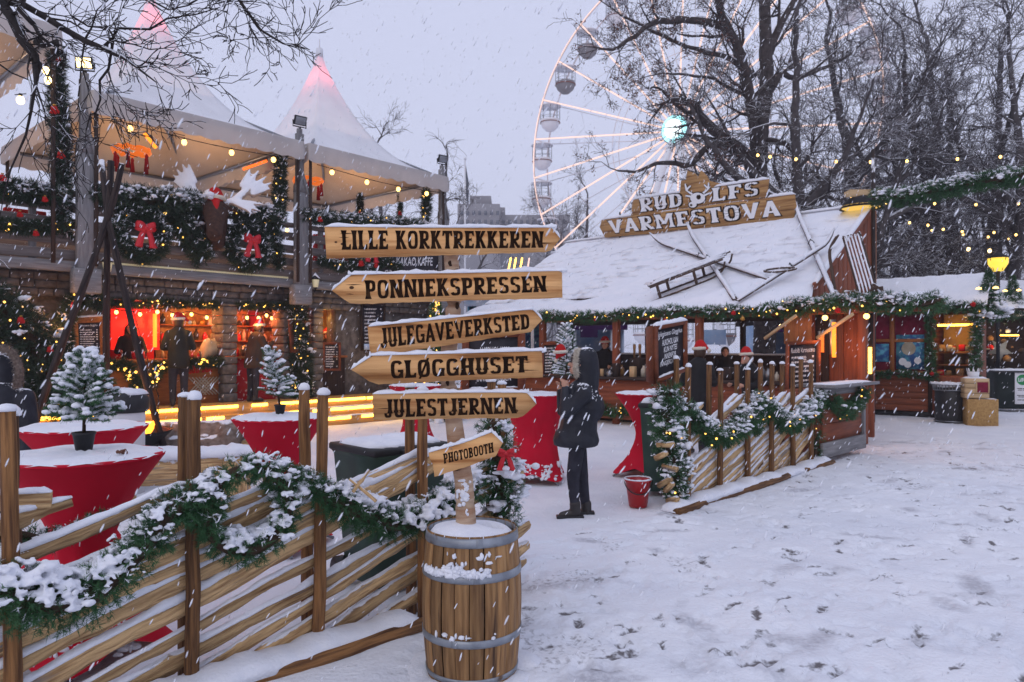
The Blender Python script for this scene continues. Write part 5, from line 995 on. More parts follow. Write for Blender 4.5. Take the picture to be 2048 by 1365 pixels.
# chalkboards
def chalkboard(name, label, quad, texts, thick=.04, fr=.055, cat='chalkboard', title=None, menu=0, mt='frame', snow=True, seed=1, side=None):
    q = [np.asarray(x, float) for x in quad]; n = nrm(np.cross(q[1] - q[0], q[3] - q[0])); n = n if n @ (q[0] - np.array((0, 0, H))) < 0 else -n     # towards the viewer's side
    root = thing(name, label, cat, (q[0] + q[1]) / 2)
    u = nrm(q[1] - q[0]); w = np.linalg.norm(q[1] - q[0]); h_ = np.linalg.norm(q[3] - q[0]); f = fr
    inn = [bilin(q, a, b) for a, b in ((f / w, f / h_), (1 - f / w, f / h_), (1 - f / w, 1 - f / h_), (f / w, 1 - f / h_))]
    m = MB()
    for i in range(4):
        j = (i + 1) % 4; fq = [q[i], q[j], inn[j], inn[i]]; m.prism([x + n * thick * .5 for x in fq][::1], -n * thick, 0)
    adopt(m.build('frame', M[mt]), root)
    m = MB(); m.prism([x for x in inn], -n * thick * .4); adopt(m.build('blackboard', M['board']), root)
    m = MB(); o = n * .003
    sub = lambda u0, u1, v0, v1: [bilin(inn, a, b) for a, b in ((u0, v0), (u1, v0), (u1, v1), (u0, v1))]
    for (tx, u0, u1, v0, v1, sh, bo) in texts: font_text(m, tx, sub(u0, u1, v0, v1), o, 0, bo, sh)
    if menu: scribble(m, sub(.05, .95, .04, .80 if title else .95), o, menu, seed=seed)
    if m.F: adopt(m.build('chalk_writing', M['chalk']), root)
    if snow:
        m = MB(); e = np.linspace(q[3], q[2], 18) + np.array((0, 0, -.002)); m.ridge(e, thick * 1.25, thick * .75); e = np.linspace(inn[0], inn[1], 14) + n * .012; m.ridge(e, .035, .02, 0, 7, .4); adopt(m.build('snow', M['snow'], None, True), root)
    return root
cq = lambda pts, t: [cp(x, y, t) for x, y in pts]
chalkboard('chalkboard', 'orange framed drinks chalkboard on the bar wall behind the dense potted spruce', cq(((145, 716), (212, 720), (211, 632), (142, 636)), -.05), [('Julenissens Gløgghus', .1, .9, .86, .95, .2, 0)], menu=10, title=1, mt='orange', seed=4, fr=.10)
chalkboard('chalkboard', 'snow edged drinks chalkboard on the garlanded pillar above the sparse potted spruce', cq(((581, 706), (621, 706), (621, 640), (577, 640)), -.05), [('Julenissens Gløgghus', .1, .9, .86, .95, .2, 0)], menu=10, title=1, seed=5, fr=.085)
chalkboard('chalkboard', 'low small dark menu board under the serving hatch with yellow light', cq(((645, 742), (681, 742), (681, 685), (645, 685)), .2), [], menu=9, snow=False, seed=6)
chalkboard('chalkboard', 'dark menu board on the stone wall behind the tips of the Ponniekspressen board', cq(((722, 702), (770, 702), (770, 606), (722, 606)), .15), [], menu=11, snow=False, seed=7, mt='dark')
chalkboard('chalkboard', 'balcony blackboard offering cocoa coffee porridge and sausages', cq(((756, 575), (905, 575), (905, 500), (756, 500)), -.3), [('KAKAO KAFFE', .22, .72, .58, .82, .1, .01), ('GRØT WIENERPØLSER', .06, .94, .2, .46, .1, .01)], fr=.03, snow=False, mt='dark')
m = MB(); m.prism(cq(((729, 700), (745, 700), (745, 688), (729, 688)), -.05), CV * .02); o = m.build('price_card', M['bluepale']); tag(o, 'small pale blue card pinned beside the low menu board', 'card')
# balcony greenery
def cgp(lst, t, n=60):
    p = np.array([cp(x, y, t) for x, y, r in lst]); r = np.array([r * p_[1] / F for (x, y, r), p_ in zip(lst, p)]); return curve_pts(p, n), np.interp(np.linspace(0, len(lst) - 1, n), np.arange(len(lst)), r)
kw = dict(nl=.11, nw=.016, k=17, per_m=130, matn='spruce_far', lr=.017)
pa, ra = cgp([(-40, 372, 22), (60, 385, 24), (130, 392, 22)], -.3); garland('spruce_garland', 'snowy garland on the balcony rail left of the first carved post', pa, ra, lights=4, snow=1.0, baubles=[(cp(5, 357, -.6), .07, 'hatred'), (cp(90, 400, -.6), .06, 'hatred')], **kw)
pa, ra = cgp([(-30, 445, 13), (60, 455, 14), (132, 450, 13)], -.3); garland('spruce_garland', 'thin lit garland between the slats beside the first carved post', pa, ra, lights=7, snow=.3, baubles=[(cp(40, 430, -.5), .06, 'hatred'), (cp(72, 468, -.5), .06, 'hatred')], **kw)
pa, ra = cgp([(182, 388, 15), (240, 395, 28), (320, 402, 30), (400, 410, 28)], -.35); garland('spruce_garland', 'thick snowy balcony garland between the tripod tips and the moose head', pa, ra, lights=2, **kw)
pa, ra = cgp([(470, 425, 24), (520, 432, 26), (562, 440, 20)], -.35); garland('spruce_garland', 'snowy balcony garland between the moose head and the middle carved post', pa, ra, lights=2, **kw)
pa, ra = cgp([(604, 432, 14), (680, 440, 17), (760, 448, 17), (850, 456, 15)], -.35); garland('spruce_garland', 'snowy balcony garland behind the top arrow board', pa, ra, lights=5, baubles=[(cp(640, 440, -.6), .07, 'hatred'), (cp(660, 480, -.4), .10, 'hatred')], **kw)
pa, ra = cgp([(640, 520, 9), (700, 535, 12), (750, 520, 11), (800, 535, 10)], -.3); garland('spruce_garland', 'drooping garland with red flowers seen between the two topmost arrow boards', pa, ra, lights=2, snow=.7, baubles=[(cp(722, 528, -.5), .09, 'hatred'), (cp(752, 532, -.5), .08, 'hatred'), (cp(722, 551, -.5), .07, 'hatred')], **kw)
pa, ra = cgp([(355, 430, 22), (385, 480, 28), (405, 520, 26)], -.3); garland('spruce_garland', 'hanging swag of spruce beneath the moose head', pa, ra, lights=1, snow=.35, **kw)
pa, ra = cgp([(535, 430, 16), (552, 490, 14), (560, 535, 12)], -.3); garland('spruce_garland', 'lit spruce swag hanging beside the middle carved post', pa, ra, lights=6, snow=.5, **kw)
for px, py, rr, lab in ((284, 470, 42, 'large spruce wreath with red bow on the balcony front nearest the tripod'), (497, 492, 38, 'spruce wreath with red bow on the balcony between moose head and middle post'), (735, 505, 34, 'spruce wreath with red flowers on the balcony behind the top arrow board')):
    c0 = cp(px, py, -.34); R_ = rr * c0[1] / F; aa = np.linspace(0, 6.2832, 50); pa = c0 + CU * (np.cos(aa) * R_)[:, None] + np.array((0, 0, 1.)) * (np.sin(aa) * R_)[:, None]
    w_ = garland('spruce_wreath', lab, pa, .155 + 0 * aa, 'wreath', lights=2, snow=.7, **kw)
    bow(w_, c0 - CV * .16 + (0, 0, .10), .35, math.atan2(CU[1], CU[0]))
pa, ra = cgp([(112, 100, 14), (116, 200, 19), (122, 300, 20), (124, 400, 18), (128, 470, 15)], -.15); garland('spruce_garland', 'tall spruce garland wrapped round the tent leg under the overhanging branches', pa, ra, lights=0, snow=.7, baubles=[(cp(109, 222, -.5), .09, 'hatred'), (cp(122, 312, -.5), .08, 'hatred'), (cp(117, 120, -.4), .05, 'hatred')], **kw)
pa, ra = cgp([(562, 315, 12), (560, 370, 14), (558, 440, 13)], -.1); garland('spruce_garland', 'lit garland wound round the tent leg beside the middle carved post', pa, ra, lights=7, snow=.4, **kw)
pa, ra = cgp([(852, 380, 9), (852, 415, 11), (850, 450, 10)], -.1); garland('spruce_garland', 'lit garland wound round the tent leg beside the last carved post', pa, ra, lights=7, snow=.3, **kw)
pa, ra = cgp([(-60, 580, 40), (0, 610, 48), (50, 665, 55), (95, 730, 55), (130, 800, 50), (150, 850, 45)], -.5); garland('spruce_garland', 'huge sloping spruce garland full of lights down the stair rail', pa, ra, lights=20, snow=.12, baubles=[(cp(42, 642, -.9), .07, 'hatred'), (cp(100, 700, -.9), .06, 'hatred')], **kw)
pa, ra = cgp([(-40, 700, 38), (20, 770, 44), (60, 830, 40)], -.45); garland('spruce_garland', 'lower spruce garland with lights behind the hooded person', pa, ra, lights=14, snow=.1, **kw)
pa, ra = cgp([(130, 700, 14), (132, 640, 18), (150, 605, 20), (185, 598, 20), (212, 612, 14)], -.15); garland('spruce_garland', 'lit garland arching over the orange framed chalkboard', pa, ra, lights=9, snow=.25, baubles=[(cp(148, 611, -.5), .07, 'hatred')], **kw)
pa, ra = cgp([(215, 606, 6), (330, 608, 7), (440, 611, 6)], .12); garland('spruce_garland', 'thin lit garland along the lintel of the red lit bar counter', pa, ra, lights=7, snow=0, **kw)
pa, ra = cgp([(470, 612, 6), (520, 613, 7), (572, 613, 6)], .12); garland('spruce_garland', 'thin lit garland along the lintel of the second bar counter', pa, ra, lights=8, snow=0, **kw)
pa, ra = cgp([(592, 590, 14), (596, 640, 22), (600, 700, 24), (604, 770, 24), (606, 810, 20)], -.0); garland('spruce_garland', 'lit spruce column covering the pillar behind the snow edged chalkboard', pa, ra, lights=16, snow=.2, **kw)
pa, ra = cgp([(216, 728, 9), (255, 735, 12), (270, 765, 11), (300, 770, 11), (320, 735, 11), (370, 728, 10), (443, 724, 9)], .12); garland('spruce_garland', 'swagged garland dense with lights along the red lit bar counter', pa, ra, lights=30, snow=0, **dict(kw, lr=.024))
# moose head
mc = cp(428, 440, -.55); root = thing('moose_head', 'brown moose head with wide snowy antlers and a santa hat above the balcony', 'moose head', mc)
Y = np.array((.36, -.93, 0)); pt = lambda a, b, z: mc + np.array((.93, .36, 0)) * a * (.95 if a > 0 else .66) + Y * b + np.array((0, 0, z * (1.0 if z < .4 else .94)))
adopt(organic('head', [(pt(0, -.4, .25), .28, pt(.02, .0, .18), .24), (pt(.02, .0, .18), .24, pt(.02, .35, -.18), .15), (pt(.02, .35, -.18), .15, pt(.02, .48, -.34), .15), (pt(-.2, -.1, .26), .06, pt(-.38, -.05, .22), .035), (pt(.24, -.1, .26), .06, pt(.42, -.05, .22), .035), (pt(0, 0, -.1), .12, pt(0, -.05, -.42), .06), (pt(0, -.4, .15), .26, pt(0, -.35, -.35), .22)], M['moose'], None, .035, 3), root)
m = MB(); v, f = ICO1; [m.add(v * .03 + pt(x, .16, .2), f) for x in (-.15, .19)]; adopt(m.build('eye', M['black'], None, True), root)
for sg in (-1, 1):
    cps = [(pt(sg * .12, -.1, .33), .07, pt(sg * .40, -.1, .44), .075), (pt(sg * .40, -.1, .44), .085, pt(sg * .72, -.18, .78), .075)]
    for a_, z_, y2 in ((.70, 1.16, -.22), (.86, 1.14, -.25), (1.02, 1.04, -.28), (1.12, .92, -.28), (1.10, .78, -.24)): cps.append((pt(sg * (.56 + (a_ - .7) * .5), -.16, .62 + (z_ - .78) * .45), .075, pt(sg * a_, y2, z_), .024))
    for a_, z_ in ((.74, .14), (.90, .20), (.96, .34)): cps.append((pt(sg * .38, -.05, .40), .07, pt(sg * (.38 + (a_ - .38) * .6), .06, .40 + (z_ - .40) * .6), .05)); cps.append((pt(sg * (.38 + (a_ - .38) * .6), .06, .40 + (z_ - .40) * .6), .048, pt(sg * a_, .12, z_), .02))
    adopt(organic('antler', cps, M['antler'], None, .03, 2), root)
hat(root, pt(.02, -.02, .42), .17, pt(.06, .36, -.06), math.atan2(Y[1], Y[0]))
m = MB(); m.blobs([pt(R.normal(0, .1), R.normal(-.1, .12), .46 + R.normal(0, .03)) for k in range(24)], np.abs(R.normal(.06, .02, (24, 3))) * (1, 1, .6) + .01); adopt(m.build('snow', M['snow'], None, True), root)
# ------------------------------------------------------------------ pagoda tents
def tent(s0, s1, t0, t1, ze, zp, label, legs=True, tip=True):
    root = thing('pagoda_tent', label, 'tent', ch((s0 + s1) / 2, (t0 + t1) / 2, ze), 'white pagoda tents over the balcony'); sc, tc = (s0 + s1) / 2, (t0 + t1) / 2; hs, ht = (s1 - s0) / 2, (t1 - t0) / 2
    n, k = 16, 18; ring = []
    for i in range(4 * n):
        e, q = divmod(i, n); q = q / n * 2 - 1; ring.append([(q, -1), (1, q), (-q, 1), (-1, -q)][e])
    ring = np.array(ring); V = []
    for i in range(k + 1):
        f = 1 - i / k; h_ = (zp - ze) * ((1 - f) ** 1.0 * .27 + .73 * (1 - f) ** 2.5); ff = max(f, .018)
        for a, b in ring:
            rd2 = math.hypot(a, b); w = (1 - .30 * (1 - f) ** .6 * (1 - 1 / max(1, rd2)) )                      # square at the eaves, rounder above
            sag = -.10 * math.sin(math.pi * f) * (1 - abs(a) ** 6 if abs(b) > .999 else 1 - abs(b) ** 6) * .6
            V.append(ch(sc + a * hs * ff * w, tc + b * ht * ff * w, ze + h_ + sag))
    q = [(i * 4 * n + j, i * 4 * n + (j + 1) % (4 * n), (i + 1) * 4 * n + (j + 1) % (4 * n), (i + 1) * 4 * n + j) for i in range(k) for j in range(4 * n)]
    m = MB(); m.add(V, np.array(q)); adopt(m.build('canvas_roof', M['tentsnow'], None, True), root)
    m = MB(); m.add(np.array(V)[:4 * n * 11] - (0, 0, .05), np.array(q)[:4 * n * 10, ::-1]); adopt(m.build('inner_layer', M['inner_layer'], None, True), root)  # layer added under the canvas to carry the beige lamp tone
    m = MB(); V = []; nv = 96
    for e in range(4):
        for i in range(nv):
            q_ = i / nv * 2 - 1; a, b = [(q_, -1), (1, q_), (-q_, 1), (-1, -q_)][e]; sc_ = .045 * abs(math.sin(i / nv * math.pi * 11)); wv = .015 * math.sin(i * .9)
            V += [ch(sc + a * (hs + .01), tc + b * (ht + .01), ze + .01), ch(sc + a * (hs + .03 + wv), tc + b * (ht + .03 + wv), ze - .2), ch(sc + a * (hs + .02 - wv), tc + b * (ht + .02 - wv), ze - .36 - sc_)]
    N_ = 4 * nv; q = [(3 * i + c_, 3 * i + c_ + 1, 3 * ((i + 1) % N_) + c_ + 1, 3 * ((i + 1) % N_) + c_) for i in range(N_) for c_ in (0, 1)]; m.add(V, np.array(q)); adopt(m.build('valance', M['canvas'], None, True), root)
    m = MB(); m.lathe([(.0001, zp + .12), (.09, zp + .1), (.10, zp - .12)], ch(sc, tc, 0), 10); m.tube([ch(sc, tc, zp), ch(sc, tc, zp + .35)], .02, 6); adopt(m.build('finial', M['tentsnow'], None, True), root)
    m = MB()
    for a, b in ((-1, -1), (1, -1), (1, 1), (-1, 1)): m.tube([ch(sc + a * (hs - .06), tc + b * (ht - .06), ze - .05), ch(sc + a * hs * .5, tc + b * ht * .5, ze + .62), ch(sc, tc, ze + .9)], .035, 6)
    for a, b, c_, d_ in ((-1, -1, 1, -1), (1, -1, 1, 1), (1, 1, -1, 1), (-1, 1, -1, -1)): m.tube([ch(sc + a * (hs - .06), tc + b * (ht - .06), ze - .08), ch(sc + c_ * (hs - .06), tc + d_ * (ht - .06), ze - .08)], .04, 6)
    adopt(m.build('frame', M['steel']), root)
    for a, b in ((-1, -1), (1, -1), (1, 1), (-1, 1)):
        if legs: m = MB(); p_ = (sc + a * (hs - .08), tc + b * (ht - .08)); m.tube([ch(*p_, 3.1), ch(*p_, ze)], .035, 8); adopt(m.build('leg', M['dark']), root)
    if tip:
        l = bpy.data.lights.new('tent_peak_lamp', 'POINT'); l.energy = 28; l.color = (1, .07, .07); l.shadow_soft_size = .2; lo = bpy.data.objects.new('tent_peak_lamp', l); COL.objects.link(lo); lo.location = ch(sc, tc, zp - .75)
        l = bpy.data.lights.new('tent_lamp', 'POINT'); l.energy = 95; l.color = (1, .60, .32); l.shadow_soft_size = .5; lo = bpy.data.objects.new('tent_lamp', l); COL.objects.link(lo); lo.location = ch(sc, tc, ze - .35)
tent(.05, 4.2, -.5, 4.9, 6.12, 9.45, 'white pagoda tent with pinkish peak half hidden by overhanging branches')
tent(4.35, 8.5, -.5, 4.9, 6.12, 9.45, 'white pagoda tent with sharp pink tip, next to the middle floodlight')
tent(-4.9, -.45, -.5, 4.9, 7.05, 10.4, 'corner of a higher canvas tent above the dark branches', True, True)
# festoon bulbs under the tents
def festoon(label, pts, nb, r=.05, mt='bulb', sag=.0, cat='string lights'):
    pts = np.asarray(pts, float); root = thing('festoon_string', label, cat, pts[0], 'strings of warm bulbs'); pa = curve_pts(pts, 40); pa[:, 2] -= sag * np.sin(np.linspace(0, math.pi * max(1, nb // 4), 40)) ** 2
    m = MB(); m.tube(pa, .008, 4); adopt(m.build('cable', M['fabricw']), root)
    for k in range(nb):
        c = pa[int((k + .5) / nb * 39)]; m = MB(); v, f = ICO2; m.add(v * np.array((r, r, r * 1.2)) + c - np.array((0, 0, r * 1.6)), f); adopt(m.build('bulb', M[mt], None, True), root)
        m = MB(); m.lathe([(r * .5, -r * .8), (r * .45, .01)], c, 8); adopt(m.build('socket', M['black']), root)
    return root
for a_ in festoon_q: festoon(*a_, .035)
festoon('bulbs strung beneath the near edge of the branch covered tent', [ch(.3, -.42, 5.72), ch(2.2, -.4, 5.66), ch(4.0, -.42, 5.72)], 4)
festoon('bulbs strung along the far inner rail of the branch covered tent', [ch(-3.4, .6, 5.25), ch(-1.5, 2.2, 5.1), ch(.8, 3.2, 5.0), ch(4.1, 4.6, 5.2)], 7)
festoon('bulbs strung beneath the front edge of the pink tipped tent', [ch(4.6, -.42, 5.72), ch(6.5, -.4, 5.64), ch(8.3, -.42, 5.70)], 4)
festoon('bulbs strung across the back of the pink tipped tent', [ch(4.5, 4.4, 5.2), ch(6.4, 3.6, 5.0), ch(8.2, 1.6, 5.15)], 5)
festoon('two bright bulbs below the high tent corner', [P(90, 122, 11.9), P(98, 160, 12.0)], 2, .055, 'bulbw'); festoon('bright bulbs on the dark branch at the frame edge', [P(30, 190, 11.5), P(52, 188, 12)], 1, .06, 'bulbw')
def heater(a, b, label, mt='heat'):
    root = thing('heat_lamp', label, 'heat lamp', a); a, b = np.asarray(a), np.asarray(b); m = MB(); m.bar(a + (0, .05, .05), b + (0, .05, .05), .10, .05); adopt(m.build('housing', M['steel']), root); m = MB(); m.tube([a, b], .035, 8); adopt(m.build('heating_tube', M[mt], None, True), root)
heater(cp(289, 268, .6), cp(312, 296, .5), 'glowing orange heat lamp under the branch covered tent', 'heaty'); heater(cp(486, 339, 1.2), cp(534, 322, .8), 'glowing red heat lamp near the middle carved post', 'heat'); heater(cp(167, 250, .3), cp(173, 242, .3), 'small red heat lamp peeping from behind the first carved post', 'heat')
def tassels(c, label, n=5):
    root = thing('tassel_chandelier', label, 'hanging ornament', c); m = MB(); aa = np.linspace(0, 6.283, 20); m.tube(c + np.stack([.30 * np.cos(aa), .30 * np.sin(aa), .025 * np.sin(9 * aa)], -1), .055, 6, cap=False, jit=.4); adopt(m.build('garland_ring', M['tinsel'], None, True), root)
    for k in range(n + 1):
        e = c + np.array((.30 * math.cos(k), .3 * math.sin(k), -.05)); m = MB(); m.lathe([(.0001, 0), (.035, -.06), (.03, -.1), (.05, -.3 - .05 * (k % 2)), (.0001, -.31)], e, 8); adopt(m.build('tassel', M['hatred'], None, True), root)
tassels(cp(263, 302, .9), 'orange ring with red tassels hanging in the branch covered tent'); tassels(cp(617, 362, .6), 'orange ring with red tassels hanging in the pink tipped tent')
# red bar stools / blankets glimpsed through the balcony rail, trees and a red tree on the balcony
for px, y, w in ((720, 430, 55), (800, 440, 25)):
    c = cp(px, 470, 1.5); hgt = cz(px, 390, 1.5) - 3.1; rr_ = w * c[1] / F * .5
    t = np.linspace(0, 1, 30)[:, None]; root = garland('spruce_tree', ['big red baubled spruce on the balcony under the pink tipped tent', 'slim spruce on the balcony beside the big baubled one'][px > 750], ch(cs(px, 1.5), 1.5, 3.1) + t * np.array((0, 0, hgt)), rr_ * (1.02 - t[:, 0]), 'christmas tree', lights=3, snow=.5, baubles=[(cp(px + dx, 428 + dy, 1.0), .07, 'hatred') for dx, dy in ((0, 0), (-18, 12), (15, 15))], **dict(kw, per_m=130))
for k, (px, y, w, h_) in enumerate(((50, 430, 60, 20), (80, 475, 70, 18), (30, 519, 70, 9), (640, 500, 30, 60), (690, 520, 45, 20))):
    m = MB(); s = cs(px, .35); wz = w * 12.5 / F * .6; cbox(m, s - wz, s + wz, .3, .42, cz(px, y + h_ / 2, .35), cz(px, y - h_ / 2, .35)); o = m.build('blanket', M['hatred']); tag(o, ['red blanket behind the upper slats by the first carved post', 'red blanket seen through the middle slats by the first post', 'red and white blanket strip low behind the balcony slats', 'tall red blanket by the middle carved post behind the slats', 'red blanket behind the drooping flower garland'][k], 'blanket')
# people at the counters
vendor('long haired vendor in dark clothes before the red lit panel', ch(cs(262, .95), .95, .55), (.4, -.9), False, 1.62, 'fwd', hairlong=True)
vendor('customer in dark coat and santa hat standing at the red lit counter', ch(cs(357, -.15), -.15, .55), (-.5, .85), True, 1.74, 'fwd', tip=(.2, -.05, .0), coatm='olivec')
vendor('person in santa hat leaning over the second counter with red front', ch(cs(506, -.12), -.12, .55), (.6, .8), True, 1.66, 'up', tip=(-.2, -.05, -.1), coatm='brownc', lean=.2)
vendor('vendor in santa hat inside the yellow lit hatch', ch(cs(655, .95), .95, .55), (.3, -.95), True, 1.55, 'fwd', tip=(.15, .05, .05))
# ================================================================== CABIN WITH THE SIGN ON ITS RIDGE
KV, KU, K0 = np.array((-.7446, .6675, 0)), np.array((.6675, .7446, 0)), np.array((5.6, 11.6, 0))
KR = np.stack([KV, -KU, np.array((0, 0, 1.))], 1)
def kb(a, b, z): return K0 + KV * a + KU * b + np.array((0, 0, z))
def ka(px, b):
    k = (px - CX) / F; return (5.6 + .6675 * b - k * (11.6 + .7446 * b)) / (.7446 + .6675 * k)
def kz(px, py, b): d = 11.6 + .6675 * ka(px, b) + .7446 * b; return H - (py - HY) / F * d
def kp(px, py, b): return kb(ka(px, b), b, kz(px, py, b))
def kbox(m, a0, a1, b0, b1, z0, z1, i=0, b=None): m.box(kb((a0 + a1) / 2, (b0 + b1) / 2, (z0 + z1) / 2), (abs(a1 - a0), abs(b1 - b0), abs(z1 - z0)), KR, i, b)
rk = thing('market_cabin', 'long red brown market cabin with snowy shingle roof and open serving sides', 'cabin', K0)
def kpart(name, mb, mats, smooth=False, parent=None): return adopt(mb.build(name, mats, None, smooth), parent or rk)
AL, AR = 10.2, 1.44; B0, B1 = 1.9, 5.6; ZE, ZR = 2.86, 4.95
# main roof: courses of snow covered shingles with their butt edges showing
m = MB(); nc = 15; L = math.hypot(B1 - B0, ZR - ZE); up = nrm(KU * (B1 - B0) + np.array((0, 0, ZR - ZE))); nr_ = nrm(np.cross(KV, up)); nr_ = nr_ if nr_[2] > 0 else -nr_
for c in range(nc):
    a = AR; y0 = c / nc * L; y1 = (c + 1) / nc * L + .06
    while a < AL:
        w = R.uniform(.2, .8); e = min(a + w, AL); lift = R.uniform(.000, .003) + (.010 if R.rand() < .08 else 0); g = R.uniform(-.012, .012)
        A = [kb(a + .002, B0, ZE) + up * (y0 + g) + nr_ * (.026 + lift), kb(e - .002, B0, ZE) + up * (y0 + g + R.uniform(-.006, .006)) + nr_ * (.026 + lift), kb(e - .002, B0, ZE) + up * y1 + nr_ * .0235, kb(a + .002, B0, ZE) + up * y1 + nr_ * .0235]
        m.prism(A, -nr_ * .014, 0); a = e
m2 = MB(); m2.prism([kb(AR, B0, ZE), kb(AL, B0, ZE), kb(AL, B1, ZR), kb(AR, B1, ZR)], -nr_ * .06); roof = kpart('roof', m2, M['dark']); kpart('shingle', m, M['roofsnow'], False, roof)
m = MB(); n1, n2 = 170, 64; V = []
for i in range(n1 + 1):
    for j in range(n2 + 1):
        a, t = AR + (AL - AR) * i / n1, j / n2 * L; o_ = .030 + .030 * (vnoise(np.array(a * 2.1), np.array(t * 6.5), 3) - .42) + .014 * (vnoise(np.array(a * 7.), np.array(t * 11.), 5) - .5); V.append(kb(a, B0, ZE) + up * t + nr_ * float(o_))
m.add(V, np.array([(i * (n2 + 1) + j, (i + 1) * (n2 + 1) + j, (i + 1) * (n2 + 1) + j + 1, i * (n2 + 1) + j + 1) for i in range(n1) for j in range(n2)])); kpart('roof_snow', m, M['roofsnow'], True, roof)
m = MB(); m.ridge([kb(a, B1 + .05, ZR + .02) for a in np.linspace(AR - .1, AL + .1, 60)], .35, .07, 0, 7, .1); kpart('ridge_snow', m, M['snow'], True, roof)
m = MB(); pts = [kb(AR, B1, ZR - .08), kb(AR, B0, ZE - .08), kb(AR, B0, 2.1), kb(AR, B1, 2.1)]; m.prism(pts, KV * .06); kpart('gable', m, M['redwood'])
for k in range(13):
    b = B0 + .15 + k * .285; zt = ZE - .10 + (b - B0) / (B1 - B0) * (ZR - ZE); m = MB(); kbox(m, AR - .022, AR - .002, b - .125, b + .125, 2.45, zt); kpart('gable_board', m, M['redwood'])
m = MB(); m.bar(kb(AR - .05, B0 - .05, ZE - .02), kb(AR - .05, B1, ZR - .02), .06, .16); kpart('barge_board', m, M['redwood'])
m = MB(); m.ridge([kb(AR - .05, B0 - .05 + (B1 - B0) * t, ZE + .06 + (ZR - ZE) * t) for t in np.linspace(0, 1, 20)], .14, .05); kpart('snow', m, M['snow'], True)
m = MB(); kbox(m, AR - .10, AR + .04, B1 - .02, B1 + .14, 2.3, ZR - .1); kpart('corner_post', m, M['orange'])
# low skirt roof round the front
m = MB(); na, nb_ = 110, 10; V = []
for i in range(na + 1):
    a = -.85 + (AL + .95) * i / na
    for j in range(nb_ + 1):
        t = j / nb_; b = .98 + (2.15 - .98) * t if a > AR else .98 + .7 * t; z = 2.56 + (.42 if a > AR else .05) * t + .035 * math.sin(a * 2.1 + 3 * t) * (t > .1) + .02 * math.sin(a * 5.3 + t * 7) - .10 * (1 - t) ** 6 + (.10 * math.exp(-((a - 3.0) / 1.2) ** 2) * t)
        V.append(kb(a, b, z))
m.add(V, np.array([(i * (nb_ + 1) + j, (i + 1) * (nb_ + 1) + j, (i + 1) * (nb_ + 1) + j + 1, i * (nb_ + 1) + j + 1) for i in range(na) for j in range(nb_)])); sk = kpart('skirt_snow', m, M['roofsnow'], True)
m = MB(); m.prism([kb(AR, .98, 2.44), kb(AL + .1, .98, 2.44), kb(AL + .1, 2.15, 2.83), kb(AR, 2.15, 2.83)], (0, 0, -.06)); m.prism([kb(-.85, .98, 2.44), kb(AR - .01, .98, 2.44), kb(AR - .01, 1.65, 2.46), kb(-.85, 1.65, 2.46)], (0, 0, -.05)); kbox(m, -.8, AL, 1.02, 1.10, 2.28, 2.42); kpart('skirt_roof', m, M['redwood'])
# posts, back and side walls, counter
for a in (.3, 1.45, 3.4, 5.4, 7.5, 9.5):
    m = MB(); kbox(m, a - .07, a + .07, 1.02, 1.16, 0, 2.3); kpart('post', m, M['redwood'])
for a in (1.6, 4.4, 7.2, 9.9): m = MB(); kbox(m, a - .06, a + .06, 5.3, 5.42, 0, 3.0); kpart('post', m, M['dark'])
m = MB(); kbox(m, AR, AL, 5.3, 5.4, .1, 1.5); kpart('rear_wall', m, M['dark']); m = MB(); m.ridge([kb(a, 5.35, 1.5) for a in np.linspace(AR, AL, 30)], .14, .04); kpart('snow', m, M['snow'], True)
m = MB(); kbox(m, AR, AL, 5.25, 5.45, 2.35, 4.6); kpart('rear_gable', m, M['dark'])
m = MB(); kbox(m, 1.5, AL, .96, 1.04, .12, 1.0)
cnt = kpart('counter', m, M['redwood']); m = MB(); kbox(m, 1.3, AL, .78, 1.5, .99, 1.05); kpart('counter_top', m, M['dark'], False, cnt)
for k in range(3): m = MB(); kbox(m, 1.5, AL, .94, .962, .15 + .28 * k, .41 + .28 * k); kpart('counter_board', m, M['redwood'], False, cnt)
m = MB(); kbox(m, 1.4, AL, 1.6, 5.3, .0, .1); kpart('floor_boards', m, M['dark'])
m = MB(); kbox(m, .2, AR, 1.35, 1.43, .1, 2.5); kpart('front_wall', m, M['redwood']); m = MB(); kbox(m, AR - .03, AR + .03, 1.5, 5.3, 2.0, 2.5); kpart('lintel', m, M['redwood'])
for k in range(5): m = MB(); kbox(m, .2 + k * .25, .44 + k * .25, 1.32, 1.348, 1.02, 2.48); kpart('wall_board', m, M['redwood'] if k % 3 else M['dark'])
m = MB(); kbox(m, ka(1738, 1.2) - .025, ka(1738, 1.2) + .025, 1.24, 1.28, kz(1738, 748, 1.2), kz(1738, 695, 1.2)); kpart('light_strip', m, M['strip'])
m = MB(); s0 = ka(1595, 1.0); kbox(m, s0 - .25, s0 + .25, 1.0, 1.04, 1.75, 2.35); kpart('orange_panel', m, M['orange'])
for a in (1.3, .35):
    p0 = kb(a, .9, 2.28); m = MB(); m.bar(kb(a + .65, .85, 1.85), kb(a - .05, .55, 2.25), .04, .05); kpart('brace', m, M['crate'])
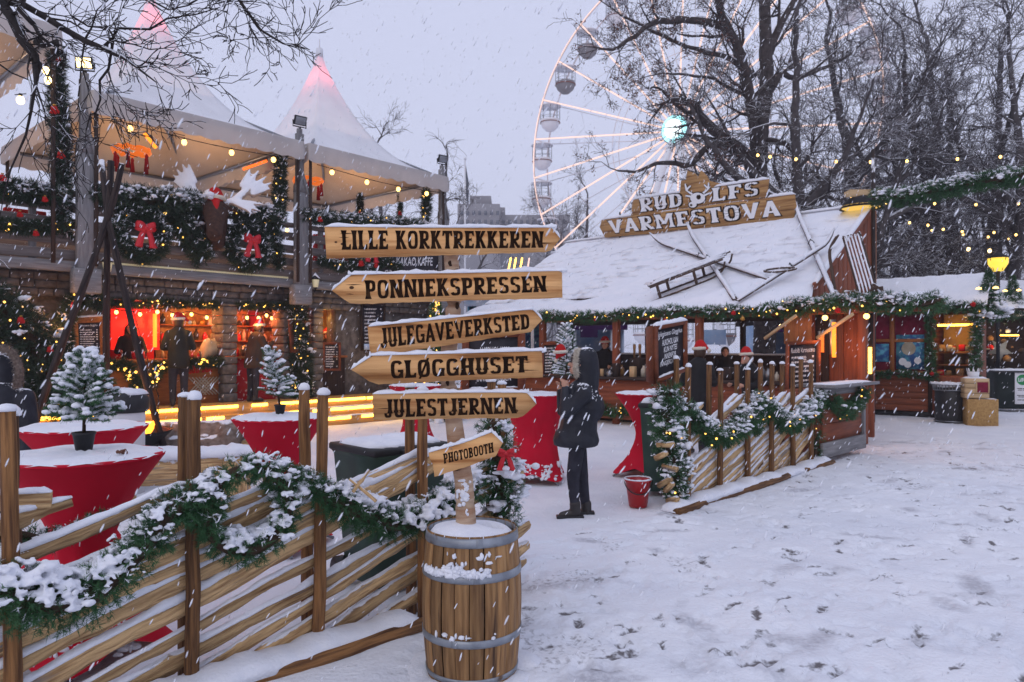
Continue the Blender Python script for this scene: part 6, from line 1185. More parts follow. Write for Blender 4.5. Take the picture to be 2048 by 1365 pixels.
# the counter wing facing the walkway
wr = thing('bar_counter', 'stand up bar counter with grey shelf at the end of the pole fence', 'counter', (4.95, 11.0, 0), None, math.atan2(1.1, 1.1))
W0, W1 = np.array((4.45, 10.45, 0)), np.array((5.62, 11.62, 0)); wu = nrm(W1 - W0); wv = np.array((-wu[1], wu[0], 0)); WR = np.stack([wu, wv, np.array((0, 0, 1.))], 1); wl_ = np.linalg.norm(W1 - W0)
def wbox(m, s0, s1, t0, t1, z0, z1, i=0): m.box(W0 + wu * (s0 + s1) / 2 + wv * (t0 + t1) / 2 + np.array((0, 0, (z0 + z1) / 2)), (s1 - s0, t1 - t0, z1 - z0), WR, i)
m = MB(); wbox(m, 0, wl_, .02, .6, .1, 1.05); adopt(m.build('cabinet', M['redwood']), wr)
for k in range(3): m = MB(); wbox(m, 0.05, wl_ - .08, -.01, .017, .34 + k * .23, .56 + k * .23); adopt(m.build('front_board', M['redwood']), wr)
m = MB(); wbox(m, -.02, wl_ + .02, -.05, .0, .08, .30); adopt(m.build('kick_board', M['grey']), wr)
m = MB(); wbox(m, wl_ - .07, wl_ + .03, -.04, .02, .3, 1.05); adopt(m.build('end_post', M['grey']), wr)
m = MB(); wbox(m, -.05, wl_ + .12, -.22, .35, 1.1, 1.145); wbox(m, .05, wl_, -.02, .02, .98, 1.1); adopt(m.build('shelf', M['grey']), wr)
m = MB(); m.ridge([W0 + wu * s + wv * .0 + np.array((0, 0, 1.145)) for s in np.linspace(0, wl_, 20)], .36, .018, 0, 7, .3); adopt(m.build('snow', M['snow'], None, True), wr)
pw = lambda s, z, t=-.1: W0 + wu * s + wv * t + np.array((0, 0, z))
pa = curve_pts([pw(.1, .95), pw(.4, .78), pw(.75, .72), pw(1.1, .82), pw(1.5, 1.0)], 40); garland('spruce_garland', 'dark lit garland drooping on the stand up bar counter front', pa, .12 + .03 * np.sin(np.linspace(0, 3.14, 40)), lights=5, snow=.08, nl=.06, nw=.009, k=20, per_m=130)
# eave garlands
kkw = dict(nl=.075, nw=.011, k=17, per_m=110, lr=.017)
e0 = np.array([kb(a, .93, 2.40 + .03 * math.sin(a * 1.9)) for a in np.linspace(8.6, 1.6, 90)]); garland('spruce_garland', 'long snowy lit garland along the cabin eave', e0, .135 + .03 * np.sin(np.linspace(0, 40, 90)), lights=4.5, snow=1.0, baubles=[(kp(1330, 640, .7), .04, 'hatred'), (kp(1467, 627, .7), .055, 'hatred'), (kp(1485, 638, .7), .05, 'gold'), (kp(1190, 640, .7), .04, 'hatred')], **kkw)
e0 = np.array([kb(a, .93, 2.44 + .04 * math.sin(a * 2.9)) for a in np.linspace(1.6, -.95, 50)]); garland('spruce_garland', 'bushy snowy garland on the cabin eave corner above the heat lamp', e0, .19 + .03 * np.sin(np.linspace(0, 20, 50)), lights=5, snow=1.1, baubles=[(kp(1675, 622, .6), .06, 'hatred')], **kkw)
pa = np.array([kp(x, y, .9) for x, y in ((1195, 805), (1215, 822), (1240, 825), (1262, 815))]); garland('spruce_garland', 'lit garland low on the cabin counter behind the photographer', curve_pts(pa, 24), .15 + np.zeros(24), lights=8, snow=.05, **kkw)
# sign on the ridge
sb_ = 5.35; sr = thing('roof_sign', 'large wooden roof sign with white lettering and a reindeer head for one letter', 'sign', kp(1400, 480, sb_))
so = -KU * .0
def sboard(pts): q = [kp(x, y, sb_) for x, y in pts]; m = MB(); gc = np.array([(x @ KV + 3.3 * len(pts), x[2], 0) for x in q]); m.prism(q, KU * .06, 0, gc); return adopt(m.build('board', M['oldsign']), sr), q
def edge(p, q, n=9, j=2.0): return [(p[0] + (q[0] - p[0]) * t + R.normal(0, .4), p[1] + (q[1] - p[1]) * t + R.normal(0, j * .35)) for t in np.linspace(0, 1, n)[:-1]]
lowb, q1 = sboard(edge((1204, 440), (1200, 455), 3) + edge((1200, 455), (1210, 476), 3) + edge((1210, 476), (1585, 440)) + edge((1585, 440), (1592, 412), 4) + edge((1592, 412), (1588, 388), 3) + edge((1588, 388), (1204, 440), 12))
upb, q2 = sboard(edge((1266, 399), (1262, 431), 4) + edge((1262, 431), (1532, 394)) + edge((1532, 394), (1537, 358), 4) + edge((1537, 358), (1430, 373), 6) + [(1418, 362), (1413, 352), (1402, 341), (1396, 355), (1388, 346), (1374, 341), (1372, 360), (1362, 362), (1360, 384)] + edge((1358, 386), (1266, 399), 5))
fo = -KU * .008
def sign_text(s, quad, name, parent):
    m = MB(); Q = [kp(x, y, sb_) for x, y in quad]; cen = sum(Q) / 4
    slab_white(m, s, Q, fo * 1.0, .055); o = adopt(m.build(name + '_outline', M['letter']), parent)
    m = MB(); o2 = R
    tot = 0; slab_white(m, s, Q, fo * 2.6); adopt(m.build(name, M['white']), parent)
def slab_white(m, s, Q, off, dil=-.012):                                   # thinner white strokes lying inside the dark burnt outline
    x = 0.; lay = []
    for ch_ in s:
        w, pol = GL[ch_]; lay.append((x, pol)); x += w + .10
    tot = x - .10; k = 0
    for x0, pol in lay:
        for p_ in pol:
            p_ = np.array(p_); c = p_.mean(0); d_ = p_ - c; d_ = d_ + np.sign(d_) * dil * (1, .9) * (np.abs(d_) > .015); sc_ = (1, 1)
            q = bilin(Q, (c[0] + d_[:, 0] * sc_[0] + x0) / tot, c[1] + d_[:, 1] * sc_[1]) + off + nrm(off) * .0003 * (k % 40); k += 1
            m.add(q, np.arange(len(q))[None], 0)
sign_text('VARMESTOVA', ((1222, 468), (1562, 432), (1558, 400), (1216, 442)), 'lettering', lowb)
sign_text('RUD', ((1282, 425), (1366, 413), (1364, 386), (1278, 398)), 'lettering', upb)
sign_text('LFS', ((1425, 404), (1518, 391), (1518, 363), (1424, 377)), 'lettering', upb)
def blobpoly(pts, off, m, i=0): q = np.array([kp(x, y, sb_) for x, y in pts]) + off; m.add(q, np.arange(len(q))[None], i)
for off, dil, mt in ((fo * 1.0, 2.0, 'letter'), (fo * 2.4, 0, 'white')):
    m = MB(); t = np.linspace(0, 6.283, 22)[:-1]
    blobpoly([(1396 + (15 + dil) * math.cos(a), 397 + (11 + dil) * math.sin(a)) for a in t], off, m); blobpoly([(1386 + (8 + dil) * math.cos(a), 410 + (6 + dil) * math.sin(a)) for a in t], off * 1.03, m)
    for k_, pl in enumerate(([(1385, 389), (1374, 382), (1371, 368)], [(1374, 380), (1382, 372)], [(1407, 387), (1417, 379), (1418, 366)], [(1417, 378), (1409, 370)], [(1408, 392), (1422, 386)], [(1384, 394), (1372, 392)])):
        for (x0, y0), (x1, y1) in zip(pl[:-1], pl[1:]):
            n_ = np.array((-(y1 - y0), x1 - x0)); n_ = n_ / np.linalg.norm(n_) * (2.2 + dil * .7); blobpoly([(x0 + n_[0], y0 + n_[1]), (x1 + n_[0] * .6, y1 + n_[1] * .6), (x1 - n_[0] * .6, y1 - n_[1] * .6), (x0 - n_[0], y0 - n_[1])], off * (1.05 + .01 * k_), m)
    adopt(m.build('reindeer_emblem', M[mt]), upb)
m = MB(); t = np.linspace(0, 6.283, 14)[:-1]; blobpoly([(1398 + 4.5 * math.cos(a), 395 + 5 * math.sin(a)) for a in t], fo * 3, m); blobpoly([(1383 + 2.6 * math.cos(a), 411 + 2.2 * math.sin(a)) for a in t], fo * 3, m); adopt(m.build('reindeer_eye', M['letter']), upb)
m = MB(); m.ridge(np.linspace(kp(1204, 440, sb_) + KU * .03, kp(1262, 431, sb_) + KU * .03, 10), .09, .06); m.ridge(np.linspace(kp(1266, 399, sb_) + KU * .03, kp(1360, 385, sb_) + KU * .03, 18), .09, .07); m.ridge(np.linspace(kp(1428, 374, sb_) + KU * .03, kp(1537, 358, sb_) + KU * .03, 20), .09, .07); m.ridge(np.linspace(kp(1535, 395, sb_) + KU * .03, kp(1590, 388, sb_) + KU * .03, 12), .09, .07); adopt(m.build('snow', M['snow'], None, True), sr)
for px in (1240, 1520): m = MB(); m.bar(kp(px, 490, sb_ + .1), kp(px, 425, sb_ + .1), .05, .05); adopt(m.build('bracket', M['iron']), sr)
# skis and sledges on the roof
def roofp(px, py, off=.09):                                     # the point of the roof slope seen at a pixel
    o = np.array((0, 0, H)); d = P(px, py, 1.) - o; n = nr_; q = kb(AR, B0, ZE) + n * off; return o + d * ((q - o) @ n) / (d @ n)
def ski(p0, p1, label, w=.10):
    p0, p1 = np.asarray(p0), np.asarray(p1); root = thing('ski', label, 'ski', p0, 'old wooden skis on the cabin roof'); d = p1 - p0
    n = 24; t = np.linspace(0, 1, n); pa = p0 + d * t[:, None] + nr_ * (.22 * np.clip((t - .84) / .16, 0, 1) ** 2)[:, None]; side = nrm(np.cross(d, nr_)); wv_ = w * np.where(t > .9, 1 - ((t - .9) / .1) ** 2 * .75, 1)
    m = MB(); V = []
    for i in range(n):
        for a, b in ((-.5, 0), (.5, 0), (.5, .025), (-.5, .025)): V.append(pa[i] + side * a * wv_[i] + nr_ * b)
    q = [(4 * i + j, 4 * i + (j + 1) % 4, 4 * (i + 1) + (j + 1) % 4, 4 * (i + 1) + j) for i in range(n - 1) for j in range(4)]; m.add(V, [np.array(q), np.array([[3, 2, 1, 0]]), np.array([[4 * n - 4, 4 * n - 3, 4 * n - 2, 4 * n - 1]])]); adopt(m.build('board', M['wood_dark']), root)
    m = MB(); m.ridge(pa + nr_ * .024, w * .85, .05, 0, 6, .2); adopt(m.build('snow', M['snow'], None, True), root)
    m = MB(); c = pa[n // 2]; m.tube([c - side * w * .6, c + nr_ * .1, c + side * w * .6], .015, 6); m.bar(c - nrm(d) * .12 + nr_ * .03, c + nrm(d) * .12 + nr_ * .03, w * .7, .03); adopt(m.build('binding', M['iron']), root)
ski(roofp(1538, 560), roofp(1304, 482), 'long ski crossing the slatted sledge, pointing up towards the roof sign')
ski(roofp(1470, 600, .16), roofp(1378, 462), 'ski crossing another above the long sledge near the roof sign end')
ski(roofp(1668, 592, .12), roofp(1592, 418), 'broad ski standing up the roof beside the sign end')
ski(roofp(1475, 603, .2), roofp(1672, 478, .22), 'ski laid diagonally under the broad upright one')
def sled(A, B, wvec, label, h=.3, slats=3, mt='wood_dark'):
    A, B, wv_ = np.asarray(A), np.asarray(B), np.asarray(wvec); d = nrm(B - A); n = nrm(np.cross(d, nrm(wv_))); n = n if n @ (np.array((0, 0, H)) - A) > 0 else -n
    root = thing('sledge', label, 'sledge', A, 'old sledges on the cabin roof'); ln = np.linalg.norm(B - A)
    for k in (0, 1):
        pa = curve_pts([A + wv_ * k - d * .0, A + wv_ * k + d * ln * .75, A + wv_ * k + d * ln * .95 + n * .07, A + wv_ * k + d * ln * 1.02 + n * h * .8], 20); m = MB(); m.tube(pa, .024, 6, sq=.7); o = adopt(m.build('runner', M[mt]), root)
        m = MB(); m.bar(A + wv_ * k + d * ln * .06 + n * h, A + wv_ * k + d * ln * 1.0 + n * h, .035, .04); adopt(m.build('side_rail', M[mt]), root)
        for f_ in (.15, .62): m = MB(); m.bar(A + wv_ * k + d * ln * f_, A + wv_ * k + d * ln * f_ + n * h, .05, .05); adopt(m.build('strut', M[mt]), root)
    for k in range(slats):
        w_ = wv_ * ((k + .5) / slats); m = MB(); m.bar(A + w_ + d * ln * .02 + n * (h + .03), A + w_ + d * ln * 1.0 + n * (h + .03), np.linalg.norm(wv_) / slats * .6, .022, up=n); o = adopt(m.build('slat', M[mt]), root)
        m = MB(); m.ridge(np.linspace(A + w_ + d * ln * .03 + n * (h + .04), A + w_ + d * ln * .98 + n * (h + .04), 16), np.linalg.norm(wv_) / slats * .6, .035, 0, 6); adopt(m.build('snow', M['snow'], None, True), o)
    for f_ in (.15, .62): m = MB(); m.bar(A + d * ln * f_ + n * h * .97, A + wv_ + d * ln * f_ + n * h * .97, .04, .03); adopt(m.build('cross_bar', M[mt]), root)
up_r = up
sled(roofp(1298, 606, .06), roofp(1452, 546, .06), up_r * .42, 'long dark sledge lying on the roof under the crossed skis', .32, 3)
# sledge leaning at the gable edge, with its slats towards the viewer
gA, gB = kp(1700, 592, 1.75), kp(1668, 470, 2.1)
sled(kp(1722, 598, 1.7), kp(1688, 478, 2.1), kp(1756, 590, 1.75) - kp(1722, 598, 1.7), 'white slatted sledge leaning against the gable of the cabin', .06, 5)
m = MB(); m.tube(curve_pts([kp(1672, 592, 1.7), kp(1662, 530, 1.8), kp(1660, 500, 1.9), kp(1676, 470, 2.0)], 16), .03, 7); o = m.build('sledge_runner', M['wood_dark'], None, True); tag(o, 'loose curved sledge runner beside the leaning slatted sledge', 'sledge runner')
m = MB(); [m.tube(curve_pts([kp(1735 + 4 * k, 588 - 4 * k, 1.3), kp(1748, 578 - 3 * k, 1.2), kp(1766, 574 + 3 * k, 1.2)], 8), .022, 6) for k in range(4)]; o = m.build('twig_bundle', M['wood_dark']); tag(o, 'snowy bundle of sticks at the roof corner below the gable', 'bundle')
m = MB(); aa = np.linspace(0, 6.283, 24); c_ = roofp(1560, 540, .3); m.tube(c_ + KV * (np.cos(aa) * .32)[:, None] + up * (np.sin(aa) * .09)[:, None], .022, 6, cap=False); o = m.build('snowshoe_loop', M['wood_dark'], None, True); tag(o, 'bent wooden loop lying on the diagonal ski', 'ski pole loop')
# tall pole, lantern and overhead garland by the gable
root = thing('flag_pole', 'slim wooden pole rising at the gable end of the cabin', 'pole', (*kp(1746, 600, 5.2)[:2], 0)); c = kp(1746, 600, 5.2); m = MB(); m.tube([(c[0], c[1], 0), (c[0] + .02, c[1], 2.5), (c[0], c[1], kz(1746, 300, 5.2))], .045, 8); adopt(m.build('pole_shaft', M['burnt'], None, True), root); m = MB(); m.bar((c[0], c[1], kz(1746, 388, 5.2)), (c[0] - .6, c[1] + .1, kz(1746, 388, 5.2)), .06, .12); adopt(m.build('arm', M['crate']), root)
c = kp(1722, 410, 5.2); root = thing('hanging_lamp', 'wide dark lamp shade glowing yellow above the cabin roof', 'lamp', c); m = MB(); m.lathe([(.10, .22), (.3, .12), (.46, -.09), (.44, -.09), (.28, .1)], c, 24, cap=False); adopt(m.build('shade', M['iron'], None, True), root); m = MB(); m.lathe([(.42, -.03), (.40, -.07), (.3, -.09), (.0001, -.09)], c, 20); adopt(m.build('glowing_ring', M['lampring'], None, True), root); m = MB(); m.bar(c + (-.3, 0, .27), c + (.5, 0, .27), .2, .12); adopt(m.build('beam', M['crate']), root)
pa = curve_pts([P(1748, 398, 14.6), P(1830, 390, 13.8), P(1920, 372, 13), P(2048, 352, 12.2), P(2180, 330, 11.5)], 60); garland('spruce_garland', 'thick overhead spruce garland stretching from the pole, white with snow', pa, .20 + .02 * np.sin(np.linspace(0, 40, 60)), snow=1.0, nl=.075, nw=.011, k=20, per_m=110)
# boards and lamps on the cabin
Q = lambda pts, ds: [P(x, y, d) for (x, y), d in zip(pts, ds)]
ab = chalkboard('chalkboard', 'boxy brown framed blackboard saying alcohol may only be enjoyed inside the fence', Q(((1308, 768), (1372, 742), (1372, 640), (1306, 652)), (7.75, 8.05, 8.05, 7.75)), [('Julenissens Gløgghus', .04, .96, .80, .94, .25, .004), ('ALKOHOL KAN', .2, .8, .63, .76, .12, .012), ('KUN NYTES', .26, .76, .48, .60, .12, .012), ('INNENFOR', .28, .72, .33, .45, .12, .012), ('INNGJERDINGEN', .12, .88, .17, .30, .12, .012)], .05, .05)
m = MB(); m.prism(Q(((1292, 764), (1307, 769), (1305, 651), (1291, 655)), (8.0, 7.73, 7.73, 8.0)), np.array((.05, .12, 0))); adopt(m.build('side_panel', M['frame']), ab)
m = MB(); c = P(1340, 760, 7.98); m.bar(c, (c[0], c[1], 0), .07, .07); adopt(m.build('post', M['post']), ab)
chalkboard('chalkboard', 'alcohol notice blackboard behind the Julegaveverksted and Gløgghuset arrow boards', Q(((925, 792), (1050, 788), (1050, 660), (925, 664)), (10.4, 10.2, 10.2, 10.4)), [('ALKOHOL KAN', .2, .82, .66, .82, .1, .01), ('KUN NYTES', .28, .76, .46, .6, .1, .01), ('INNENFOR', .28, .74, .28, .42, .1, .01), ('INNGJERDINGEN', .16, .86, .1, .24, .1, .01)], .05, .10)
chalkboard('chalkboard', 'reddish drinks board on the cabin wall close to the photographer', [kp(x, y, .85) for x, y in ((1082, 757), (1124, 755), (1124, 682), (1082, 684))], [], menu=9, snow=False, seed=12, fr=.09)
chalkboard('chalkboard', 'large drinks blackboard leaning in the cabin opening near the heat lamp', [kp(x, y, .7) for x, y in ((1570, 800), (1641, 792), (1641, 680), (1572, 684))], [('Rudolfs Varmestova', .06, .94, .84, .94, .2, .0), ('Gløgg', .36, .64, .68, .77, .15, .0)], menu=8, title=1, snow=False, seed=13, fr=.07)
heater(kp(1668, 715, .9), kp(1668, 645, .9), 'tall orange glowing heat lamp on the cabin corner', 'heaty'); m = MB(); 
heater(kp(1644, 705, 1.2), kp(1644, 668, 1.2), 'small red heat lamp beside the drinks blackboard', 'heat')
for px, py, e, c, b in ((1660, 690, 16, (1, .35, .08), .55), (1330, 655, 14, (1, .6, .3), 3.2), (1560, 655, 16, (1, .5, .2), 2.6)):
    l = bpy.data.lights.new('cabin_lamp', 'POINT'); l.energy = e; l.color = c; l.shadow_soft_size = .1; lo = bpy.data.objects.new('cabin_lamp', l); COL.objects.link(lo); lo.location = kp(px, py, b)
for k, (px, py, b) in enumerate(((1733, 633, .7), (1650, 636, .9))):
    c = kp(px, py, b); root = thing('ceiling_bulb', ['bright warm bulb under the eave corner near the brace', 'warm bulb under the eave above the tall heat lamp'][k], 'bulb', c, 'bulbs under the cabin eave'); m = MB(); v, f = ICO2; m.add(v * .05 + c, f); adopt(m.build('glass', M['bulb'], None, True), root); m = MB(); m.lathe([(.025, .03), (.025, .1)], c, 8); adopt(m.build('socket', M['black']), root)
# things on the cabin counter
for k in range(34):
    px = R.uniform(1180, 1560); b = R.uniform(.85, 1.4); h_ = R.uniform(.1, .3); r = R.uniform(.03, .07); m = MB(); a_ = ka(px, b); c = kb(a_, b, 1.05)
    if k % 3: m.lathe([(r, 0), (r * 1.05, h_ * .65), (r * .4, h_ * .85), (r * .38, h_)], c, 10); o = m.build('bottle', M[['goods', 'black', 'dark', 'hatwhite', 'steel'][k % 5]], None, True); tag(o, ['brown', 'black', 'dark', 'cream', 'grey'][k % 5] + ' bottle or jar on the long cabin counter', 'bottle', 'bottles on the cabin counter')
    else: m.box(c + (0, 0, h_ / 2), (r * 3, r * 2.4, h_), KR); o = m.build('box', M[['black', 'crate', 'dark', 'steel'][k % 4]]); tag(o, ['black', 'wooden', 'dark', 'grey'][k % 4] + ' box standing on the long cabin counter', 'box', 'boxes on the cabin counter')
root = thing('beer_tap', 'twin wooden beer taps on the counter behind the photographer', 'tap', kp(1275, 720, 1.4)); m = MB(); c = kp(1275, 720, 1.4); m.lathe([(.16, -.25), (.18, .02), (.17, .04), (.0001, .05)], c, 14); adopt(m.build('keg_head', M['dark'], None, True), root)
for dx in (-.06, .08): m = MB(); m.lathe([(.02, .04), (.035, .3), (.03, .34), (.0001, .35)], c + KV * dx, 8); adopt(m.build('tap_handle', M['goods'], None, True), root)
vendor('bearded vendor in santa hat behind the counter left of the alcohol notice', kb(ka(1210, 2.0), 2.0, .1), (-.3, -.95), True, 1.78, 'fwd', tip=(.05, -.1, .16))
vendor('customer in dark coat bending behind the alcohol notice', (P(1392, 800, 11.4)[0], 11.4, 0), (.55, .8), True, 1.72, 'fwd', lean=.25)
vendor('vendor in red santa hat bending beside the large drinks blackboard', (P(1507, 800, 12.4)[0], 12.4, .0), (-.85, -.3), True, 1.62, 'fwd', lean=.2, tip=(.12, -.2, -.05))
vendor('vendor in dark clothes deep inside the cabin between the fence posts', kb(ka(1450, 2.6), 2.6, .1), (-.2, -.95), False, 1.6, 'fwd')

# ================================================================== STALLS BEYOND
def stall(S, W_, D_, ze, zr, label, win=None, mt='redwood', dirv=-KV, back=KU):
    root = thing('market_stall', label, 'stall', S); X = lambda a, b, z: S + dirv * a + back * b + np.array((0, 0, z)); RR = np.stack([dirv, back, np.array((0, 0, 1.))], 1)
    def bx(nm, a0, a1, b0, b1, z0, z1, mm, par=None): m = MB(); m.box(X((a0 + a1) / 2, (b0 + b1) / 2, (z0 + z1) / 2), (a1 - a0, b1 - b0, z1 - z0), RR); return adopt(m.build(nm, M[mm]), par or root)
    bx('plinth', 0, W_, 0, D_, 0, .12, 'black'); m = MB(); nl_ = int(W_ / .22)
    bx('rear_wall', 0, W_, D_ - .05, D_, .1, ze, mt); bx('side_wall', 0, .06, 0, D_, .1, ze, mt); bx('side_wall', W_ - .06, W_, 0, D_, .1, ze, mt)
    m = MB(); m.prism([X(-.2, -.25, ze), X(W_ + .2, -.25, ze), X(W_ + .2, D_ * .5, zr), X(-.2, D_ * .5, zr)], (0, 0, .07)); m.prism([X(-.2, D_ + .2, ze), X(W_ + .2, D_ + .2, ze), X(W_ + .2, D_ * .5, zr), X(-.2, D_ * .5, zr)], (0, 0, .07)); rf = adopt(m.build('roof', M['dark']), root)
    m = MB(); n1, n2 = 24, 12; V = []
    for i in range(n1 + 1):
        for j in range(n2 + 1):
            t = j / n2; V.append(X(-.25 + (W_ + .5) * i / n1, -.32 + (D_ * .5 + .32) * t, ze + .06 + (zr - ze) * t + .10 * math.sin(math.pi * min(1, t * 6 + .02) / 2) + .012 * math.sin(3 * i * .7 + 5 * t)))
    m.add(V, np.array([(i * (n2 + 1) + j, (i + 1) * (n2 + 1) + j, (i + 1) * (n2 + 1) + j + 1, i * (n2 + 1) + j + 1) for i in range(n1) for j in range(n2)])); adopt(m.build('snow', M['roofsnow'], None, True), rf)
    return root, X, bx
S2 = np.array((8.9, 18.45, 0)); r2, X2, b2 = stall(S2, 2.5, 1.2, 2.60, 3.30, 'red boarded stall with two maroon curtained windows and posters', mt='redwood')
m = MB()
for k in range(6): b2('front_board', 0, 1.72, -.02, .01, .14 + k * .155, .285 + k * .155, 'redwood')
b2('sill', 0, 1.8, -.06, .06, 1.07, 1.12, 'orange'); b2('mullion', .66, .76, -.05, .05, 1.1, 2.5, 'orange'); b2('mullion', -.02, .08, -.05, .05, 1.1, 2.5, 'orange'); b2('mullion', 1.5, 1.6, -.04, .05, .1, 2.5, 'dark'); b2('transom', .05, 1.5, -.04, .04, 1.82, 1.9, 'orange')
b2('curtain', .08, .66, .02, .05, 1.1, 2.5, 'maroon'); b2('curtain', .76, 1.5, .02, .05, 1.1, 2.5, 'maroon')
b2('counter', 1.6, 2.5, -.12, .35, .1, 1.02, 'redwood'); b2('lit_back', 1.65, 2.44, .9, .95, 1.0, 2.5, 'yellowwall')
m = MB(); m.box(X2(2.04, .1, 2.22), (.72, .05, .05), np.stack([-KV, KU, np.array((0, 0, 1.))], 1)); adopt(m.build('light_tube', M['strip']), r2)
m = MB(); m.prism([X2(a, -.02, z) for a, z in ((.1, 1.33), (.64, 1.33), (.64, 1.78), (.1, 1.78))], KU * .01); o = m.build('poster', M['blue']); tag(o, 'blue poster of mountains on the maroon stall window', 'poster')
root = thing('poster', 'dark blue poster with pale round shapes on the maroon stall window', 'poster', X2(1.1, -.03, 1.5)); m = MB(); m.prism([X2(a, -.02, z) for a, z in ((.8, 1.16), (1.42, 1.16), (1.42, 2.0), (.8, 2.0))], KU * .01); adopt(m.build('sheet', M['blue']), root)
for k, (a, z, r_, mt_) in enumerate(((1.08, 1.82, .09, 'hatwhite'), (1.08, 1.66, .16, 'lattice'), (.95, 1.34, .09, 'white'), (1.06, 1.27, .08, 'white'), (1.28, 1.37, .08, 'white'), (1.3, 1.86, .06, 'white'))): m = MB(); t = np.linspace(0, 6.283, 15)[:-1]; m.add([X2(a + r_ * math.cos(q), -.025 - .001 * k, z + r_ * math.sin(q)) for q in t], np.arange(14)[None]); adopt(m.build('printed_shape', M[mt_]), root)
for k in range(22):
    a, z = R.uniform(1.7, 2.4), R.choice((1.02, 1.3, 1.6)); s_ = R.uniform(.06, .17); m = MB(); m.box(X2(a, R.uniform(.1, .7), z + s_ / 2), (s_, s_ * .8, s_), rz(R.uniform(0, 3)) ); adopt(m.build('ware', M[['goods', 'crate', 'lattice', 'hatred', 'goods'][k % 5]]), r2)
for z in (1.28, 1.58): b2('shelf', 1.65, 2.44, .3, .85, z - .03, z, 'orange')
kk3 = dict(nl=.08, nw=.013, k=16, per_m=95, lr=.02)
garland('spruce_garland', 'garland with red bow below the maroon stall windows', np.array([X2(a, -.1, 1.02 - .03 * math.sin(a * 5)) for a in np.linspace(-.05, 1.75, 30)]), .10 + np.zeros(30), snow=.3, lights=0, baubles=[(X2(1.62, -.22, 1.06), .06, 'hatred')], **kk3)
garland('spruce_garland', 'garland on the eave of the maroon windowed stall', np.array([X2(a, -.3, 2.62) for a in np.linspace(-.2, 2.7, 40)]), .15 + np.zeros(40), snow=.7, lights=0, baubles=[(X2(2.5, -.48, 2.66), .07, 'hatred')], **kk3)
garland('spruce_garland', 'garland down the post between maroon window and lit hatch', np.array([X2(1.57, -.12, z) for z in np.linspace(2.55, 1.0, 24)]), .13 + np.zeros(24), snow=.35, lights=0, **kk3)
garland('spruce_garland', 'garland down the far post of the lit hatch', np.array([X2(2.5, -.12, z) for z in np.linspace(2.55, 1.0, 24)]), .15 + np.zeros(24), snow=.3, lights=1, **kk3)
garland('spruce_garland', 'narrow garland beside the yellow light strip on the stall corner', np.array([X2(-.05, -.1, z) for z in np.linspace(2.5, 1.1, 24)]), .10 + np.zeros(24), snow=.2, lights=0, **kk3)
S3 = np.array((13.25, 21.3, 0)); v3 = nrm(np.array((.98, -.2, 0))); r3, X3, b3 = stall(S3, 3.4, 2.6, 2.75, 3.6, 'dim stall with hanging wares at the picture edge', mt='dark', dirv=v3, back=np.array((-v3[1], v3[0], 0)))
b3('counter', 0, 3.4, -.1, .3, .1, 1.0, 'dark'); b3('lit_back', .1, 3.3, 1.2, 1.25, 1.0, 2.5, 'dark')
for a, w in ((.5, .3), (1.3, .55)): m = MB(); m.box(X3(a, .2, 2.05), (w, .04, .04)); adopt(m.build('light_tube', M['strip']), r3)
for k in range(26): m = MB(); a, z = R.uniform(.1, 2.4), R.uniform(1.1, 2.2); s_ = R.uniform(.05, .2); m.lathe([(s_ * .5, 0), (s_ * .6, s_ * .6), (s_ * .2, s_)], X3(a, R.uniform(.1, .9), z), 8); adopt(m.build('ware', M[['goods', 'lattice', 'hatred', 'dark', 'goods', 'white'][k % 6]], None, True), r3)
for c_ in (X2(2.05, .2, 2.05), X3(1.2, .3, 2.0)): l = bpy.data.lights.new('stall_lamp', 'POINT'); l.energy = 14; l.color = (1, .6, .2); l.shadow_soft_size = .2; lo = bpy.data.objects.new('stall_lamp', l); COL.objects.link(lo); lo.location = c_
root = thing('paper_star', 'pale paper star hanging in the dim stall', 'star', X3(.95, .0, 1.65)); m = MB(); t = np.linspace(0, 6.283, 11)[:-1]; m.prism([X3(.95 + (.34 if k % 2 else .15) * math.sin(a), -.05, 1.62 + (.34 if k % 2 else .15) * math.cos(a)) for k, a in enumerate(t)], KU * .1); adopt(m.build('paper', M['lattice']), root)
vendor('vendor with red hat inside the dim stall', X3(1.0, .7, 0), (-.4, -.9), True, 1.7, 'fwd')
for S_, lab in ((X2(2.72, .1, 2.65), 'small conical spruce with lights on the roof between two stalls'), (X3(1.35, .1, 2.95), 'conical roof spruce with lights at the picture edge')):
    t = np.linspace(0, 1, 30)[:, None]; garland('spruce_tree', lab, S_ + np.array((0, 0, -.3)) + t * np.array((0, 0, 1.12)), .46 * (1.03 - t[:, 0]), 'christmas tree', lights=0, snow=.8, **dict(kk3, per_m=190))
    root = thing('dormer_lamp', 'pair of warm lamps under the ' + lab.split(' with')[0].replace('small ', ''), 'lamp', S_); 
    for dx in (-.1, .22): m = MB(); m.lathe([(.0001, .02), (.05, 0), (.06, -.03), (.0001, -.04)], S_ - KV * dx - KU * .62 + (0, 0, .38), 10); adopt(m.build('bulb', M['bulb'], None, True), root)
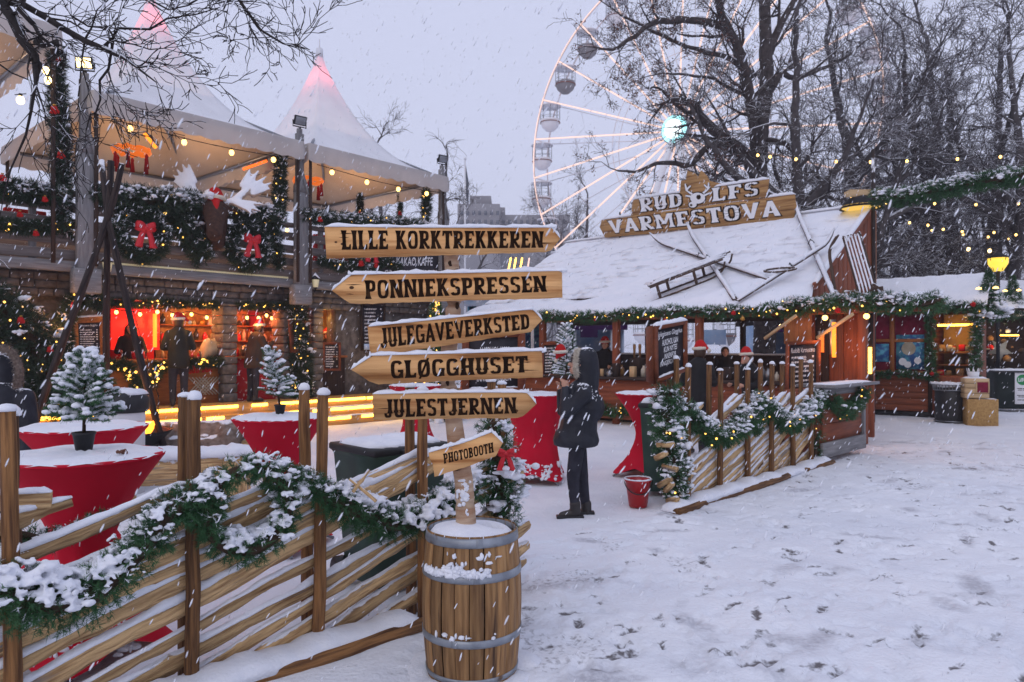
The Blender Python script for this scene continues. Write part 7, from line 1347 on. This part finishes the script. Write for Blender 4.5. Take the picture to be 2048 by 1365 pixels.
# street lamp behind
c = P(1996, 527, 20.2); root = thing('street_lamp', 'old street lamp with glowing yellow lantern above the stall roofs', 'street lamp', (c[0], c[1], 0))
m = MB(); m.tube([(c[0], c[1], 0), (c[0], c[1], c[2] - .2)], .05, 8); adopt(m.build('lamp_post', M['iron']), root); m = MB(); m.lathe([(.12, -.22), (.24, -.02), (.25, .14), (.0001, .15)], c, 12); adopt(m.build('lamp_glass', M['lampy'], None, True), root); m = MB(); m.lathe([(.27, .14), (.22, .2), (.06, .27), (.0001, .3)], c, 12); [m.tube([c + (.13 * math.cos(a), .13 * math.sin(a), -.22), c + (.26 * math.cos(a), .26 * math.sin(a), .14)], .012, 4) for a in np.arange(4) * 1.571 + .2]; adopt(m.build('lamp_cap', M['iron']), root)
# bins and boxes in front of the stalls
g = G(1902, 846); root = thing('litter_drum', 'round black metal litter drum with toothed rim before the lit hatch', 'waste bin', g)
m = MB(); m.lathe([(.30, 0), (.32, .05), (.32, .78), (.30, .8)], n=28); m.build('drum', M['black'], root, True)
for z, r_ in ((.86, .375), (.74, .34), (.05, .33)): m = MB(); a = np.linspace(0, 6.283, 40); m.tube(np.stack([r_ * np.cos(a), r_ * np.sin(a), 0 * a + z], -1), .014, 6, cap=False); m.build('hoop', M['steel'], root)
m = MB(); [m.tube([(.34 * math.cos(a), .34 * math.sin(a), .74), (.37 * math.cos(a), .37 * math.sin(a), .86)], .010, 4) for a in np.arange(34) / 34 * 6.283]; m.build('rim_bar', M['steel'], root)
m = MB(); a = np.linspace(0, 6.283, 50); m.ridge(np.stack([.375 * np.cos(a), .375 * np.sin(a), 0 * a + .87], -1), .045, .03, 0, 6, .4); m.blobs(R.normal(0, .13, (14, 3)) * (1, 1, .2) + (0, 0, .84), R.uniform(.03, .08, (14, 3))); m.build('snow', M['snow'], root, True)
g = G(1966, 853); root = thing('chipboard_box', 'plain chipboard box standing on the snow by the litter drum', 'box', g, None, -.3); m = MB(); m.box((0, .25, .29), (.58, .5, .58), b=.004); m.build('box_body', M['chip'], root); m = MB(); m.ridge([(-.02, .15, .58), (.27, .15, .58)], .35, .03); m.build('snow', M['snow'], root, True)
root = thing('wooden_crate', 'slatted pine crate with dark window, on top of the chipboard box', 'crate', g + (-.05, .2, .582), None, -.3)
for k in range(4): m = MB(); m.box((0, 0, .065 + k * .108), (.46, .34, .10)); m.build('slat', M['crate'], root)
m = MB(); m.box((.10, -.176, .25), (.20, .012, .22)); m.build('window', M['maroon'], root)
for x in (-.015, .215): m = MB(); m.box((x, -.18, .25), (.022, .02, .24)); m.build('window_bar', M['crate'], root)
m = MB(); m.ridge(np.linspace((-.22, 0, .435), (.22, 0, .435), 14), .30, .035); m.build('snow', M['snow'], root, True)
root = thing('candle_holder', 'white crown shaped candle holder on the snowy crate', 'candle holder', g + (-.08, .2, 1.04)); m = MB(); a = np.arange(12) / 12 * 6.283; m.lathe([(.0001, 0), (.10, 0), (.12, .12), (.11, .12), (.09, .02)], n=16)
[m.prism([(.12 * math.cos(x), .12 * math.sin(x), .12), (.12 * math.cos(x + .35), .12 * math.sin(x + .35), .12), (.13 * math.cos(x + .17), .13 * math.sin(x + .17), .2)], (-.012 * math.cos(x), -.012 * math.sin(x), 0)) for x in np.arange(8) / 8 * 6.283]; m.build('crown_bowl', M['white'], root, True); m = MB(); v, f = ICO1; m.add(v * .03 + (0, 0, .08), f); m.build('candle_flame', M['fairy'], root)
g = G(2030, 822); root = wheelie(g + (0.0, .1, 0), 'big dark waste container with white label and green disc at the picture edge', 1.1, .7, 1.0, -.15, 'dark_bin', 'black')
m = MB(); m.box((.05, -.385, .62), (.36, .012, .84)); lb = m.build('label_sheet', M['white'], root); m = MB(); t = np.linspace(0, 6.283, 25)[:-1]; m.add([(.05 + .14 * math.cos(a), -.395, .84 + .14 * math.sin(a)) for a in t], np.arange(24)[None]); m.build('green_disc', M['logo'], lb)
m = MB(); font_text(m, 'LIFE', [np.array(x) for x in ((-.05, -.3965, .79), (.15, -.3965, .79), (.15, -.3965, .89), (-.05, -.3965, .89))], bold=.02); [m.add([(a, -.394, z), (b, -.394, z), (b, -.394, z + .018), (a, -.394, z + .018)], np.arange(4)[None], 1) for a, b, z in ((-.08, .18, .60), (-.06, .16, .56), (-.08, .18, .42), (-.05, .15, .38), (-.07, .17, .3))]; m.build('label_print', [M['white'], M['letter']], lb)
# kiosks and a ride glimpsed through the cabin and behind the arrow boards
for S_, w, lab, mt_, ze in ((P(1515, 700, 26) * (1, 1, 0), 1.8, 'pale blue kiosk with purple trim seen through the cabin opening', 'bluepale', 2.5), (P(1130, 700, 27) * (1, 1, 0), 2.2, 'white and blue kiosk seen through the cabin beside the santa hatted vendor', 'bluepale', 2.6), (P(935, 700, 24) * (1, 1, 0), 2.6, 'blue painted fairground booth behind the second and third arrow boards', 'blue', 3.3)):
    q, Xq, bq = stall(S_, w, 1.8, ze, ze + .7, lab, mt=mt_, dirv=np.array((1., 0, 0)), back=np.array((0, 1., 0))); bq('counter', 0, w, -.1, .3, .1, 1.0, mt_); bq('post', .3, .42, -.05, .05, 1.0, ze, 'white'); bq('post', w - .5, w - .4, -.05, .05, 1.0, ze, 'white'); bq('fascia', -.1, w + .1, -.2, -.14, ze - .25, ze + .02, 'purple' if w < 2.4 else 'bluepale')
m = MB(); c = P(1178, 655, 25); m.box(c, (.6, .03, .7)); o = m.build('banner', M['purple']); tag(o, 'purple banner seen through the cabin opening', 'banner')
m = MB(); m.box(P(1425, 675, 27), (1.0, .04, .55)); o = m.build('notice_panel', M['bluepale']); tag(o, 'small pale notice panel seen through the cabin opening', 'panel')
m = MB(); m.box(P(1410, 690, 30) * (1, 1, 0) + (0, 0, .75), (7.5, .25, .5)); m.ridge(np.linspace(P(1320, 690, 30) * (1, 1, 0) + (0, 0, 1.0), P(1510, 690, 30) * (1, 1, 0) + (0, 0, 1.0), 20), .35, .14, 1); o = m.build('low_wall', [M['stone'], M['snow']]); tag(o, 'low snow topped stone wall seen through the cabin', 'wall')
for k, px in enumerate((1013, 1024, 1037, 1052)):
    c = P(px, 530, 42); m = MB(); m.tube([c + (0, 0, -.9), c + (.25 - .02 * k, 0, .4)], .05, 6); o = m.build('lit_ride_pole', M['strip'] if k < 3 else M['spoke']); tag(o, ['leftmost of the slanting light tubes between the top arrow boards', 'second slanting light tube between the top arrow boards', 'third slanting light tube between the top arrow boards', 'dim reddish tube nearest the cabin roof between the arrow boards'][k], 'light tube', 'light tubes of a ride')
t = np.linspace(0, 1, 30)[:, None]; c = P(872, 700, 17); garland('spruce_tree', 'spruce covered in warm lights behind the tip of the third arrow board', c * (1, 1, 0) + t * np.array((0, 0, 3.0)), .75 * (1.02 - t[:, 0]), 'christmas tree', lights=60, snow=.3, **dict(kk3, per_m=150, nl=.1))
# ================================================================== FERRIS WHEEL
WD = 55.0; wc = P(1373, 271, WD); ww = nrm(np.array((.772, -.635, 0))); wn_ = np.array((-ww[1], ww[0], 0)) * -1; wn_ = wn_ if wn_[1] < 0 else -wn_; RW = .252 * WD
rw = thing('ferris_wheel', 'tall white ferris wheel with glowing spokes and a bright cyan hub behind the trees', 'ferris wheel', wc * (1, 1, 0))
wp = lambda a, r, o=0.: wc + ww * r * math.cos(a) + np.array((0, 0, 1.)) * r * math.sin(a) + wn_ * o
wpart = lambda n, m, mt, s=False, p=None: adopt(m.build(n, M[mt], None, s), p or rw)
NG = 26; a0 = math.radians(130.2)
for o_, mt_ in ((.95, 'spoke'), (-.95, 'spokedim')):
    m = MB(); aa = np.linspace(0, 6.2832, 131); m.tube([wp(a, RW, o_) for a in aa], .07, 6, cap=False); rim = wpart('rim', m, 'spokedim')
    if o_ > 0: m = MB(); m.tube([wp(a, RW - .02, o_ + .13) for a in aa], .045, 5, cap=False); wpart('rim_light', m, 'spoke', False, rim)
    m = MB(); m.tube([wp(a, RW * .45, o_ * .5) for a in aa[::2]], .03, 4, cap=False); wpart('inner_ring', m, 'spokedim')
for k in range(NG):
    a = a0 - k * 2 * math.pi / NG
    m = MB(); m.tube([wp(a, .9, 1.3), wp(a, RW, .95)], .062, 6); sp = wpart('spoke', m, 'spoke' ); m = MB(); m.tube([wp(a, .9, -1.3), wp(a, RW, -.95)], .045, 5); wpart('rear_spoke', m, 'wheelw', False, sp)
    m = MB(); m.tube([wp(a, RW, -.95), wp(a, RW, .95)], .06, 6); wpart('axle_bar', m, 'wheelw', False, sp)
    m = MB(); m.tube([wp(a, RW * .72, .6), wp(a + math.pi / NG, RW * .72, -.6), wp(a + 2 * math.pi / NG, RW * .72, .6)], .018, 4); wpart('bracing_cable', m, 'wheelw', False, sp)
    if math.sin(a) * RW + wc[2] < 3: continue
    g = thing('gondola', 'x', 'x', (0, 0, 0)); del g['label']; del g['category']; adopt(g, rw); c = wp(a, RW, 0) - np.array((0, 0, .15))
    m = MB(); m.lathe([(.0001, -2.35), (.35, -2.3), (.72, -1.95), (.86, -1.45), (.86, -1.38), (.8, -1.38), (.66, -1.9), (.0001, -2.1)], c, 16); adopt(m.build('tub', M['wheelw' if k % 5 else 'concrete'], None, True), g)
    m = MB(); aa2 = np.linspace(0, 6.283, 17); m.tube(np.stack([.87 * np.cos(aa2), .87 * np.sin(aa2), 0 * aa2 - 1.6], -1) + c, .035, 4, cap=False); adopt(m.build('red_stripe', M['redwood']), g)
    m = MB(); m.lathe([(.98, -.22), (.95, -.14), (.5, -.02), (.0001, .02)], c, 16); adopt(m.build('roof', M['wheelw'], None, True), g)
    m = MB(); [m.tube([c + (.84 * math.cos(x), .84 * math.sin(x), -1.4), c + (.84 * math.cos(x), .84 * math.sin(x), -.2)], .022, 4) for x in np.arange(8) * .785]; [m.tube(np.stack([.84 * np.cos(aa2), .84 * np.sin(aa2), 0 * aa2 + z], -1) + c, .016, 4, cap=False) for z in (-1.1, -.75)]; adopt(m.build('cage', M['steel']), g)
m = MB(); RH = np.stack([ww, np.array((0, 0, 1.)), wn_], 1); m.lathe([(.0001, 2.05), (1.05, 2.05), (1.12, 1.9), (1.12, 1.2), (.3, 1.2), (.3, -1.6), (.0001, -1.6)], wc, 32, rot=RH); wpart('hub', m, 'steel', True)
m = MB(); m.lathe([(1.02, 2.06), (.98, 2.14), (.0001, 2.18)], wc, 32, rot=RH); wpart('hub_light', m, 'hub', True); m = MB(); m.lathe([(.72, 2.165), (.6, 2.20), (.0001, 2.22)], wc, 24, rot=RH); wpart('hub_core', m, 'hubcore', True)
for o_ in (2.6, -2.6):
    for sx in (-5.2, 5.2): m = MB(); e = wc + ww * sx + wn_ * o_ * 1.6; e[2] = 0; m.tube([wc + wn_ * o_ * .7, e], .25, 8); wpart('support_leg', m, 'wheelw')

# ================================================================== BARE TREES
def grow(segs, p, d, L, r, lev, mx, rr, up=.06, wob=.22, kids=(3, 6), ratio=.62, ang=.75, droop=0.0, rmin=.004):
    n = max(3, int(L / (.2 if lev >= mx - 1 else .3))); n = min(n, 4 if lev >= mx else 8); st = L / n; x, y, z = p; dx, dy, dz = d; marks = []
    for i in range(n):
        dx += rr.gauss(0, wob) ; dy += rr.gauss(0, wob); dz += rr.gauss(0, wob) + up - droop * (i / n)
        q = math.sqrt(dx * dx + dy * dy + dz * dz) + 1e-9; dx /= q; dy /= q; dz /= q
        r0, r1 = r * (1 - .75 * i / n), r * (1 - .75 * (i + 1) / n); nx, ny, nz = x + dx * st, y + dy * st, z + dz * st
        segs.append((x, y, z, nx, ny, nz, max(r0, rmin), max(r1, rmin), lev)); x, y, z = nx, ny, nz; marks.append((x, y, z, dx, dy, dz, r1))
    if lev >= mx: return
    for c in range(rr.randint(*kids)):
        i = rr.randint(max(0, int(n * .2)), n - 1); x, y, z, dx, dy, dz, r1 = marks[i]
        ax, ay, az = rr.gauss(0, 1), rr.gauss(0, 1), rr.gauss(0, 1); t = ax * dx + ay * dy + az * dz; ax -= t * dx; ay -= t * dy; az -= t * dz; q = math.sqrt(ax * ax + ay * ay + az * az) + 1e-9
        a = ang * rr.uniform(.6, 1.25); ca, sa = math.cos(a), math.sin(a) / q
        grow(segs, (x, y, z), (dx * ca + ax * sa, dy * ca + ay * sa, dz * ca + az * sa), L * ratio * rr.uniform(.65, 1.15), max(r1 * .75, rmin), lev + 1, mx, rr, up, wob, kids, ratio, ang, droop, rmin)
def along(segs, pts, r0, r1, rr, spacing, L, mx, lev=2, n=None, side=.9, **k):
    n = n or max(6, int(np.linalg.norm(np.diff(pts, axis=0), axis=1).sum() / .35)); pa = curve_pts(pts, n + 1); pa[1:-1] += R.normal(0, .02, (n - 1, 3)); rad = np.linspace(r0, r1, n + 1)
    for i in range(n): segs.append((*pa[i], *pa[i + 1], rad[i], rad[i + 1], 0))
    tot = np.linalg.norm(np.diff(pa, axis=0), axis=1).sum(); c = max(1, int(tot / spacing))
    for q in range(c):
        i = min(n - 1, int(n * (.12 + .88 * (q + rr.random()) / c))); d = nrm(pa[i + 1] - pa[i]); x = nrm(np.cross(d, R.normal(0, 1, 3)))
        a = side * rr.uniform(.6, 1.3); v = d * math.cos(a) + x * math.sin(a); grow(segs, tuple(pa[i]), tuple(v), L * rr.uniform(.5, 1.15) * (1 - .3 * i / n), rad[i] * .45, lev, mx, rr, **k)
    grow(segs, tuple(pa[-1]), tuple(nrm(pa[-1] - pa[-2])), L * .8, r1, lev, mx, rr, **k)
    return pa, rad
def tree_obj(name, label, segs, trunks, leaves=0, barkm='bark', snow=.8, base=None, leafr=None, sides=4, group=None, stuff=False, rr=random):
    S = np.array(segs); root = None
    if not stuff: root = thing(name, label, 'tree', base if base is not None else S[0, :3] * (1, 1, 0), group)
    m = MB()
    for pa, rad in trunks: m.tube(pa, rad, 10, 0, jit=.08)
    tw = S
    if m.F: adopt(m.build('trunk', M[barkm], None, True), root)
    m = MB(); big = tw[:, 6] > .03; tmat = 'twigm' if barkm != 'darkbark' else 'darkbark'; m.segs(tw[big, :3], tw[big, 3:6], tw[big, 6], tw[big, 7], 6, 0); m.segs(tw[~big, :3], tw[~big, 3:6], tw[~big, 6], tw[~big, 7], 3, 1)
    nl_ = 0
    if leaves:
        tips = tw[tw[:, 8] >= tw[:, 8].max() - 1]; pk = R.randint(0, len(tips), leaves * 3); c = tips[pk, 3:6]
        if leafr is not None: ok = leafr(c); c = c[ok]
        c = c[:leaves] + R.normal(0, .05, (min(leaves, len(c)), 3)); n = len(c); a = nrm(R.normal(0, 1, (n, 3))); b = nrm(np.cross(a, R.normal(0, 1, (n, 3)))); s_ = R.uniform(.018, .042, (n, 1))
        V = np.stack([c - a * s_, c + b * s_ * .6, c + a * s_, c - b * s_ * .6], 1).reshape(-1, 3); m.add(V, np.arange(4 * n).reshape(-1, 4), 2)
    if snow:
        d = tw[:, 3:6] - tw[:, :3]; fl = np.abs(d[:, 2]) / (np.linalg.norm(d, axis=1) + 1e-9) < .82; ok = fl & (R.uniform(0, 1, len(tw)) < snow); q = tw[ok]; o = np.zeros((len(q), 3)); o[:, 2] = q[:, 6] * .75
        o2 = o.copy(); o2[:, 2] = q[:, 7] * .75; m.segs(q[:, :3] + o, q[:, 3:6] + o2, q[:, 6] * .72, q[:, 7] * .72, 3, 3)
    o = m.build('crown' if not stuff else name, [M[barkm], M[tmat], M['leaf'], M['snow']], None)
    if root is not None: adopt(o, root)
    else: struct(o, 'stuff')
    return root or o
rr = random.Random(5)
def px3(lst, d0, d1=None):
    n = len(lst); d1 = d1 or d0; return np.array([P(x, y, d0 + (d1 - d0) * i / max(1, n - 1)) for i, (x, y) in enumerate(lst)])
# the big tree behind the cabin
segs = []; tr = []; D0 = 23.
base = P(1530, 700, D0) * (1, 1, 0)
k1 = dict(up=.02, wob=.24, kids=(3, 5), ratio=.62, ang=.8, rmin=.0052)
tr.append(along(segs, np.concatenate([[base], px3([(1528, 500), (1516, 380), (1520, 290), (1532, 150), (1530, 40), (1526, -80), (1520, -220)], D0)]), .36, .11, rr, 1.2, 2.6, 5, **k1))
for lst, r0, r1, d1, L in (([(1510, 345), (1490, 310), (1440, 272), (1405, 235), (1385, 205), (1345, 200)], .22, .05, 21, 1.7), ([(1500, 330), (1465, 300), (1420, 292), (1380, 330), (1330, 325), (1270, 345)], .14, .04, 20.5, 1.6), ([(1510, 300), (1500, 190), (1470, 80), (1425, 48), (1360, 40), (1300, 48), (1265, 75), (1225, 100)], .16, .04, 20, 1.7), ([(1470, 80), (1440, 20), (1420, -60), (1330, -90)], .13, .05, 21, 2.2),
                       ([(1500, 150), (1462, 120), (1420, 105), (1365, 90), (1300, 60), (1240, 30)], .09, .03, 21, 1.6), ([(1530, 200), (1560, 150), (1590, 155), (1640, 140), (1700, 110)], .12, .04, 24.5, 1.9), ([(1532, 120), (1560, 50), (1610, -30), (1660, -90)], .14, .05, 23, 2.2), ([(1525, 280), (1570, 290), (1610, 330), (1640, 360)], .10, .04, 22, 1.5), ([(1400, 205), (1370, 225), (1320, 180), (1290, 175)], .06, .02, 20, 1.2), ([(1500, 200), (1440, 165), (1380, 150), (1310, 150)], .06, .02, 20, 1.3)):
    tr.append(along(segs, px3(lst, D0, d1), r0, r1, rr, .62, L, 5, **k1))
print('SEG', len(segs)); tree_obj('bare_tree', 'big dark bare tree with brown leaf tufts arching before the wheel hub', segs, tr, 6500, 'bark', .35, base, lambda c: (c[:, 0] / c[:, 1] < (1500 - CX) / F) | (R.uniform(0, 1, len(c)) < .12))
def big(px, d, lean, h, r, lab, seed, mx=5, fork=.45, n1=9, L=2.6, barkm='barkg', snow=.85, leaves=0, limbs=(), kk=None, group=None):
    r_ = random.Random(seed); segs = []; b = P(px, 700, d) * (1, 1, 0); k = dict(up=.05, wob=.22, kids=(4, 6), ratio=.62, ang=.75, rmin=.005 + d * .00007); k.update(kk or {})
    t = [along(segs, np.array([b, b + np.array((lean * .25 + r_.gauss(0, .15), 0, h * .3)), b + np.array((lean * .6, r_.gauss(0, .2), h * .62)), b + np.array((lean, r_.gauss(0, .4), h))]), r, r * .22, r_, h / n1 / 1.2, L, mx, side=1.0, **k)]
    for a, z, ln in [(r_.uniform(0, 6.28), r_.uniform(.3, .6), r_.uniform(.4, .6)) for q in range(3)]:
        p0 = b + np.array((lean * z * .9, 0, h * z)); v = np.array((math.cos(a), .7 * math.sin(a), 1.0)); e = p0 + v * h * ln * .55; t.append(along(segs, np.array([p0, (p0 + e) / 2 + np.array((math.cos(a), 0, -.2)) * .6, e]), r * .5, r * .12, r_, 1.0, L * .85, mx, **k))
    print('SEG', lab[:20], len(segs)); return tree_obj('bare_tree', lab, segs, t, leaves, barkm, snow, b, group=group)
big(1625, 21, -.6, 11, .30, 'snowy bare tree with forked trunk just past the big dark tree', 21, n1=10, leaves=0)
big(1705, 25, -.3, 13, .32, 'tall straight grey trunked bare tree above the cabin gable', 22, n1=13, L=3.0)
big(1650, 24, 3.6, 11, .20, 'snowy bare tree leaning over the cabin gable', 23, n1=8, L=2.2)
big(1850, 27, .4, 13.5, .33, 'bare tree with a few brown leaves behind the overhead garland', 24, n1=15, leaves=900, L=3.3)
big(1925, 30, -.5, 13, .34, 'grey bare tree rising behind the stall roof ridge', 25, n1=14, L=3.3)
big(1962, 26, .8, 12.5, .30, 'bare tree behind the glowing street lamp', 26, n1=14, L=3.2)
big(2040, 24, -.2, 11.5, .30, 'bare tree at the picture edge over the dim stall', 27, n1=14, L=3.1)
big(1785, 34, .2, 14, .34, 'slender bare tree between the gable pole and the overhead garland, far back', 28, n1=9)
# trees beyond the bar and the wheel
big(775, 46, -.6, 14.0, .30, 'bare round crowned tree rising behind the pink tipped tent', 31, L=3.0, n1=8, snow=.3)
big(872, 40, .6, 11.8, .28, 'weeping bare birch behind the last carved post', 32, L=2.4, n1=10, snow=.3, mx=4, kk=dict(droop=.55, up=.02, wob=.18))
big(1085, 70, .5, 13.5, .35, 'hazy bare tree left of the lowest wheel gondolas', 33, L=3.6, n1=8, snow=.4)
big(1165, 64, .5, 15, .35, 'hazy bare tree behind the lower wheel rim', 34, L=3.6, n1=8, snow=.4)
# far wood
segs = []; r_ = random.Random(77)
for q in range(60):
    px, d = (r_.uniform(1560, 2230), r_.uniform(34, 75)) if q < 38 else (r_.uniform(560, 1320), r_.uniform(75, 120)); b = P(px, 700, d) * (1, 1, 0); h = r_.uniform(8, 12.5) if q < 38 else r_.uniform(6, 9.5); rm = .005 + d * .00016
    pts = np.array([b, b + np.array((r_.gauss(0, .5), 0, h * .4)), b + np.array((r_.gauss(0, .8), 0, h * .75))]); along(segs, pts, .22, .09, r_, .9, 2.6 if q < 38 else 3.0, 4 if q < 38 else 3, up=.06, wob=.2, kids=(3, 4), ratio=.62, ang=.7, rmin=rm)
tree_obj('far_woods', '', segs, [], 0, 'barkg', .85, stuff=True)
# branches hanging in from a tree out of the frame on the left
segs = []; tr = []; r_ = random.Random(9); D1 = 6.2; k2 = dict(up=.0, wob=.20, kids=(2, 4), ratio=.62, ang=.6, rmin=.0032, droop=.05)
base = P(-420, 900, D1) * (1, 1, 0); tr.append(along(segs, np.array([base, base + (.1, 0, 2.5), P(-260, 60, D1), P(-140, -160, D1)]), .22, .10, r_, 9, .6, 4, **k2))
for lst, r0, r1, sp, L in (([(-240, 20), (-80, -30), (5, 15), (40, 60), (62, 105), (72, 130)], .085, .045, .3, .7), ([(60, 100), (78, 130), (70, 200), (60, 240), (20, 320), (8, 390)], .03, .008, .2, .6), ([(72, 85), (90, 88), (115, 92)], .04, .025, .3, .3), ([(-120, -80), (20, -40), (45, 10), (66, 48)], .05, .035, .4, .5),
                           ([(-160, -60), (0, 8), (65, 26), (110, 50), (160, 70), (204, 97)], .045, .036, .25, .75), ([(204, 97), (225, 72), (245, 60), (290, 50), (340, 42), (400, 30), (440, 15)], .022, .006, .14, .6), ([(222, 80), (260, 88), (300, 94), (350, 90), (405, 72)], .014, .005, .14, .55), ([(226, 82), (214, 140), (200, 200), (190, 235), (172, 262)], .020, .008, .22, .4), ([(214, 140), (250, 200), (275, 232), (300, 238)], .010, .004, .13, .4),
                           ([(205, 98), (300, 130), (350, 150), (395, 155)], .012, .004, .12, .4), ([(300, -120), (455, -40), (490, 10), (525, 60), (560, 85), (592, 94), (622, 66)], .030, .004, .11, .45), ([(540, 75), (500, 80), (470, 82), (455, 78)], .008, .003, .12, .25), ([(100, -30), (150, 30), (205, 60), (225, 70)], .016, .012, .2, .5), ([(230, -60), (330, 15), (420, -10), (500, -30)], .016, .007, .16, .6), ([(40, 60), (110, 75), (160, 130), (210, 200)], .014, .005, .16, .45), ([(-60, 120), (0, 130), (60, 165), (100, 215)], .018, .006, .2, .5)):
    pa = px3(lst, D1, D1 - .3); s0 = len(segs); tr.append(along(segs, pa, r0 * .62, r1 * .62, r_, sp, L, 4, side=.75, **k2))
tree_obj('bare_tree', 'dark bare branches reaching in over the first tent from a tree beyond the frame', segs, [t for t in tr if t[1][0] > .012], 0, 'darkbark', .30, base)
# city building in the haze, flagpole
root = thing('office_block', 'grey office block with roof tower far away in the haze', 'building', P(1000, 700, 185) * (1, 1, 0))
def bb(nm, x0, x1, y0, y1, d, dep, mt_): a, b = P(x0, y1, d), P(x1, y0, d); m = MB(); z0 = 0 if y1 > 690 else a[2]; m.box(((a[0] + b[0]) / 2, d + dep / 2, (z0 + b[2]) / 2), (b[0] - a[0], dep, b[2] - z0), b=.1); return adopt(m.build(nm, M[mt_]), root)
w_ = bb('wall', 915, 1000, 408, 700, 185, 30, 'concrete'); bb('roof_tower', 940, 982, 392, 412, 190, 10, 'concrete'); bb('wing', 1000, 1140, 430, 700, 192, 30, 'concrete'); bb('roof_box', 982, 1010, 415, 432, 193, 8, 'concrete')
for y in (422, 440, 458, 476):
    for x in range(920, 1130, 12):
        if x > 995 and y < 435: continue
        a, b = P(x, y + 8, 184.6 if x < 996 else 191.6), P(x + 6, y, 184.6 if x < 996 else 191.6); m = MB(); m.box((a + b) / 2, (b[0] - a[0], .2, b[2] - a[2])); adopt(m.build('window', M['glassdark']), root)
root = thing('flag_pole', 'tall thin flagpole with drooping pennant beside the distant birch', 'flagpole', P(930, 700, 60) * (1, 1, 0)); c = P(930, 318, 60); m = MB(); m.tube([c * (1, 1, 0), c], .07, 6); v, f = ICO1; m.add(v * .15 + c, f); adopt(m.build('mast', M['white']), root); m = MB(); m.prism([c + (0.05, 0, -.4), c + (.35, 0, -2.2), c + (.25, 0, -4), c + (0.08, 0, -3)], (0, .06, 0)); adopt(m.build('pennant', M['glassdark']), root)
# string lights among the trees
festoon('string of bulbs from the big dark tree towards the overhead garland', px3([(1505, 305), (1545, 310), (1640, 318), (1750, 320), (1872, 316), (2010, 309), (2100, 300)], 19), 9, .036, 'bulb', 0)
festoon('lower string of bulbs crossing behind the overhead garland', px3([(1680, 385), (1760, 402), (1875, 404), (1975, 406), (2080, 402)], 22), 5, .036, 'bulb', 0)
festoon('descending string of bulbs between the trunks above the stalls', px3([(1800, 440), (1860, 448), (1905, 459), (1990, 462), (2060, 470)], 23), 6, .036, 'bulb', 0)
festoon('lowest string of bulbs beside the street lamp', px3([(1840, 455), (1940, 468), (2012, 474), (2060, 485)], 25), 5, .036, 'bulb', 0); festoon('bulbs strung just above the street lamp', px3([(1920, 492), (1975, 496), (2030, 503), (2070, 510)], 25), 4, .06, 'bulbw', 0)
# ================================================================== FALLING SNOW AND AIR
n = 12000; d = 1.6 + 17 * R.uniform(0, 1, n) ** .8; px, py = R.uniform(-40, 2090, n), R.uniform(-40, 1400, n)
C = np.stack([(px - CX) / F * d, d, H - (py - HY) / F * d], 1); C = C[C[:, 2] > .05]; n = len(C)
dirn = nrm(np.array((-.46, .05, -.9)) + R.normal(0, .10, (n, 3))); L = R.uniform(.004, .012, n) * (1 + .085 * C[:, 1]); m = MB()
tw = np.stack([dirn, nrm(np.cross(dirn, R.normal(0, 1, (n, 3)))), np.zeros((n, 3))], 1); tw[:, 2] = np.cross(tw[:, 0], tw[:, 1])
v, f = BLOB1[0]; loc = np.stack([L * 1.25, L * .22, L * .22], 1); V = np.einsum('ni,nvi,nij->nvj', np.ones((n, 3)), v[None] * loc[:, None], tw) + C[:, None]
m.add(V.reshape(-1, 3), (f[None] + (np.arange(n) * len(v))[:, None, None]).reshape(-1, 3)); o = m.build('falling_snow', M['snow'], None, True); struct(o, 'stuff')
hz = bpy.data.materials.new('snowy_air'); hz.use_nodes = True; N, L_ = hz.node_tree.nodes, hz.node_tree.links; N.remove(N['Principled BSDF']); pv = N.new('ShaderNodeVolumePrincipled'); pv.inputs['Color'].default_value = (.86, .88, 1, 1); pv.inputs['Density'].default_value = .0017; L_.new(pv.outputs[0], N['Material Output'].inputs['Volume'])
m = MB(); m.box((0, 130, 14), (520, 300, 32), b=.5); o = m.build('haze', hz); struct(o, 'stuff')
for o in bpy.data.objects:
    if o.parent is not None and o.name.split('.')[0] in ('snow', 'snow_clump', 'snow_bank', 'snow_patch', 'greenery', 'leaf_litter'): o['kind'] = 'stuff'
